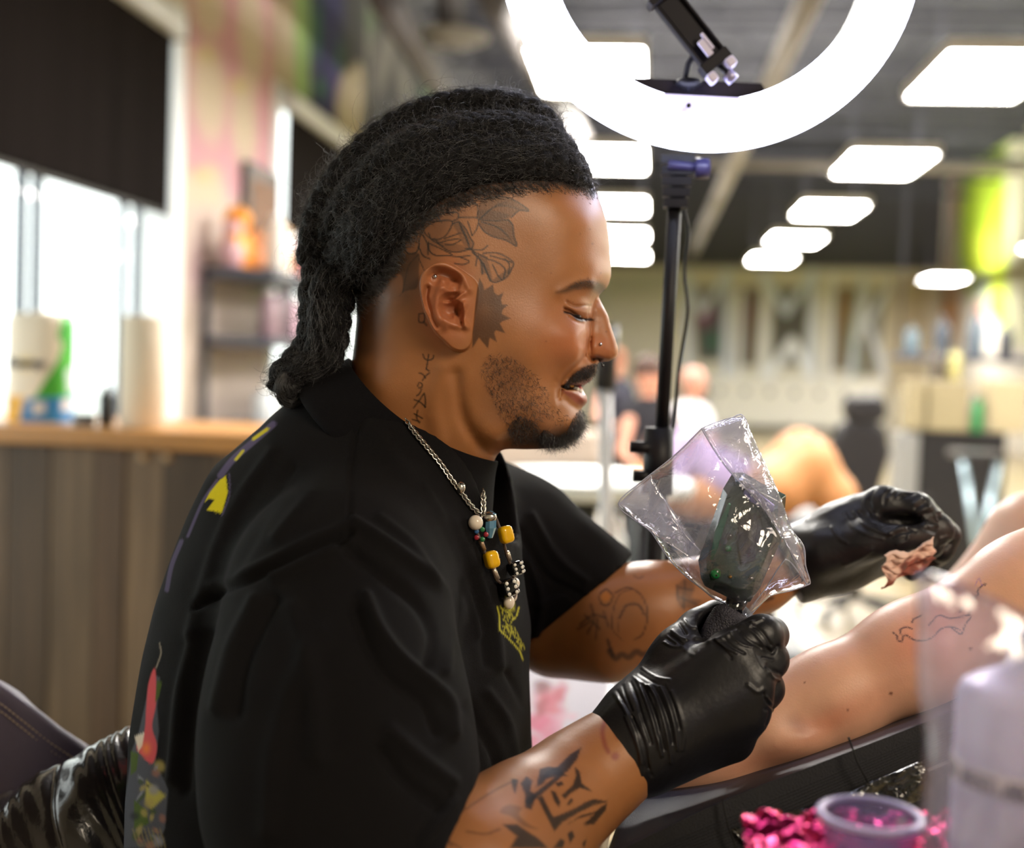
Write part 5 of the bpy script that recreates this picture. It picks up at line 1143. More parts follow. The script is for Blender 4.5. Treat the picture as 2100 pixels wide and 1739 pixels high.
# lashes
for t in np.linspace(0, 1, 60):
    px = 1174+t*38; py = 646+8*math.sin(t*1.7); x = head_pt(px, py, .3); dd = np.array((.6+.2*t+fz.normal()*.1, -.45, -.5+fz.normal()*.15)); dd /= np.linalg.norm(dd); p_ = [x]
    for k in range(6): x = x+dd*.0009; p_.append(x); dd = dd+np.array((.08, 0, .10)); dd /= np.linalg.norm(dd)
    fac.append(np.array(p_))
hair('beard', fac, .000085, hm, artist)
# eyeball, teeth and piercings
MB().ball(to_world(head_pt(1176, 646, -7.6)), .0058, 24, 16).build('eyeball', mat('eye_white', '1c1310', .3, spec=.3), artist, True)
tm = mat('tooth_enamel', 'e8e0d4', .2, spec=.7)
for x, y, r in [(1180, 798, .0016), (1185, 800, .0018), (1190, 802, .0016)]: MB().ball(to_world(head_pt(x, y, .2)), (r, r, r*1.2), 12, 8).build('tooth', tm, artist, True)
MB().ball(to_world(head_pt(1170, 791, .3)), (.0028, .002, .0022), 12, 8).build('tooth', mat('gold', 'd0a050', .2, 1), artist, True)['label'] = 'gold capped tooth'
steel = mat('polished_steel', 'c8c8d0', .15, 1.)
def jewel(name, px, py, r, lab, off=.8): 
    o = MB().ball(to_world(head_pt(px, py, off)), r, 16, 10).build(name, steel, None, True); tag(o, lab, 'piercing')
jewel('nose_stud', 1231.5, 706, .0013, 'small steel stud in the nostril of the braided man', 1.0)
jewel('ear_stud', 892, 567, .0017, 'small silver stud in the upper ear of the braided man', 1.5)
sp = MB(); 
sp.tube([P(1228, 738, .955), P(1233, 744, .955), P(1236, 748, .955)], .0006, 8); sp.ball(P(1236, 749.5, .955), .0012, 12, 8)
tag(sp.build('septum_ring', mat('dark_steel', '505058', .25, 1), None, True), 'dark steel septum ring with ball under the nose of the braided man', 'piercing')
# ================================================================ background things, left: counter and what stands on it
rd = random.Random(5)
cz = 1.0; cy0 = hit(250, 905, 2, cz-.03).y; cx1 = hit(720, 905, 1, cy0).x
ctr = empty('counter', 'chest-high counter with orange wood top and dark plank front', 'counter', loc=((XL+cx1)/2, cy0+.2, 0))
wood = mat('honey_wood', 'b8854c', .35, noise=(3, .2, (1, 14, 14)))
o = board('worktop', XL+.07, cy0-.03, cz-.045, cx1, cy0+.50, cz, wood, ctr); bv = o.modifiers.new('b', 'BEVEL'); bv.width = .006; bv.segments = 3
board('carcass', XL+.07, cy0+.03, 0, cx1-.02, cy0+.45, cz-.045, mat('dark_carcass', '2c2620', .8), ctr)
x = XL+.08; i = 0; tones = ['4c3c2c', '665440', '5a4634', '74604a', '443628', '5e4c3a']
while x < cx1-.02:
    w_ = rd.uniform(.075, .15); b = min(x+w_, cx1-.02); z0 = .0
    o = board('plank', x+.0015, cy0+rd.uniform(-.002, .006), z0, b-.0015, cy0+.03, cz-.046, mat('plank_%s' % tones[i % 6], tones[i % 6], .55, noise=(5, .35, (9, 1, .5))), ctr); x = b; i += 1
for px in (293, 343): 
    c = hit(px, 938, 1, cy0-.002); MB().lathe(c, [(0, .006), (.010, .004), (.012, 0)], 16, (0, -1, 0)).build('screw_cap', mat('brass_cap', 'b89a78', .4, .5), ctr, True)
def on(px, dy=.12): return hit(px, 870, 1, cy0+dy)
paper = mat('paper_white', 'eadfcb', .9, bump=(200, .2)); 
# paper-towel pack with printed wrap
def P_at(px, dy): 
    q = hit(px, 870, 1, cy0+dy); q.z = cz; return q
c = P_at(82, .16); pk = empty('paper_towel_pack', 'printed pack of paper towels, white with green, blue and yellow wrap', 'paper towels', loc=c)
def rollcan(x, z):       # x 0..1 across, z 0..1 up
    pass
PW = Canvas(0, 600, 170, 880, c_('efe4d0'), res=1)
PW.poly([(150, 640), (162, 700), (160, 820), (60, 830), (118, 740)], c_('3fa32c'), 1, 3); PW.poly([(128, 640), (150, 638), (156, 690), (140, 724), (118, 690)], c_('2f9a2a'), 1, 3); PW.poly([(50, 818), (165, 812), (165, 880), (36, 880)], c_('2a7fc0'), 1, 3); PW.poly([(0, 810), (48, 812), (36, 880), (0, 880)], c_('f0b414'), 1, 3)
PW.poly([(66, 826), (92, 824), (92, 846), (66, 850)], c_('e8e0d0'), .9, 3); PW.poly([(126, 820), (146, 818), (146, 842), (126, 844)], c_('e8e0d0'), .9, 3); PW.blob(18, 830, 6, 10, c_('4a3a14'), .8); PW.blob(54, 745, 16, 14, c_('e8c438'), .8)
PW.poly([(134, 760), (152, 750), (152, 800), (138, 808)], c_('c8d4d8'), .8, 3)
V = []; Fq = []; nu, nv = 64, 60
for i in range(nu):
    t = i/(nu-1); ang = math.pi*(1.12-1.24*t)
    for j in range(nv):
        sx = math.cos(ang); sy = math.sin(ang); e = .75; x = math.copysign(abs(sx)**e, sx)*.083; y = -math.copysign(abs(sy)**.9, sy)*.065
        zz = j/(nv-1); rr = 1-.12*max(0, zz-.93)/.07; V.append((c.x+x*rr, c.y+y*rr, cz+.002+zz*.278))
V = np.array(V); iq = np.arange(nu*nv).reshape(nu, nv); Fq = np.stack([iq[:-1, :-1], iq[1:, :-1], iq[1:, 1:], iq[:-1, 1:]], -1).reshape(-1, 4)
mesh('printed_wrap', V, Fq, mat('wrap_print', 'ffffff', .4, col=True), pk, cols=PW.sample(*proj(to_cam(V))))
MB().lathe(c, [(.0, .285), (.018, .285), (.02, .28), (.06, .279), (.0615, .27), (.0615, .002), (0, .002)], 40).build('roll', paper, pk, True)
def text(s_, loc, size, m, parent=None, rz=0, rx=math.pi/2, ext=.0008, rot=None):
    cu = bpy.data.curves.new('lettering', 'FONT'); cu.body = s_; cu.size = size; cu.extrude = ext; cu.offset = size*.03; cu.align_x = 'CENTER'; cu.align_y = 'CENTER'
    o = bpy.data.objects.new('lettering', cu); COL.objects.link(o)
    dg = bpy.context.evaluated_depsgraph_get(); me = bpy.data.meshes.new_from_object(o.evaluated_get(dg)); bpy.data.objects.remove(o)
    me.materials.clear(); me.materials.append(m); o = bpy.data.objects.new('lettering', me); COL.objects.link(o)
    M_ = Matrix.Translation(loc) @ (rot.to_4x4() if rot else Matrix.Rotation(rz, 4, 'Z') @ Matrix.Rotation(rx, 4, 'X'))
    if parent: o.parent = parent; o.matrix_parent_inverse = Matrix.Translation(-Vector(parent.location)) if parent.parent is None else Matrix()
    o.matrix_basis = M_; return o
q = hit(54, 745, 1, c.y-.064); text('Bounty', Vector((q.x, c.y-.068, q.z)), .034, mat('print_navy', '2a3040', .6), pk, rx=math.pi/2)
# plain roll
c = P_at(292, .10); rl = empty('paper_towel_roll', 'plain tall white paper towel roll on the counter', 'paper towels', loc=c)
MB().lathe(c, [(0, .002), (.055, .002), (.0565, .004), (.0565, .276), (.055, .279), (.022, .280), (.020, .277), (0, .277)], 48).build('paper', paper, rl, True)
MB().lathe(c, [(.020, .278), (.020, .2815), (.018, .2815), (.018, .24)], 32).build('core', mat('kraft', 'a07a50', .9), rl, True)
c = P_at(218, .12); bt = empty('pump_bottle', 'small black dropper bottle between the paper towels', 'bottle', loc=c); bm_ = mat('black_plastic', '1c1e20', .35)
MB().lathe(c, [(0, .001), (.019, .001), (.020, .004), (.020, .072), (.017, .082), (.008, .088), (.008, .092), (0, .092)], 28).build('body', bm_, bt, True)
MB().lathe(c, [(.010, .088), (.010, .100), (.004, .104), (.003, .118), (0, .119)], 20).build('cap', bm_, bt, True)
c = P_at(172, .05); cl_ = mat('clear_plastic', 'ffffff', .08); cl_.node_tree.nodes['Principled BSDF'].inputs['Transmission Weight'].default_value = .85
tag(MB().lathe(c, [(0, .001), (.026, .001), (.030, .03), (.028, .03), (.024, .004), (0, .004)], 28).build('plastic_cup', cl_, None, True), 'small clear plastic cup at the counter edge', 'cup')
# shelf unit between the windows
sy0 = hY(392, 560).y; sy1 = hY(600, 600).y; sx0, sx1 = XL+.03, XL+.42
dark = mat('shelf_dark', '3e3f4a', .5)
su = empty('shelf_unit', 'dark wall shelf unit crowded with supplies between the windows', 'shelf', loc=(XL+.2, (sy0+sy1)/2, 0))
levels = []
for py in (548, 690, 872):
    z = hit(480, py, 0, XL+.2).z; levels.append(z); board('shelf_board', sx0, sy0+.1, z-.05, sx1, sy1-.2, z, dark, su)
board('upright', sx0, sy0+.1, 0, sx0+.03, sy0+.14, levels[0], dark, su); board('upright', sx0, sy1-.24, 0, sx0+.03, sy1-.2, levels[0], dark, su)
board('drawer_block', sx0, sy0+.12, 0.05, sx1-.02, sy1-.22, levels[2]-.05, mat('plum_drawers', '4a2038', .5), su)
def bottle(x, y, z, r, h, col, lab, cat='bottle', rough=.4, group='supplies on the wall shelves', name='supply_bottle', cap=None):
    t = empty(name, lab, cat, group, loc=(x, y, z)); m = mat('pl_'+col, col, rough)
    MB().lathe((x, y, z), [(0, .001), (r*.96, .001), (r, .01), (r, h*.68), (r*.8, h*.78), (r*.38, h*.84), (r*.38, h*.88), (0, h*.88)], 20).build('body', m, t, True)
    MB().lathe((x, y, z), [(r*.45, h*.86), (r*.45, h*.97), (r*.2, h), (0, h)], 16).build('cap', mat('pl_'+(cap or 'e0e0dc'), cap or 'e0e0dc', .4), t, True); return t
L_ = sy1-sy0-.45
for lv, items in ((0, [('e0dcd4', .05, .30, 'tall white bottle'), ('c84a3a', .03, .26, 'white and red spray bottle'), ('e4dcd0', .05, .2, 'cream jar')]),
                  (1, [('8a7078', .045, .26, 'grey pink bottle'), ('5a4a52', .04, .3, 'pale bottle'), ('c8a4b4', .045, .24, 'grey bottle'), ('5aa04a', .04, .28, 'green capped bottle'), ('d8dcdc', .06, .26, 'clear tub'), ('d0c8c0', .04, .22, 'cream bottle')]),
                  (2, [('d8dcde', .06, .2, 'clear round tub'), ('5c6c80', .055, .22, 'clear jar'), ('e6e6e6', .05, .2, 'white tub'), ('2c5fae', .045, .25, 'bright blue bottle'), ('d4d8d8', .05, .28, 'white spray bottle'), ('9ec89a', .05, .22, 'pale green tub')])):
    for k, (cl2, r, h, nm) in enumerate(items):
        y = sy0+.25+L_*(k+.4)/len(items); lvn = ['top', 'middle', 'lowest'][lv]
        bottle(sx1-.10, y, levels[lv], r*1.3, h*1.08, cl2, '%s on the %s shelf of the dark wall unit' % (nm, lvn))
# small figures and framed picture on top
def figure(px, py, col, h, lab):
    q = hit(px, py, 0, XL+.25); q.y = min(max(q.y, sy0+.18), sy1-.3); q.x = XL+.16; z = levels[0]; t = empty('toy_figure', lab, 'figurine', loc=(q.x, q.y, z)); m = mat('fig_'+col, col, .5)
    MB().ball((q.x, q.y, z+h*.32), (h*.26, h*.3, h*.33)).build('torso', m, t, True); MB().ball((q.x, q.y, z+h*.78), h*.22).build('head', m, t, True)
    mb = MB(); 
    for s_ in (-1, 1): mb.ball((q.x+.02, q.y+s_*h*.3, z+h*.4), (h*.1, h*.1, h*.22)); mb.ball((q.x+.03, q.y+s_*h*.15, z+h*.06), (h*.16, h*.1, h*.06))
    mb.build('limbs', m, t, True)
figure(520, 470, 'e8921c', .34, 'orange yellow toy figure on top of the wall shelf'); figure(552, 515, 'd88a50', .24, 'small tan toy figure beside the orange one'); figure(600, 505, 'e0a020', .34, 'yellow toy figure by the dark blind'); figure(455, 505, 'c8a0a8', .26, 'pale pink toy figure on the wall shelf')
q = hit(545, 415, 0, XL+.06); pf = empty('picture_frame', 'dark picture frame leaning behind the toy figures', 'picture', loc=(XL+.05, q.y, q.z))
board('frame', XL+.02, q.y-.33, q.z-.28, XL+.05, q.y+.33, q.z+.2, mat('dark_walnut', '3a2a22', .5), pf); board('print', XL+.05, q.y-.25, q.z-.2, XL+.055, q.y+.25, q.z+.12, mat('sepia', '6a4a34', .7), pf)
# ================================================================ middle distance
def box_at(name, pa, pb, d, dep, m, lab, cat, group=None, parent=None, bevel=0.0):
    a, b = P(pa[0], pa[1], d), P(pb[0], pb[1], d); c = (a+b)/2; h = abs(a.z-b.z); w_ = abs((b-a).dot(Vector(to_world(pc(CX+100, CY, 1))-to_world(pc(CX, CY, 1))).normalized()))
    if parent is None:
        o = MB().box((c.x, c.y+dep/2, c.z), (w_, dep, h)).build(name, m, None, False, bevel); return tag(o, lab, cat, group)
    return MB().box((c.x, c.y+dep/2, c.z), (w_, dep, h)).build(name, m, parent, False, bevel)
# white round treatment table on a pale column, floor lamp pole
tz = P(1200, 985, 2.9); tb = empty('side_table', 'white rounded side table seen past the chest of the braided man', 'table', loc=(tz.x, tz.y, 0)); wt = mat('white_gloss', 'eef4f0', .35)
MB().lathe(tz, [(0, .012), (.235, .012), (.25, .0), (.245, -.022), (.2, -.03), (0, -.03)], 48).build('tabletop', wt, tb, True)
MB().tube([(tz.x, tz.y, tz.z-.03), (tz.x, tz.y, .03)], .03, 16).build('column', mat('table_leg', '3a3c40', .4, .6), tb, True); MB().lathe((tz.x, tz.y, 0), [(0, .001), (.22, .001), (.22, .02), (.05, .04), (0, .04)], 32).build('base', mat('table_leg'), tb, True)
pl = empty('lamp_stand', 'slim white lamp stand pole standing by the white side table', 'lamp stand', loc=(P(1243, 1150, 2.35).x, P(1243, 1150, 2.35).y, 0))
a, b = P(1241, 800, 2.35), P(1243, 1150, 2.35); MB().tube([Vector((b.x, b.y, .05)), b, a], .0125, 14).build('pole', mat('white_tube', 'e8ecf4', .3), pl, True)
MB().ball(b, .022, 14, 10).build('collar', mat('white_tube'), pl, True); MB().tube([a, a+Vector((0, 0, .12))], .02, 12).build('clamp', mat('dark_tube', '26262c', .4), pl, True)
for k in range(3): an = k*2.09+.4; MB().tube([(b.x, b.y, .25), (b.x+.2*math.cos(an), b.y+.2*math.sin(an), .01)], .008, 8).build('leg', mat('white_tube'), pl, True)
# clutter under the table
def blobs(name, L, lab, cat, mcol, d, rough=.6):
    mb = MB()
    for px, py, rx, ry in L: c = P(px, py, d); mb.ball(c, (rx*d/FPX, .08, ry*d/FPX))
    return tag(mb.build(name, mat('m_'+mcol, mcol, rough), None, True), lab, cat)
# treatment bench with lying client, far
dB = 5.2
tb2 = empty('treatment_bench', 'black treatment bench under the far bare-legged client', 'bench', loc=(P(1500, 1100, dB+.1).x, P(1500, 1100, dB+.1).y, 0))
a, b = P(1330, 1075, dB), P(1700, 1085, dB)
o = MB().box(((a.x+b.x)/2, (a.y+b.y)/2+.2, a.z), ((b-a).length, .6, .1)).build('mattress', mat('black_vinyl', '232226', .4), tb2, False, .03)
MB().box(((a.x+b.x)/2, (a.y+b.y)/2+.2, a.z/2-.03), (.35, .3, a.z-.06)).build('base', mat('black_vinyl'), tb2)
MB().box(((a.x+b.x)/2-.1, (a.y+b.y)/2+.2, .03), (.8, .5, .06)).build('foot', mat('black_vinyl'), tb2, False, .01)
def body(L, k, res, m, parent, name='body', extra=None):
    lo = np.min([np.min([pcr(*p)[0]-pcr(*p)[1] for p in ch], axis=0) for ch in L], axis=0)-.05; hi = np.max([np.max([pcr(*p)[0]+pcr(*p)[1] for p in ch], axis=0) for ch in L], axis=0)+.05
    f = Field(lo, hi, res)
    for ch in L: chain(f, ch, k)
    V, Q = f.surf(); V = relax(V, Q, 2); return mesh(name, to_world(V), Q, m, parent)
skA = mat('tan_skin', 'c08656', .5, sss=.1); skB = mat('rosy_skin', 'd89a80', .5, sss=.1); hairB = mat('brown_hair', '4a3024', .6, bump=(200, .6))
pr = empty('person', 'far client lying back with bare orange-tan bent legs on the black bench', 'person', loc=P(1600, 1080, dB))
body([[(1440, 1010, dB, 60), (1540, 1020, dB, 62), (1600, 1000, dB-.1, 56), (1660, 948, dB-.1, 50), (1712, 1020, dB-.1, 42), (1735, 1062, dB-.1, 28), (1765, 1066, dB-.1, 18)], [(1560, 1010, dB+.15, 56), (1640, 930, dB+.15, 46), (1690, 1010, dB+.15, 40)], [(1440, 1010, dB, 60), (1370, 1000, dB, 44), (1320, 975, dB, 32)]], .05, .02, skA, pr)
body([[(1400, 925, dB, 48), (1470, 985, dB, 62), (1540, 1015, dB, 66)], [(1400, 930, dB-.05, 30), (1380, 990, dB-.15, 26)]], .04, .02, mat('lilac_cloth', '9a86a8', .9), pr, 'lilac_top')
body([[(1352, 935, dB, 42), (1348, 925, dB, 40)]], .02, .012, hairB, pr, 'hair')
# two other artists behind
def seated(px, py, d, top, hairm, lab, lean=0, s=1.0, skin=skB):
    r = empty('person', lab, 'person', loc=(P(px, py, d).x, P(px, py, d).y, 0)); R_ = lambda dx, dy, dd=0: (px+dx*s, py+dy*s, d+dd)
    body([[(*R_(0+lean, 0), 30*s), (*R_(2+lean, 12), 28*s)], [(*R_(lean*.8, 25), 14*s), (*R_(0, 70), 22*s)], [(*R_(-40, 95, -.1), 14*s), (*R_(-55, 160, -.2), 11*s), (*R_(-20, 190, -.35), 9*s), (*R_(10, 185, -.4), 9*s)], [(*R_(42, 95, .1), 14*s), (*R_(60, 150, -.1), 11*s), (*R_(25, 188, -.3), 9*s)]], .02, .014, skin, r)
    body([[(*R_(0, 70), 30*s), (*R_(0, 110), 48*s), (*R_(-5, 200), 52*s)], [(*R_(-30, 80), 26*s), (*R_(-50, 145, -.1), 20*s)], [(*R_(30, 80), 26*s), (*R_(52, 140, 0), 20*s)]], .04, .016, top, r, 'shirt')
    sq = P(px, py+205*s, d+.02); stl = empty('stool', 'round black stool under the '+lab.split(' seated')[0].split(' bending')[0].split(' just')[0], 'stool', loc=(sq.x, sq.y, 0)); zst = max(.3, P(px, py+262*s, d).z)
    MB().lathe((sq.x, sq.y, zst), [(0, 0), (.17, 0), (.18, -.03), (.17, -.06), (0, -.06)], 28).build('seat', mat('black_vinyl', '232226', .4), stl, True); MB().tube([(sq.x, sq.y, zst-.05), (sq.x, sq.y, 0)], .03, 12).build('column', mat('black_vinyl'), stl, True); MB().lathe((sq.x, sq.y, 0), [(0, .001), (.2, .001), (.2, .02), (0, .04)], 24).build('base', mat('black_vinyl'), stl, True)
    body([[(*R_(lean, -9), 32*s), (*R_(lean, -4, .03), 33*s)]], .02, .012, hairm, r, 'hair')
    body([[(*R_(-5, 210), 52*s), (*R_(-30, 250, -.3), 32*s), (*R_(-30, 380, -.3), 22*s)], [(*R_(-5, 210), 52*s), (*R_(40, 250, -.3), 32*s), (*R_(40, 380, -.3), 22*s)]], .03, .02, mat('dark_denim'), r, 'trousers')
seated(1330, 768, 6.0, mat('black_cloth', '1c1a20', .9), hairB, 'brown-haired person in black top seated behind the ring light stand')
seated(1415, 785, 6.6, mat('white_cloth', 'e8e6ea', .9), mat('bald_skin', 'd8a08c', .5), 'person in white top bending beside the ring light stand', 10, .8)
seated(1262, 742, 7.4, mat('navy_cloth', '2c2c38', .9), mat('ginger_hair', '8a5030', .7), 'distant person with reddish brown hair just past the nose of the braided man', 0, .7)
# equipment: black chair, cabinet, boxes, column, stool
dC = 6.3; cc0 = P(1757, 1180, dC); ch = empty('office_chair', 'black high-backed swivel chair on castors in the back of the room', 'chair', loc=(cc0.x, cc0.y, 0)); bk_ = mat('black_leather', '242224', .35)
def slab(L, d, dep, name, m, parent, bev=.02):
    mb = MB(); mb.prism([P(x, y, d) for x, y in L], Vector(to_world(pc(CX, CY, dep))-CAM)); return mb.build(name, m, parent, False, bev)
slab([(1705, 905), (1725, 870), (1745, 858), (1800, 860), (1822, 880), (1830, 930), (1808, 1000), (1790, 1080), (1735, 1085), (1712, 1000)], dC, .09, 'backrest', bk_, ch, .03)
slab([(1738, 810), (1815, 808), (1824, 850), (1810, 866), (1742, 866), (1732, 845)], dC-.03, .09, 'headrest', bk_, ch, .03)
c = P(1757, 1100, dC-.1); MB().box((c.x, c.y-.05, c.z), (.44, .46, .09)).build('seat', bk_, ch, False, .03)
MB().tube([(c.x, c.y, c.z), (c.x, c.y, .1)], .03, 12).build('gas_column', mat('table_leg'), ch, True)
for k in range(5):
    an = k*1.2566+.3; e = Vector((c.x+.27*math.cos(an), c.y+.27*math.sin(an), .07)); lg_ = MB().tube([(c.x, c.y, .12), e], .018, 8).build('leg', mat('table_leg'), ch, True); MB().ball(e-Vector((0, 0, .035)), (.022, .022, .033)).build('castor', bk_, lg_, True)
for x in (-1, 1): MB().tube([(c.x+x*.25, c.y-.1, c.z), (c.x+x*.27, c.y-.1, c.z+.2), (c.x+x*.27, c.y-.25, c.z+.22)], .018, 10).build('armrest', bk_, ch, True)
dK = 7.5
def block(name, x0, y0, x1, d, dep, m, lab, cat, zb=0, **kw):      # block whose front face spans px x0..x1 with top at y0, standing at height zb
    a, b = P(x0, y0, d), P(x1, y0, d); o = MB().box(((a.x+b.x)/2, (a.y+b.y)/2+dep/2, (a.z+zb)/2), ((b-a).length, dep, a.z-zb)).build(name, m, None, False, .006); tag(o, lab, cat); return a.z
colm = mat('grey_column', '8a8a88', .6)
block('steel_locker', 1848, 890, 1886, dK, .3, colm, 'narrow grey steel locker beside the black swivel chair', 'locker')
zt4 = block('tool_cabinet', 1892, 882, 2062, dK, .5, mat('black_cabinet', '1e1d20', .4), 'black tool cabinet with two tan boxes on it', 'cabinet')
tanm = mat('tan_card', '9c9070', .8)
block('cardboard_box', 1868, 780, 1900, dK-.02, .3, tanm, 'slim pale tan box at the left end of the black tool cabinet', 'box', zb=zt4-.0)
block('cardboard_box', 1908, 782, 1990, dK-.02, .35, tanm, 'large pale tan box on the black tool cabinet', 'box', zb=zt4)
block('storage_box', 2035, 780, 2110, dK-.02, .35, mat('tan_card2', 'b8aa88', .8), 'tan box at the right edge of the black tool cabinet', 'box', zb=zt4)
c = P(2002, 880, dK); bottle(c.x, c.y, zt4, .03, .22, '2e8a4e', 'green bottle between the tan boxes on the tool cabinet', group=None, cap='3a3a3a')
# v-shaped chrome stool in front of the cabinet
dS = 6.6; st = empty('folding_stool', 'chrome stool with crossed legs before the black tool cabinet', 'stool', loc=(P(2020, 1100, dS).x, P(2020, 1100, dS).y, 0)); chr_ = mat('pale_chrome', 'c4dce6', .25, .5)
for xa_, xb_ in ((1975, 2000), (2048, 2015)):
    a, b = P(xa_, 940, dS), P(xb_, 1110, dS); dv = (b-a).normalized(); e = a+dv*(a.z/(-dv.z)) ; MB().tube([a, e-Vector((0, 0, -.01))], .016, 10).build('leg', chr_, st, True)
a, b = P(1965, 935, dS), P(2060, 935, dS); MB().box(((a+b)/2+Vector((0, .1, 0))), ((b-a).length, .3, .04)).build('seat', bk_, st, False, .01)
# upper shelf with plants and bottles on the right
zz = P(1980, 735, 8.5); ws = tag(MB().box((P(1985, 735, 8.5).x, zz.y+.15, zz.z), (.9, .3, .04)).build('wall_shelf', dark, None, False, .005), 'dark hanging shelf below the lime green mural', 'shelf')
a0 = P(1985, 735, 8.5)
for dx, col, h, nm in [(-.34, '5a6a74', .2, 'grey bottle'), (-.14, '38404c', .26, 'dark blue bottle'), (.08, '54606c', .3, 'slate bottle'), (.28, '2c2e34', .22, 'black bottle')]:
    bottle(a0.x+dx, zz.y+.15, zz.z+.02, .05, h, col, nm+' on the hanging shelf below the lime mural', group='bottles on the hanging shelf', cap='3a3a3a')
hg = MB(); [hg.tube([(a0.x+s_*.42, zz.y+.15, zz.z), (a0.x+s_*.42, zz.y+.15, 5.2)], .006, 6, False) for s_ in (-1, 1)]; hg.build('rod', dk, ws)
for px, col in ((1930, '4c443c'), (1965, 'b8b070'), (2010, '8a7088')): 
    c = P(px, 770, dK); bottle(c.x, c.y+.1, zt4 if px == 2010 else P(px, 780, dK).z, .035, .2, col, {'4c443c': 'brown bottle', 'b8b070': 'yellow bottle', '8a7088': 'mauve bottle'}[col]+' standing by the tan boxes', group=None, cap='2c2c2c')
# red bin and dark trolley between the side table and the bench
c = P(1078, 1010, 3.6); bn = tag(MB().lathe((c.x, c.y, 0), [(0, .01), (.09, .01), (.11, c.z), (.10, c.z), (.08, .03), (0, .03)], 28).build('waste_bin', mat('red_plastic', 'c8341c', .4), None, True), 'red bin showing beside the black sleeve', 'bin')
c = P(1180, 1040, 4.2); tr = empty('trolley', 'dark supply trolley behind the white side table', 'trolley', loc=(c.x, c.y+.2, 0))
for z in (.12, .45, c.z): MB().box((c.x, c.y+.2, z), (.42, .34, .03)).build('tray', mat('trolley_dark', '2c3434', .4), tr, False, .005)
for sx in (-1, 1):
    for sy in (-1, 1): MB().tube([(c.x+sx*.19, c.y+.2+sy*.15, .0), (c.x+sx*.19, c.y+.2+sy*.15, c.z)], .01, 8).build('post', mat('trolley_dark'), tr, True)
for dx, h, col, nm in [(-.12, .12, '7aa898', 'pale green bottle on the dark trolley'), (.02, .1, '5a2c30', 'maroon bottle on the dark trolley'), (.13, .13, 'd8dcd8', 'white bottle on the dark trolley')]: bottle(c.x+dx, c.y+.12, .465, .035, h*1.6, col, nm, group=None)
# pale screen / door far behind the face
slab([(1010, 900), (1230, 880), (1232, 960), (1015, 965)], 4.6, .04, 'x', mat('cream_card', 'c8b8a8', .8), None).name = 'folding_screen'
tag(bpy.data.objects['folding_screen'], 'cream upholstered bench end behind the bearded chin', 'screen')
lw_ = bpy.data.objects['folding_screen']
a, b = P(1015, 960, 4.62), P(1232, 960, 4.62)
MB().box(((a.x+b.x)/2, (a.y+b.y)/2+.03, a.z/2), ((b-a).length*.9, .04, a.z)).build('panel', mat('dark_carcass'), lw_)
# ================================================================ ring light on its stand
DR = 1.10; rc = P(1452, -113, DR); nrm_ = Vector(C2W @ np.array((0, -1, 0))); RL = empty('ring_light', 'large glowing white ring light on a slim black stand', 'ring light', loc=(P(1340, 1500, 1.2).x, P(1340, 1500, 1.2).y, 0))
re_ = bpy.data.materials.new('ring_diffuser'); re_.use_nodes = True; e_ = re_.node_tree.nodes['Principled BSDF']; e_.inputs['Emission Color'].default_value = (.74, .77, 1, 1); e_.inputs['Emission Strength'].default_value = RING_E; e_.inputs['Base Color'].default_value = (.8, .8, .85, 1)
blk_ = mat('black_satin', '121218', .5, spec=.3)
s = DR/FPX; ro, ri = 431*s, 326*s
prof = []
for k in range(13): t = math.pi*k/12; prof.append(((ro+ri)/2+(ro-ri)/2*math.cos(t), .009*math.sin(t)+.012))
MB().lathe(rc, prof, 128, nrm_).build('diffuser', re_, RL, True)
MB().lathe(rc, [(ri, .012), (ri, -.012), (ri+.004, -.016), (ro-.010, -.016), (ro-.006, -.012), (ro-.006, .010)], 128, nrm_).build('housing', blk_, RL, True)
def PR(x, y, dd=0.): return P(x, y, DR+dd)
MB().prism([PR(1250, 186), PR(1276, 158), PR(1562, 170), PR(1582, 203)], -nrm_*.02).build('control_plate', mat('plate_plum', '1e191e', .7, spec=.2), RL, False, .001)
MB().prism([PR(1256, 186, -.022), PR(1576, 203, -.022), PR(1530, 236, -.022), PR(1310, 230, -.022)], -nrm_*.003).build('control_panel', mat('plate_white_glow', 'd8d4f0', .4, emit=('c8c4f4', 1.1)), RL, False, .001)  # weak lavender emission stands in for light falling on the white plate
MB().lathe(PR(1412, 217, -.026), [(0, .002), (.002, .002), (.002, 0)], 12, nrm_).build('screw', blk_, RL, True)
MB().tube([PR(1412, 186, -.005), PR(1406, 158, -.01), PR(1412, 130, -.015), PR(1424, 112, -.02), PR(1440, 96, -.02)], .0028, 12).build('gooseneck', blk_, RL, True)
MB().lathe(PR(1412, 172, -.006), [(0, .004), (.010, .003), (.012, 0), (.006, -.004), (0, -.004)], 24, Vector(C2W @ np.array((0, 0, 1)))).build('gooseneck_base', blk_, RL, True)
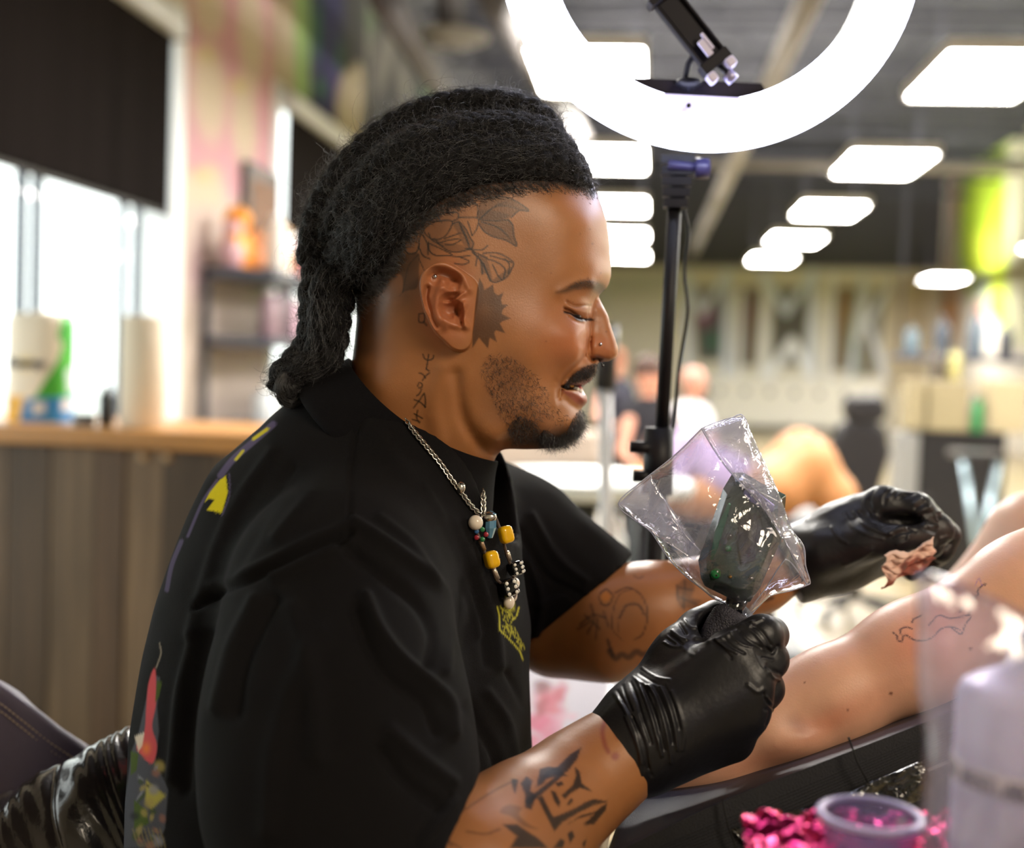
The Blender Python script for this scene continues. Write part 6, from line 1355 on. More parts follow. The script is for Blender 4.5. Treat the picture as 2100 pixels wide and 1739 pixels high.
# phone holder (tilted), axes in photo px
ho = empty('phone_holder', 'black spring phone holder with white clamp pads inside the ring light', 'phone holder', loc=PR(1430, 70, -.03))
ax = np.array((.62, .785)); bx = np.array((-.785, .62))
def HP(u, v, dd=0.): return PR(1424+ax[0]*u+bx[0]*v, 66+ax[1]*u+bx[1]*v, -.03+dd)
def hbox(u0, u1, v0, v1, dep, name, m, dd=0., bev=.0008): return MB().prism([HP(u0, v0, dd), HP(u1, v0, dd), HP(u1, v1, dd), HP(u0, v1, dd)], -nrm_*dep).build(name, m, ho, False, bev)
dkp = mat('holder_plastic', '14121c', .6, spec=.3); wpad = mat('white_rubber', 'dcd8f8', .4)
hbox(-95, 60, -24, 24, .006, 'slide_plate', dkp, .004); hbox(-110, -95, -34, 34, .018, 'top_jaw', dkp, -.012)
hbox(-95, 60, -30, -24, .010, 'rail', dkp); hbox(-95, 60, 24, 30, .010, 'rail', dkp); hbox(20, 58, -6, 8, .004, 'spring', wpad, -.006); hbox(10, 50, -14, -7, .003, 'spring', wpad, -.006)
hbox(60, 84, -34, 34, .016, 'lower_jaw', dkp, -.006); hbox(82, 104, -34, -12, .012, 'pad', wpad, -.01, .002); hbox(84, 106, 16, 36, .012, 'pad', wpad, -.01, .002)
MB().tube([HP(84, 2), HP(112, 0)], .0022, 10).build('screw', mat('table_leg'), ho, True); MB().lathe(HP(118, -1), [(0, .004), (.0055, .004), (.0055, -.004), (.003, -.004), (.003, .002), (0, .002)], 20, (HP(118, -1)-HP(90, 2))).build('knob', mat('knob_grey', 'a8a4c4', .3, .5), ho, True)
# stand
MB().tube([P(1394, 322, 1.13), P(1388, 420, 1.13)], .0075, 16).build('socket', blk_, RL, True)
for k in range(5):
    y = 330+k*22; w_ = 34-k*2.5; c = P(1390-k*1.2, y, 1.128); MB().box((0, 0, 0), (w_*1.13/FPX*2, .018, .0075), mtx=None).build('rib', blk_, RL).matrix_basis = Matrix.Translation(c-Vector(RL.location)) @ Matrix.Translation(Vector(RL.location))
MB().tube([P(1370, 338, 1.12), P(1445, 345, 1.12)], .0045, 12).build('tilt_bolt', mat('knob_violet', '3a3860', .35), RL, True)
MB().lathe(P(1440, 345, 1.12), [(0, -.006), (.009, -.006), (.009, .006), (0, .006)], 20, Vector(C2W @ np.array((1, 0, 0)))).build('tilt_knob', mat('knob_violet'), RL, True)
pa, pb = P(1384, 410, 1.13), P(1356, 905, 1.155); dv = (pb-pa)/495; pe_ = pa+dv*1900
kf = (pa.z-.02)/(pa.z-pb.z); pe_ = pa+(pb-pa)*kf
MB().tube([pa, pb], .0062, 16).build('pole', blk_, RL, True); MB().tube([pb, pe_], .0085, 16).build('pole', blk_, RL, True)
cl = P(1350, 945, 1.155); clo = MB().lathe(cl, [(0, .03), (.013, .03), (.014, -.03), (0, -.03)], 20).build('clamp', blk_, RL, True)
for dz, ln in ((.012, .026), (-.014, .022)): MB().tube([cl+Vector((-.002, -.004, dz)), cl+Vector((-ln, -.008, dz))], .0055, 12).build('clamp_knob', blk_, clo, True)
for k in range(3):
    an = k*2.094+.5; MB().tube([pe_+Vector((0, 0, .38)), pe_+Vector((.30*math.cos(an), .30*math.sin(an), -.01))], .006, 8).build('leg', blk_, RL, True)
wire = spline([pc(1400, 420, 1.14), pc(1412, 480, 1.15), pc(1404, 560, 1.16), pc(1410, 640, 1.15), pc(1392, 760, 1.15), pc(1384, 860, 1.155), pc(1372, 930, 1.16)], 8)
MB().tube([Vector(to_world(v)) for v in wire], .0016, 8).build('power_cord', blk_, RL, True)
# ================================================================ machine in its clear bag
mc = empty('tattoo_machine', 'dark green faceted tattoo machine with black wrapped grip inside the clear bag', 'tattoo machine', loc=P(1500, 1240, .872))
gm = mat('green_anodised', '06331f', .2, metal=.1, coat=.5, noise=(60, .4)); gm2 = mat('green_glow', '0e6a34', .15, coat=.5)
fo = [(1483, 1002), (1503, 969), (1526, 969), (1564, 992), (1612, 1015), (1609, 1055), (1599, 1113), (1571, 1177), (1559, 1205), (1538, 1235), (1503, 1230), (1445, 1202), (1437, 1184), (1432, 1149), (1452, 1093)]
fi = [(1492, 1015), (1508, 988), (1524, 986), (1556, 1006), (1596, 1026), (1594, 1058), (1584, 1108), (1560, 1168), (1548, 1190), (1528, 1210), (1506, 1206), (1460, 1186), (1453, 1172), (1449, 1150), (1466, 1095)]
n = len(fo); V = [P(x, y, .862) for x, y in fi]+[P(x, y, .872) for x, y in fo]+[P(x, y, .892) for x, y in fo]+[P(x, y, .902) for x, y in fi]
F_ = [tuple(range(n-1, -1, -1)), tuple(range(3*n, 4*n))]
for r_ in range(3):
    for k in range(n): F_.append((r_*n+k, r_*n+(k+1) % n, (r_+1)*n+(k+1) % n, (r_+1)*n+k))
o = mesh('body', V, F_, gm, mc, False); b = o.modifiers.new('b', 'BEVEL'); b.width = .0008; b.segments = 2
def MP(L, d0, dep, name, m): return MB().prism([P(x, y, d0) for x, y in L], Vector(C2W @ np.array((0, dep, 0)))).build(name, m, mc, False, .0007)
MP([(1466, 1090), (1494, 1030), (1500, 1034), (1474, 1120), (1462, 1150), (1456, 1148)], .860, .004, 'side_rail', mat('green_rail', '135a40', .2, .4))
MP([(1520, 1060), (1560, 1050), (1566, 1090), (1548, 1150), (1520, 1160), (1512, 1110)], .859, .006, 'motor_cover', mat('black_gloss', '0e0f14', .12, coat=.5))
MP([(1530, 1000), (1556, 1010), (1590, 1036), (1584, 1052), (1540, 1030), (1524, 1012)], .860, .004, 'drive_arm', mat('violet_steel', '6a68a0', .25, .6))
for x, y, r, m_2 in [(1493, 1125, 7, gm2), (1496, 1100, 8, mat('black_gloss')), (1468, 1176, 11, gm2), (1468, 1178, 7, mat('black_gloss')), (1497, 1183, 4, mat('brass', 'c09040', .3, 1)), (1540, 1185, 5, steel), (1558, 1130, 4, steel)]:
    MB().lathe(P(x, y, .8615), [(0, .0022), (r*.7*.86/FPX, .002), (r*.86/FPX, .0008), (r*.86/FPX, -.002)], 20, nrm_).build('screw', m_2, mc, True)
MB().tube([P(1512, 1228, .874), P(1506, 1246, .873), P(1498, 1262, .872)], [.0075, .0065, .0085], 20).build('neck', mat('black_gloss'), mc, True)
g0, g1_ = np.array(pc(1508, 1250, .872)), np.array(pc(1446, 1352, .872)); axg = (g1_-g0)/np.linalg.norm(g1_-g0); e1 = np.cross(axg, (0, 1, 0)); e1 /= np.linalg.norm(e1); e2 = np.cross(axg, e1)
V = []; F_ = []; nu, nv = 90, 70
for j in range(nv):
    t = j/(nv-1); r = .0128*(1-(1-min(1, t/.16))**2*.35)
    for k in range(nu):
        a = 2*math.pi*k/nu; rr = r+.00035*math.sin(a*26+j*1.2)*math.sin(j*1.45)+.0003*math.sin(a*3+j*.2)
        V.append(g0+axg*(t*.045)+(e1*math.cos(a)+e2*math.sin(a))*rr)
for j in range(nv-1):
    for k in range(nu): F_.append((j*nu+k, j*nu+(k+1) % nu, (j+1)*nu+(k+1) % nu, (j+1)*nu+k))
F_.append(tuple(range(nu)))
mesh('grip_wrap', to_world(np.array(V)), F_, mat('grip_bandage', '34323c', .6, bump=(900, .8, 'voronoi')), mc)
# clear bag
bagm = plastic_film('bag_film', (.97, .97, 1), .11, .05, 45, .45, .06)
def film(name, poly_px, d0, bulge, m, lab=None, cat=None, ctr=None, seed=1, nn=46, parent=None, wr=.0035, fold=1.0):
    """two crinkled film sheets sealed along their outline"""
    poly_ = np.array(poly_px, float); cen = np.array(ctr if ctr else poly_.mean(0)); 
    d = np.r_[0, np.cumsum(np.linalg.norm(np.diff(np.vstack([poly_, poly_[:1]]), axis=0), axis=1))]; na = 150; s_ = np.linspace(0, d[-1], na, endpoint=False)
    cl2 = np.vstack([poly_, poly_[:1]]); E = np.stack([np.interp(s_, d, cl2[:, k]) for k in (0, 1)], 1)
    V = []; rs = np.linspace(0, 1, nn)
    for sgn_ in (-1, 1):
        for r in rs:
            xy = cen+(E-cen)*r; th = np.sqrt(max(0, 1-r**2.2)); dd = d0+sgn_*(bulge*th)
            V.append(np.stack([(xy[:, 0]-CX)/FPX*dd, np.full(na, dd), -(xy[:, 1]-CY)/FPX*dd], 1))
    V = np.vstack(V); R_ = np.tile(np.repeat(rs, na), 2); side = np.repeat([-1, 1], nn*na)
    w1 = vnoise(V+side[:, None]*.3, 60, seed); w2 = np.abs(vnoise(V*np.array((1, 1, .6))+side[:, None], 130, seed+1)); w3 = np.abs(vnoise(V@np.array([[.8, 0, .6], [0, 1, 0], [-.6, 0, .8]])*np.array((1, 1, .3)), 260, seed+2))
    V[:, 1] += (w1*wr*1.2+(w2-.2)*wr*1.3+(w3-.2)*wr*.8)*(1-R_**8*.6)
    F_ = []; 
    for h_ in (0, 1):
        i = np.arange(nn*na).reshape(nn, na)+h_*nn*na; j = np.roll(i, -1, 1); q = np.stack([i[:-1], i[1:], j[1:], j[:-1]], -1).reshape(-1, 4); F_.append(q if h_ else q[:, ::-1])
    o = mesh(name, to_world(V), np.vstack(F_), m, parent)
    if lab: tag(o, lab, cat)
    return o
bag_px = [(1440, 878), (1470, 866), (1500, 857), (1525, 853), (1545, 905), (1575, 965), (1600, 1020), (1620, 1080), (1648, 1120), (1652, 1160), (1661, 1192), (1655, 1200), (1620, 1212), (1580, 1222), (1552, 1248), (1530, 1268), (1508, 1256), (1488, 1238), (1462, 1226), (1440, 1208), (1410, 1185), (1375, 1150), (1345, 1105), (1330, 1085), (1300, 1065), (1268, 1033), (1310, 992), (1370, 945), (1400, 918)]
BG = film('plastic_bag', bag_px, .882, .030, bagm, 'crinkled clear plastic bag wrapped over the green tattoo machine', 'plastic bag', ctr=(1500, 1080))
sm = plastic_film('bag_seam', (.9, .9, 1), .45, .3, 60, .5, .1)
rim = [np.array(pc(x, y, .882)) for x, y in bag_px+[bag_px[0]]]; MB().tube([Vector(to_world(v)) for v in spline(rim, 4)], .0005, 6, False).build('sealed_edge', sm, BG, True)
def fl(L, r, d=.853): MB().tube([P(x, y, d+(abs(x-1500)+abs(y-1080))*.00006) for x, y in spline(np.array(L, float), 6)], r, 6, False).build('fold_line', sm, BG, True)
fl([(1440, 880), (1470, 930), (1500, 970), (1560, 1035), (1605, 1100), (1650, 1190)], .0007); fl([(1335, 980), (1365, 1030), (1400, 1090), (1436, 1130)], .0004); fl([(1270, 1034), (1330, 980), (1336, 982)], .0003); fl([(1520, 975), (1562, 1020), (1600, 1100)], .0005); fl([(1545, 1240), (1575, 1200), (1600, 1160), (1618, 1150), (1655, 1198)], .0005)
film('flap', [(1440, 878), (1500, 858), (1525, 853), (1560, 930), (1600, 1020), (1630, 1095), (1655, 1190), (1610, 1110), (1560, 1035), (1500, 968)], .850, .002, plastic_film('bag_flap', (.93, .93, .98), .17, .10, 50, .7, .08), parent=BG, seed=9, nn=24, wr=.003, ctr=(1550, 985))
film('corner_flap', [(1268, 1033), (1335, 980), (1436, 1128), (1425, 1150), (1345, 1100), (1300, 1065)], .862, .002, plastic_film('bag_flap'), parent=BG, seed=14, nn=20, wr=.002)
# ================================================================ necklaces
def SP(px, py, off): return Vector(to_world(surf_at(STREE, px, py, off)[0]))
def SN(px, py): return Vector(C2W @ surf_at(STREE, px, py, 0)[1])
silver = mat('bright_silver', 'd0ccc4', .2, 1.)
NK = empty('chain_necklace', 'silver curb chain necklace with small crystal pendant on the black t-shirt', 'necklace', loc=SP(990, 1060, .004))
def links(path, n, r, off, name='link'):
    c = spline(np.array(path, float), 10); d = np.r_[0, np.cumsum(np.linalg.norm(np.diff(c, axis=0), axis=1))]; s_ = np.linspace(0, d[-1], n); me = None
    pts = [SP(np.interp(v, d, c[:, 0]), np.interp(v, d, c[:, 1]), off) for v in s_]
    for k in range(n):
        t = (pts[min(k+1, n-1)]-pts[max(k-1, 0)]).normalized(); x = nrm_.cross(t).normalized(); y = t.cross(x); a = (.9 if k % 2 else -.5); x2 = x*math.cos(a)+y*math.sin(a); y2 = t.cross(x2)
        rg = [Vector(t*math.cos(q_)*r*1.25+x2*math.sin(q_)*r*.85) for q_ in np.linspace(0, 2*math.pi, 13)]
        if me is None: tmp = MB(); tmp.tube(rg, r*.3, 6, False); 
        m3 = Matrix((t, x2, y2)).transposed()
        if me is None:
            inv = m3.inverted(); o = MB(); o.v = [tuple(inv @ Vector(v)) for v in tmp.v]; o.f = tmp.f; o_ = o.build(name, silver, NK, True); me = o_.data
        else: o_ = bpy.data.objects.new(name, me); COL.objects.link(o_); o_.parent = NK
        o_.matrix_parent_inverse = Matrix.Translation(-Vector(NK.location)); o_.matrix_basis = Matrix.Translation(pts[k]) @ m3.to_4x4()
links([(828, 862), (850, 893), (876, 925), (900, 955), (920, 985), (940, 1012), (958, 1036), (976, 1054)], 40, .0019, .0025); links([(976, 988), (982, 1010), (984, 1035), (984, 1056)], 13, .0021, .003)
MB().ball(SP(938, 1004, .003), (.0035, .0035, .0045)).build('clasp', silver, NK, True)
pd = SP(994, 1072, .005); MB().lathe(pd, [(0, .008), (.004, .006), (.0042, -.004), (.002, -.011), (0, -.012)], 8).build('crystal', mat('blue_crystal', '5a88a4', .08, coat=1), NK, False); MB().ball(SP(990, 1062, .005), (.006, .004, .004)).build('bail', silver, NK, True)
BN = empty('beaded_necklace', 'beaded necklace of pearls, yellow smiley beads and black dotted dice beads', 'necklace', loc=SP(1000, 1150, .004))
pearl = mat('pearl', 'f0e2d0', .18, coat=.6, sheen=.2); yel = mat('yellow_bead', 'f0b806', .2, coat=.5); die_m = mat('black_die', '0c0c0e', .1, coat=.8); dot = mat('white_dot', 'e8e4da', .4); cord = mat('brown_cord', '5a4a40', .6, .4)
def rball(name, px, py, r, m_2, off=None, sc=(1, 1, 1)): return MB().ball(SP(px, py, (off if off is not None else r*.9)), (r*sc[0], r*sc[1], r*sc[2]), 24, 16).build(name, m_2, BN, True)
rball('pearl', 964, 1074, .0052, pearl); rball('pearl', 999, 1019, .0042, pearl)
MB().tube([SP(970, 1088, .003), SP(978, 1112, .003), SP(986, 1132, .003), SP(992, 1148, .004), SP(1003, 1170, .003), SP(1010, 1188, .003), SP(1025, 1205, .005), SP(1038, 1236, .004), SP(1046, 1222, .004), SP(1044, 1200, .004), SP(1040, 1165, .004), SP(1031, 1138, .003), SP(1022, 1100, .003), SP(1010, 1068, .003), SP(1004, 1040, .003), SP(999, 1020, .003)], .0011, 8).build('cord', cord, BN, True)
def obb(px, py, a, m_2, name, off=.006, up=(.25, 1), hs=(1, 1, 1)):
    c = SP(px, py, off); z = Vector(C2W @ np.array((-up[0], 0, up[1]))).normalized(); y = (-nrm_-z*(-nrm_).dot(z)).normalized(); x = y.cross(z); tw = Matrix.Rotation(.55, 3, z); M3 = tw @ Matrix((x, y, z)).transposed()
    b = MB(); b.box((0, 0, 0), (2*a*hs[0], 2*a*hs[1], 2*a*hs[2])); o = b.build(name, m_2, BN, True, a*.62, 5); o.matrix_parent_inverse = Matrix.Translation(-Vector(BN.location)); o.matrix_basis = Matrix.Translation(c) @ M3.to_4x4(); o.data.shade_smooth(); return c, M3
def smile(c, M3, a):
    dm = mat('smile_ink', '7a5a10', .5)
    for dx in (-.35, .35): MB().ball(c+M3 @ Vector((a*1.0, dx*a*-1, a*.3)), (.0006, .0006, .001), 8, 6).build('eye_mark', dm, BN, True)
    MB().tube([c+M3 @ Vector((a*1.01, -a*.5*math.cos(t), -a*.15-a*.4*math.sin(t))) for t in np.linspace(0, math.pi, 10)], .0003, 5).build('smile_mark', dm, BN, True)
c, M3 = obb(993, 1148, .0056, yel, 'yellow_bead', hs=(.9, .9, 1.1)); smile(c, M3, .0052); c, M3 = obb(1022, 1099, .0052, yel, 'yellow_bead', hs=(.95, .9, 1.2)); smile(c, M3, .005)
def die(px, py, a):
    c, M3 = obb(px, py, a, die_m, 'dice_bead')
    for fx, L in ((0, [(-.5, -.6), (-.5, 0), (-.5, .6), (.5, -.6), (.5, 0), (.5, .6)]), (1, [(-.5, -.6), (.5, -.6), (-.5, 0), (.5, 0), (-.5, .6), (.5, .6)])):
        for u, v in L:
            w_ = Vector((a*u, -a*1.0, a*v)) if fx == 0 else Vector((a*1.0, a*u, a*v)); ax_ = M3 @ (Vector((0, -1, 0)) if fx == 0 else Vector((1, 0, 0)))
            MB().lathe(c+M3 @ w_, [(0, .0004), (a*.2, .0003), (a*.22, -.0002)], 12, ax_).build('dice_dot', dot, BN, True)
die(1025, 1206, .0064); die(1041, 1165, .0052)
rball('pearl', 1033, 1236, .0046, pearl, sc=(.9, .9, 1.1)); rball('pearl', 1043, 1196, .0044, pearl); rball('pearl', 1048, 1222, .0028, pearl, sc=(.8, .8, 1.5))
bc = SP(971, 1098, .006)
for k, cl2 in enumerate(('a02838', '2a7a4a', '3a6a9a', 'a02838', '2a7a4a')): an = k*1.2566; MB().ball(bc+Vector(C2W @ np.array((.0036*math.cos(an), 0, .0036*math.sin(an)))), (.0018, .001, .0018), 12, 8).build('petal', mat('enamel_'+cl2, cl2, .2, coat=.5), BN, True)
for a, b, c_l in (((976, 1108), (984, 1128), 'a88a70'), ((1003, 1166), (1012, 1186), 'c8b8a4'), ((1009, 1052), (1013, 1066), 'd0a888'), ((1031, 1132), (1036, 1148), 'c8b8a4')): MB().tube([SP(*a, .0035), SP(*b, .0035)], .0017, 12).build('tube_bead', mat('tube_'+c_l, c_l, .3, .6), BN, True)
# ================================================================ armrest
ar_m = mat('armrest_vinyl', '3a3d4c', .55, bump=(1200, .4)); tow = mat('black_towel', '1b1b20', .85, bump=(700, .8))
AR = empty('armrest', 'padded dark armrest covered with ribbed black towel on a steel post', 'armrest', loc=(P(1700, 1700, .9).x, P(1700, 1700, .9).y, 0))
def armx(t): return t
tfb = [((1292, 1622, .90), (1240, 1760, .795), (1262, 1830, .80)), ((1480, 1592, .93), (1478, 1648, .80), (1500, 1765, .80)), ((1700, 1520, .96), (1700, 1560, .81), (1712, 1668, .81)), ((1900, 1432, 1.0), (1900, 1482, .83), (1905, 1575, .83)), ((2200, 1290, 1.06), (2200, 1360, .86), (2200, 1450, .86))]
B_, Fr_, Bt = [spline(np.array([pc(*q[k]) for q in tfb]), 14) for k in range(3)]
nL = len(B_); V = []; sec = 26
for i in range(nL):
    b, f_, bt = B_[i], Fr_[i], Bt[i]; bb = b+(bt-f_)
    ring_ = [b*.5+f_*.5+(f_-b)*t for t in np.linspace(-.42, .40, 9)]
    c1_ = f_; ring_ += [c1_*(.5)+ (f_+(bt-f_)*.1)*.5]
    ring_ += [f_+(bt-f_)*t for t in np.linspace(.1, .92, 9)]; ring_ += [bt+(bb-bt)*t for t in np.linspace(.05, .95, 5)]; ring_ += [bb+(b-bb)*t for t in (.3, .8)]
    V += ring_
V = np.array(V); ms = len(V)//nL; iq = np.arange(nL*ms).reshape(nL, ms); jq = np.roll(iq, -1, 1); Fq = np.stack([iq[:-1], jq[:-1], jq[1:], iq[1:]], -1).reshape(-1, 4)
k0 = [tuple(iq[0][::-1]), tuple(iq[-1])]
F_all = [tuple(q) for q in Fq]+k0
mesh('pad', to_world(V), F_all, ar_m, AR)
# ribbed towel over the front face
V = []; nz = 90
for i in range(nL):
    f_, bt = Fr_[i], Bt[i]; o_ = np.array((0, -.0022, .0004))
    for j in range(nz):
        t = -.035+1.02*j/(nz-1); p_ = f_+(bt-f_)*t+o_; rib = .00055*(math.sin(j*math.pi/2.5))**1 if t > .25 else .0001*math.sin(i*2.1+j); p_ = p_+np.array((0, -rib, 0)); V.append(p_)
V = np.array(V); iq = np.arange(nL*nz).reshape(nL, nz); Fq = np.stack([iq[:-1, :-1], iq[1:, :-1], iq[1:, 1:], iq[:-1, 1:]], -1).reshape(-1, 4)
tw_ = mesh('towel', to_world(V), Fq, tow, AR)
for a, b in (((1740, 1512, .80), (1784, 1612, .802)), ((1482, 1640, .792), (1512, 1745, .79))): MB().tube([P(*a), P((a[0]+b[0])/2-4, (a[1]+b[1])/2, a[2]-.002), P(*b)], .0007, 6).build('seam', mat('seam_dark', '101014', .8), AR, True)
MB().tube([P(x, y, d) for x, y, d in [(1288, 1612, .898), (1262, 1660, .87), (1240, 1720, .82), (1232, 1775, .80)]], .0028, 10).build('piping', mat('cream_piping', 'cfc6b4', .8, bump=(400, .8)), AR, True)
q = Vector(to_world((Fr_[40]+B_[40])/2)); MB().tube([(q.x+.12, q.y, q.z-.07), (q.x+.12, q.y, .05)], .02, 16).build('post', chr_, AR, True); MB().lathe((q.x+.12, q.y, 0), [(0, .001), (.2, .001), (.2, .015), (.04, .03), (0, .03)], 32).build('base', bk_, AR, True)
MB().prism([P(1500, 1762, .83), P(1712, 1662, .835), P(1905, 1570, .85), P(2200, 1440, .88), P(2200, 1640, .88), P(1905, 1740, .85), P(1560, 1900, .83)], Vector(C2W @ np.array((.01, .10, -.01)))).build('under_frame', mat('black_tray', '141418', .4), AR, False, .004)
film('shrink_wrap', [(1500, 1700), (1700, 1640), (1890, 1560), (1905, 1585), (1890, 1640), (1700, 1710), (1560, 1760)], .795, .003, plastic_film('black_wrap', (.12, .12, .14), .04, .06, 70, .8, .15, (.05, .05, .05)), parent=AR, seed=30, nn=30)
# ================================================================ front tray table with foil, cup, bottle
TZ = P(1785, 1815, .60).z
ft = empty('tray_table', 'tray table in the near foreground carrying cup and bottle', 'table', loc=(P(1900, 1800, .6).x, P(1900, 1800, .6).y, 0))
ta, tb_ = P(1560, 1790, .60), P(2400, 1800, .62); tcx, tcy = (ta.x+tb_.x)/2+.02, (ta.y+tb_.y)/2-.03
fA, fB, fC = hit(1545, 1860, 2, TZ), hit(1950, 1750, 2, TZ), hit(1950, 1990, 2, TZ); tx0 = fA.x+.012; ty1 = fB.y-.002
MB().box((tx0+.15, ty1-.15, TZ-.012), (.30, .30, .02)).build('tabletop', mat('black_tray', '141418', .4), ft, False, .004); MB().tube([(tcx, tcy, TZ-.02), (tcx, tcy, .03)], .015, 12).build('post', bk_, ft, True); MB().lathe((tcx, tcy, 0), [(0, .001), (.18, .001), (.18, .015), (.03, .03), (0, .03)], 32).build('base', bk_, ft, True)
fn = 110; s_ = np.linspace(0, 1, fn); U, Vv = np.meshgrid(s_, s_, indexing='ij'); fA, fB, fC = hit(1545, 1860, 2, TZ), hit(1950, 1750, 2, TZ), hit(1950, 1990, 2, TZ); fx = fA.x+U.ravel()*(fB.x-fA.x); fy = fC.y+Vv.ravel()*(fB.y-fC.y)
P3 = np.stack([fx*0+U.ravel(), Vv.ravel(), 0*fx], 1); zz_ = TZ+.002+np.abs(vnoise(P3, 16, 41))*.012+np.abs(vnoise(P3, 60, 42))*.005+.010*U.ravel()+.006*Vv.ravel()
pk_c = np.array(srgb((.85, .12, .42)))*np.ones((fn*fn, 3)); iq = np.arange(fn*fn).reshape(fn, fn); Fq = np.stack([iq[:-1, :-1], iq[1:, :-1], iq[1:, 1:], iq[:-1, 1:]], -1).reshape(-1, 4)
o = mesh('foil_sheet', np.stack([fx, fy, zz_], 1), Fq, mat('magenta_foil', 'd8286c', .16, metal=.85), None, False); tag(o, 'crumpled shiny magenta foil sheet under the cup', 'foil')
MB_ = plastic_film('cup_plastic', (.80, .74, .96), .22, .12, 20, .05, .12, (.75, .68, .95))
cpc = P(1785, 1672, .60); cr = 108*.60/FPX; cp_ = empty('plastic_cup', 'small translucent lilac plastic cup with rolled rim', 'cup', loc=(cpc.x, cpc.y, TZ+.012))
hc_ = cpc.z-(TZ+.012)
MB().lathe((cpc.x, cpc.y, TZ+.012), [(0, .001), (cr*.74, .001), (cr*.78, .004), (cr*.93, hc_-.002), (cr*.95, hc_), (cr*.91, hc_), (cr*.75, .005), (0, .004)], 64).build('wall', MB_, cp_, True)
MB().lathe((cpc.x, cpc.y, TZ+.012), [(cr*.93+.0022*math.cos(t), hc_+.0018*math.sin(t)) for t in np.linspace(0, 2*math.pi, 13)], 64).build('rim', mat('lilac_rim', 'c8bce6', .3), cp_, True)
MB().lathe((cpc.x, cpc.y, TZ+.012), [(0, hc_*.35), (cr*.80, hc_*.35)], 48).build('water', plastic_film('water_film', (.75, .68, .85), .05, .15, 10, .02, .02), cp_, True)
# white squeeze bottle with label
bcx = P(2118, 1700, .56); br = 163*.56/FPX; bz = TZ; BTL = empty('squeeze_bottle', 'white plastic squeeze bottle with black lettered tan label', 'bottle', loc=(bcx.x, bcx.y, bz))
zsh = P(2118, 1395, .56).z-bz; zcap = P(2118, 1290, .56).z-bz
wb = mat('milky_plastic', 'e6e2f0', .35, sss=.3)
MB().lathe((bcx.x, bcx.y, bz), [(0, .001), (br*.97, .001), (br, .005), (br, zsh-.008), (br*.94, zsh-.003), (br*.8, zsh), (br*.42, zsh+.006), (br*.40, zsh+.010), (0, zsh+.010)], 72).build('body', wb, BTL, True)
MB().lathe((bcx.x, bcx.y, bz), [(br*.40, zsh+.004), (br*.40, zcap-.004), (br*.36, zcap), (.004, zcap+.002), (.003, zcap+.03), (0, zcap+.032)], 48).build('cap', mat('cap_white', 'ecebf4', .4), BTL, True)
zl0 = P(2118, 1600, .56).z-bz; zl1 = P(2118, 1558, .56).z-bz
MB().lathe((bcx.x, bcx.y, bz), [(br+.0001, zl0), (br+.0005, zl0), (br+.0005, zl1), (br+.0001, zl1)], 72).build('label_band', mat('label_tan', 'eadfc8', .7), BTL, True)
# curved lettering: each letter is set on the cylinder
inkm = mat('label_ink', '141214', .6); rdir = Vector(C2W @ np.array((1, 0, 0))); rdir.z = 0; rdir.normalize(); fdir = Vector((-rdir.y, rdir.x, 0))
word = 'YOUR BEST ARTIST'; 
for k, ch_ in enumerate(word):
    if ch_ == ' ': continue
    an = math.radians(-20)+(k-12.5)*.128
    dirv = (rdir*math.sin(an)-fdir*math.cos(an)); pos = Vector((bcx.x, bcx.y, bz+(zl0+zl1)/2-.0006))+dirv*(br+.0007); tx = (rdir*math.cos(an)+fdir*math.sin(an)); 
    text(ch_, pos, .0088, inkm, BTL, ext=.0001, rot=Matrix((tx, Vector((0, 0, 1)), dirv)).transposed())
# clear bag over the bottle corner
fb = film('plastic_sleeve', [(1878, 1182), (1900, 1170), (1960, 1192), (2040, 1225), (2180, 1300), (2190, 1760), (1960, 1790), (1893, 1740), (1898, 1500), (1882, 1420)], .50, .012, plastic_film('sleeve_film', (.90, .88, .97), .12, .06, 24, .5, .09, (.85, .78, .95)), 'clear plastic sleeve standing in front of the white squeeze bottle', 'plastic bag', seed=50, nn=30, wr=.004)
# ================================================================ table with stained paper behind the near forearm
tzv = .80; q1 = hit(1160, 1460, 2, tzv); WT = empty('work_table', 'work table with grey edge behind the forearms', 'table', loc=(q1.x, q1.y, 0))
y0, y1 = q1.y-.30, hit(1160, 1362, 2, tzv).y; x0, x1 = q1.x-.14, hit(1262, 1430, 2, tzv).x
MB().box(((x0+x1)/2, (y0+y1)/2, tzv-.015), (x1-x0, y1-y0, .03)).build('tabletop', mat('grey_lip', '9a96a4', .4), WT, False, .006); MB().tube([((x0+x1)/2, (y0+y1)/2, .0), ((x0+x1)/2, (y0+y1)/2, tzv-.03)], .03, 16).build('post', bk_, WT, True)
SC_ = Canvas(1040, 1330, 1300, 1640, c_('ded8e6')); 
for x, y, rx, ry, cl2, a in [(1125, 1440, 30, 34, 'd84a68', .9), (1110, 1410, 18, 14, '7a2430', .9), (1100, 1480, 26, 24, 'e86a90', .9), (1125, 1500, 34, 30, 'e05a84', .8), (1150, 1420, 14, 22, 'c83a54', .8), (1090, 1530, 26, 16, 'e87898', .9), (1150, 1480, 10, 18, 'f0a8c0', .7), (1170, 1470, 14, 10, 'f0b8cc', .7), (1130, 1530, 20, 24, 'e87898', .7), (1108, 1455, 10, 26, 'a82c3c', .8)]: SC_.blob(x, y, rx, ry, c_(cl2), a, rd.uniform(-.5, .5), 2)
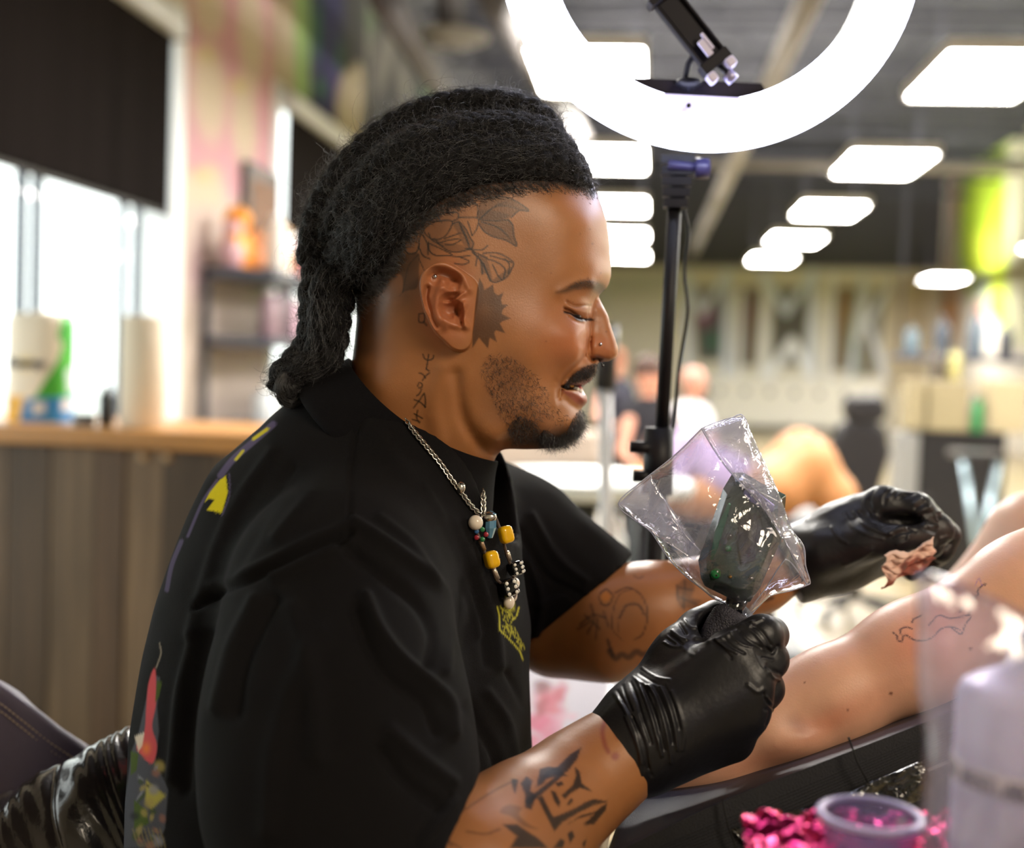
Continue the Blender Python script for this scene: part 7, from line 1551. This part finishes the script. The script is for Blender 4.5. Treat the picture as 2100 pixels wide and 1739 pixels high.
SC_.a *= .62; U, Vv = np.meshgrid(np.linspace(x0+.012, x1-.012, 90), np.linspace(y0+.012, y1-.02, 90), indexing='ij'); V = np.stack([U.ravel(), Vv.ravel(), np.full(U.size, tzv+.001)], 1); V[:, 2] += .0012*(1+vnoise(V, 60, 61)); iq = np.arange(8100).reshape(90, 90); Fq = np.stack([iq[:-1, :-1], iq[1:, :-1], iq[1:, 1:], iq[:-1, 1:]], -1).reshape(-1, 4)
vc = to_cam(V); pxx, pyy = proj(vc); nz_ = vnoise(V, 90, 62)*14; nz2 = vnoise(V, 90, 63)*14
o = mesh('paper_sheet', V, Fq, mat('stained_paper', 'ffffff', .8, col=True), None, cols=SC_.sample(pxx+nz_, pyy+nz2)); tag(o, 'white paper sheet with pink ink stains on the work table', 'paper')
# ================================================================ chair of the artist: stitched backrest, pleated cushion
CH = empty('work_chair', 'purple grey leather work chair with stitched backrest behind the seated man', 'chair', loc=(P(300, 2600, .95).x, P(300, 2600, .95).y, 0)); lea = mat('purple_leather', '4a4256', .5, bump=(900, .6))
U, Vv = np.meshgrid(np.linspace(0, 1, 50), np.linspace(0, 1, 50), indexing='ij')
top_ = spline(np.array([pc(-260, 1330, 1.08), pc(-120, 1340, 1.09), pc(0, 1397, 1.10), pc(60, 1440, 1.10), pc(120, 1488, 1.11), pc(180, 1530, 1.12), pc(240, 1585, 1.12), pc(330, 1700, 1.13)], float), 7)[:50]
V = []
for i in range(len(top_)):
    for j in range(40):
        t = j/39; b = top_[i]; V.append(b+np.array((-.02*t, .02*t*(1-t)*4*-1+.03*t, -.42*t)))
V = np.array(V); iq = np.arange(len(V)).reshape(-1, 40); Fq = np.stack([iq[:-1, :-1], iq[1:, :-1], iq[1:, 1:], iq[:-1, 1:]], -1).reshape(-1, 4)
o = mesh('backrest', to_world(V), Fq, lea, CH); so = o.modifiers.new('s', 'SOLIDIFY'); so.thickness = .022; so.offset = 0; bb_ = o.modifiers.new('b', 'BEVEL'); bb_.width = .006; bb_.segments = 3
thr = mat('tan_thread', 'b09a84', .7)
for dn in (.010, .0165):
    c = top_+np.array((-.003, -.0150, -dn)); d = np.r_[0, np.cumsum(np.linalg.norm(np.diff(c, axis=0), axis=1))]; me = None
    for s_ in np.arange(.01, d[-1]-.005, .0042):
        a = np.array([np.interp(s_, d, c[:, k]) for k in range(3)]); b = np.array([np.interp(s_+.0030, d, c[:, k]) for k in range(3)]); o = MB().tube([Vector(to_world(a)), Vector(to_world((a+b)/2+np.array((0, -.0006, 0)))), Vector(to_world(b))], .0005, 5).build('stitch', thr, CH, True)
sat = mat('black_satin_leather', '241f1e', .22, coat=.3, bump=(300, .3))
V = []; ns, nt = 150, 60
path = spline(np.array([pc(-160, 1900, .96), pc(20, 1850, .98), pc(120, 1800, 1.0), pc(290, 1700, 1.02), pc(385, 1655, 1.05), pc(520, 1640, 1.07)], float), 30)
for i in range(ns):
    f_ = i/(ns-1)*(len(path)-1); a = path[int(min(f_, len(path)-1))]; fr_ = f_-int(f_); a = path[int(f_)]*(1-fr_)+path[min(int(f_)+1, len(path)-1)]*fr_
    for j in range(nt):
        t = 2*math.pi*j/nt; pl_ = .0030*math.sin(i*.33+3.0*math.sin(t*1.3+i*.03))*(.5+.5*math.sin(t*2+1+i*.07))+.0018*abs(math.sin(i*.51+t*4+math.sin(i*.2))); seam_ = -.004*math.exp(-((t-5.0)/.10)**2)-.004*math.exp(-(((i % 50)-25)/1.2)**2); r = .076+pl_+seam_
        V.append(a+np.array((0, -math.cos(t)*r*.85, 0))+np.array((-.45, 0, .9))*math.sin(t)*r)
V = np.array(V); iq = np.arange(ns*nt).reshape(ns, nt); jq = np.roll(iq, -1, 1); Fq = [tuple(q) for q in np.stack([iq[:-1], jq[:-1], jq[1:], iq[1:]], -1).reshape(-1, 4)]+[tuple(iq[0][::-1]), tuple(iq[-1])]
cu_ = mesh('lumbar_cushion', to_world(V), Fq, sat, CH); cu_['label'] = 'shiny black pleated leather cushion roll'
q = P(560, 2650, .98); MB().box((q.x, q.y, q.z-.02), (.46, .44, .09)).build('seat', lea, CH, False, .03); MB().tube([(q.x, q.y, q.z-.05), (q.x, q.y, .08)], .03, 16).build('gas_column', bk_, CH, True)
for k in range(5): an = k*1.2566; MB().tube([(q.x, q.y, .09), (q.x+.28*math.cos(an), q.y+.28*math.sin(an), .05)], .018, 8).build('leg', bk_, CH, True)
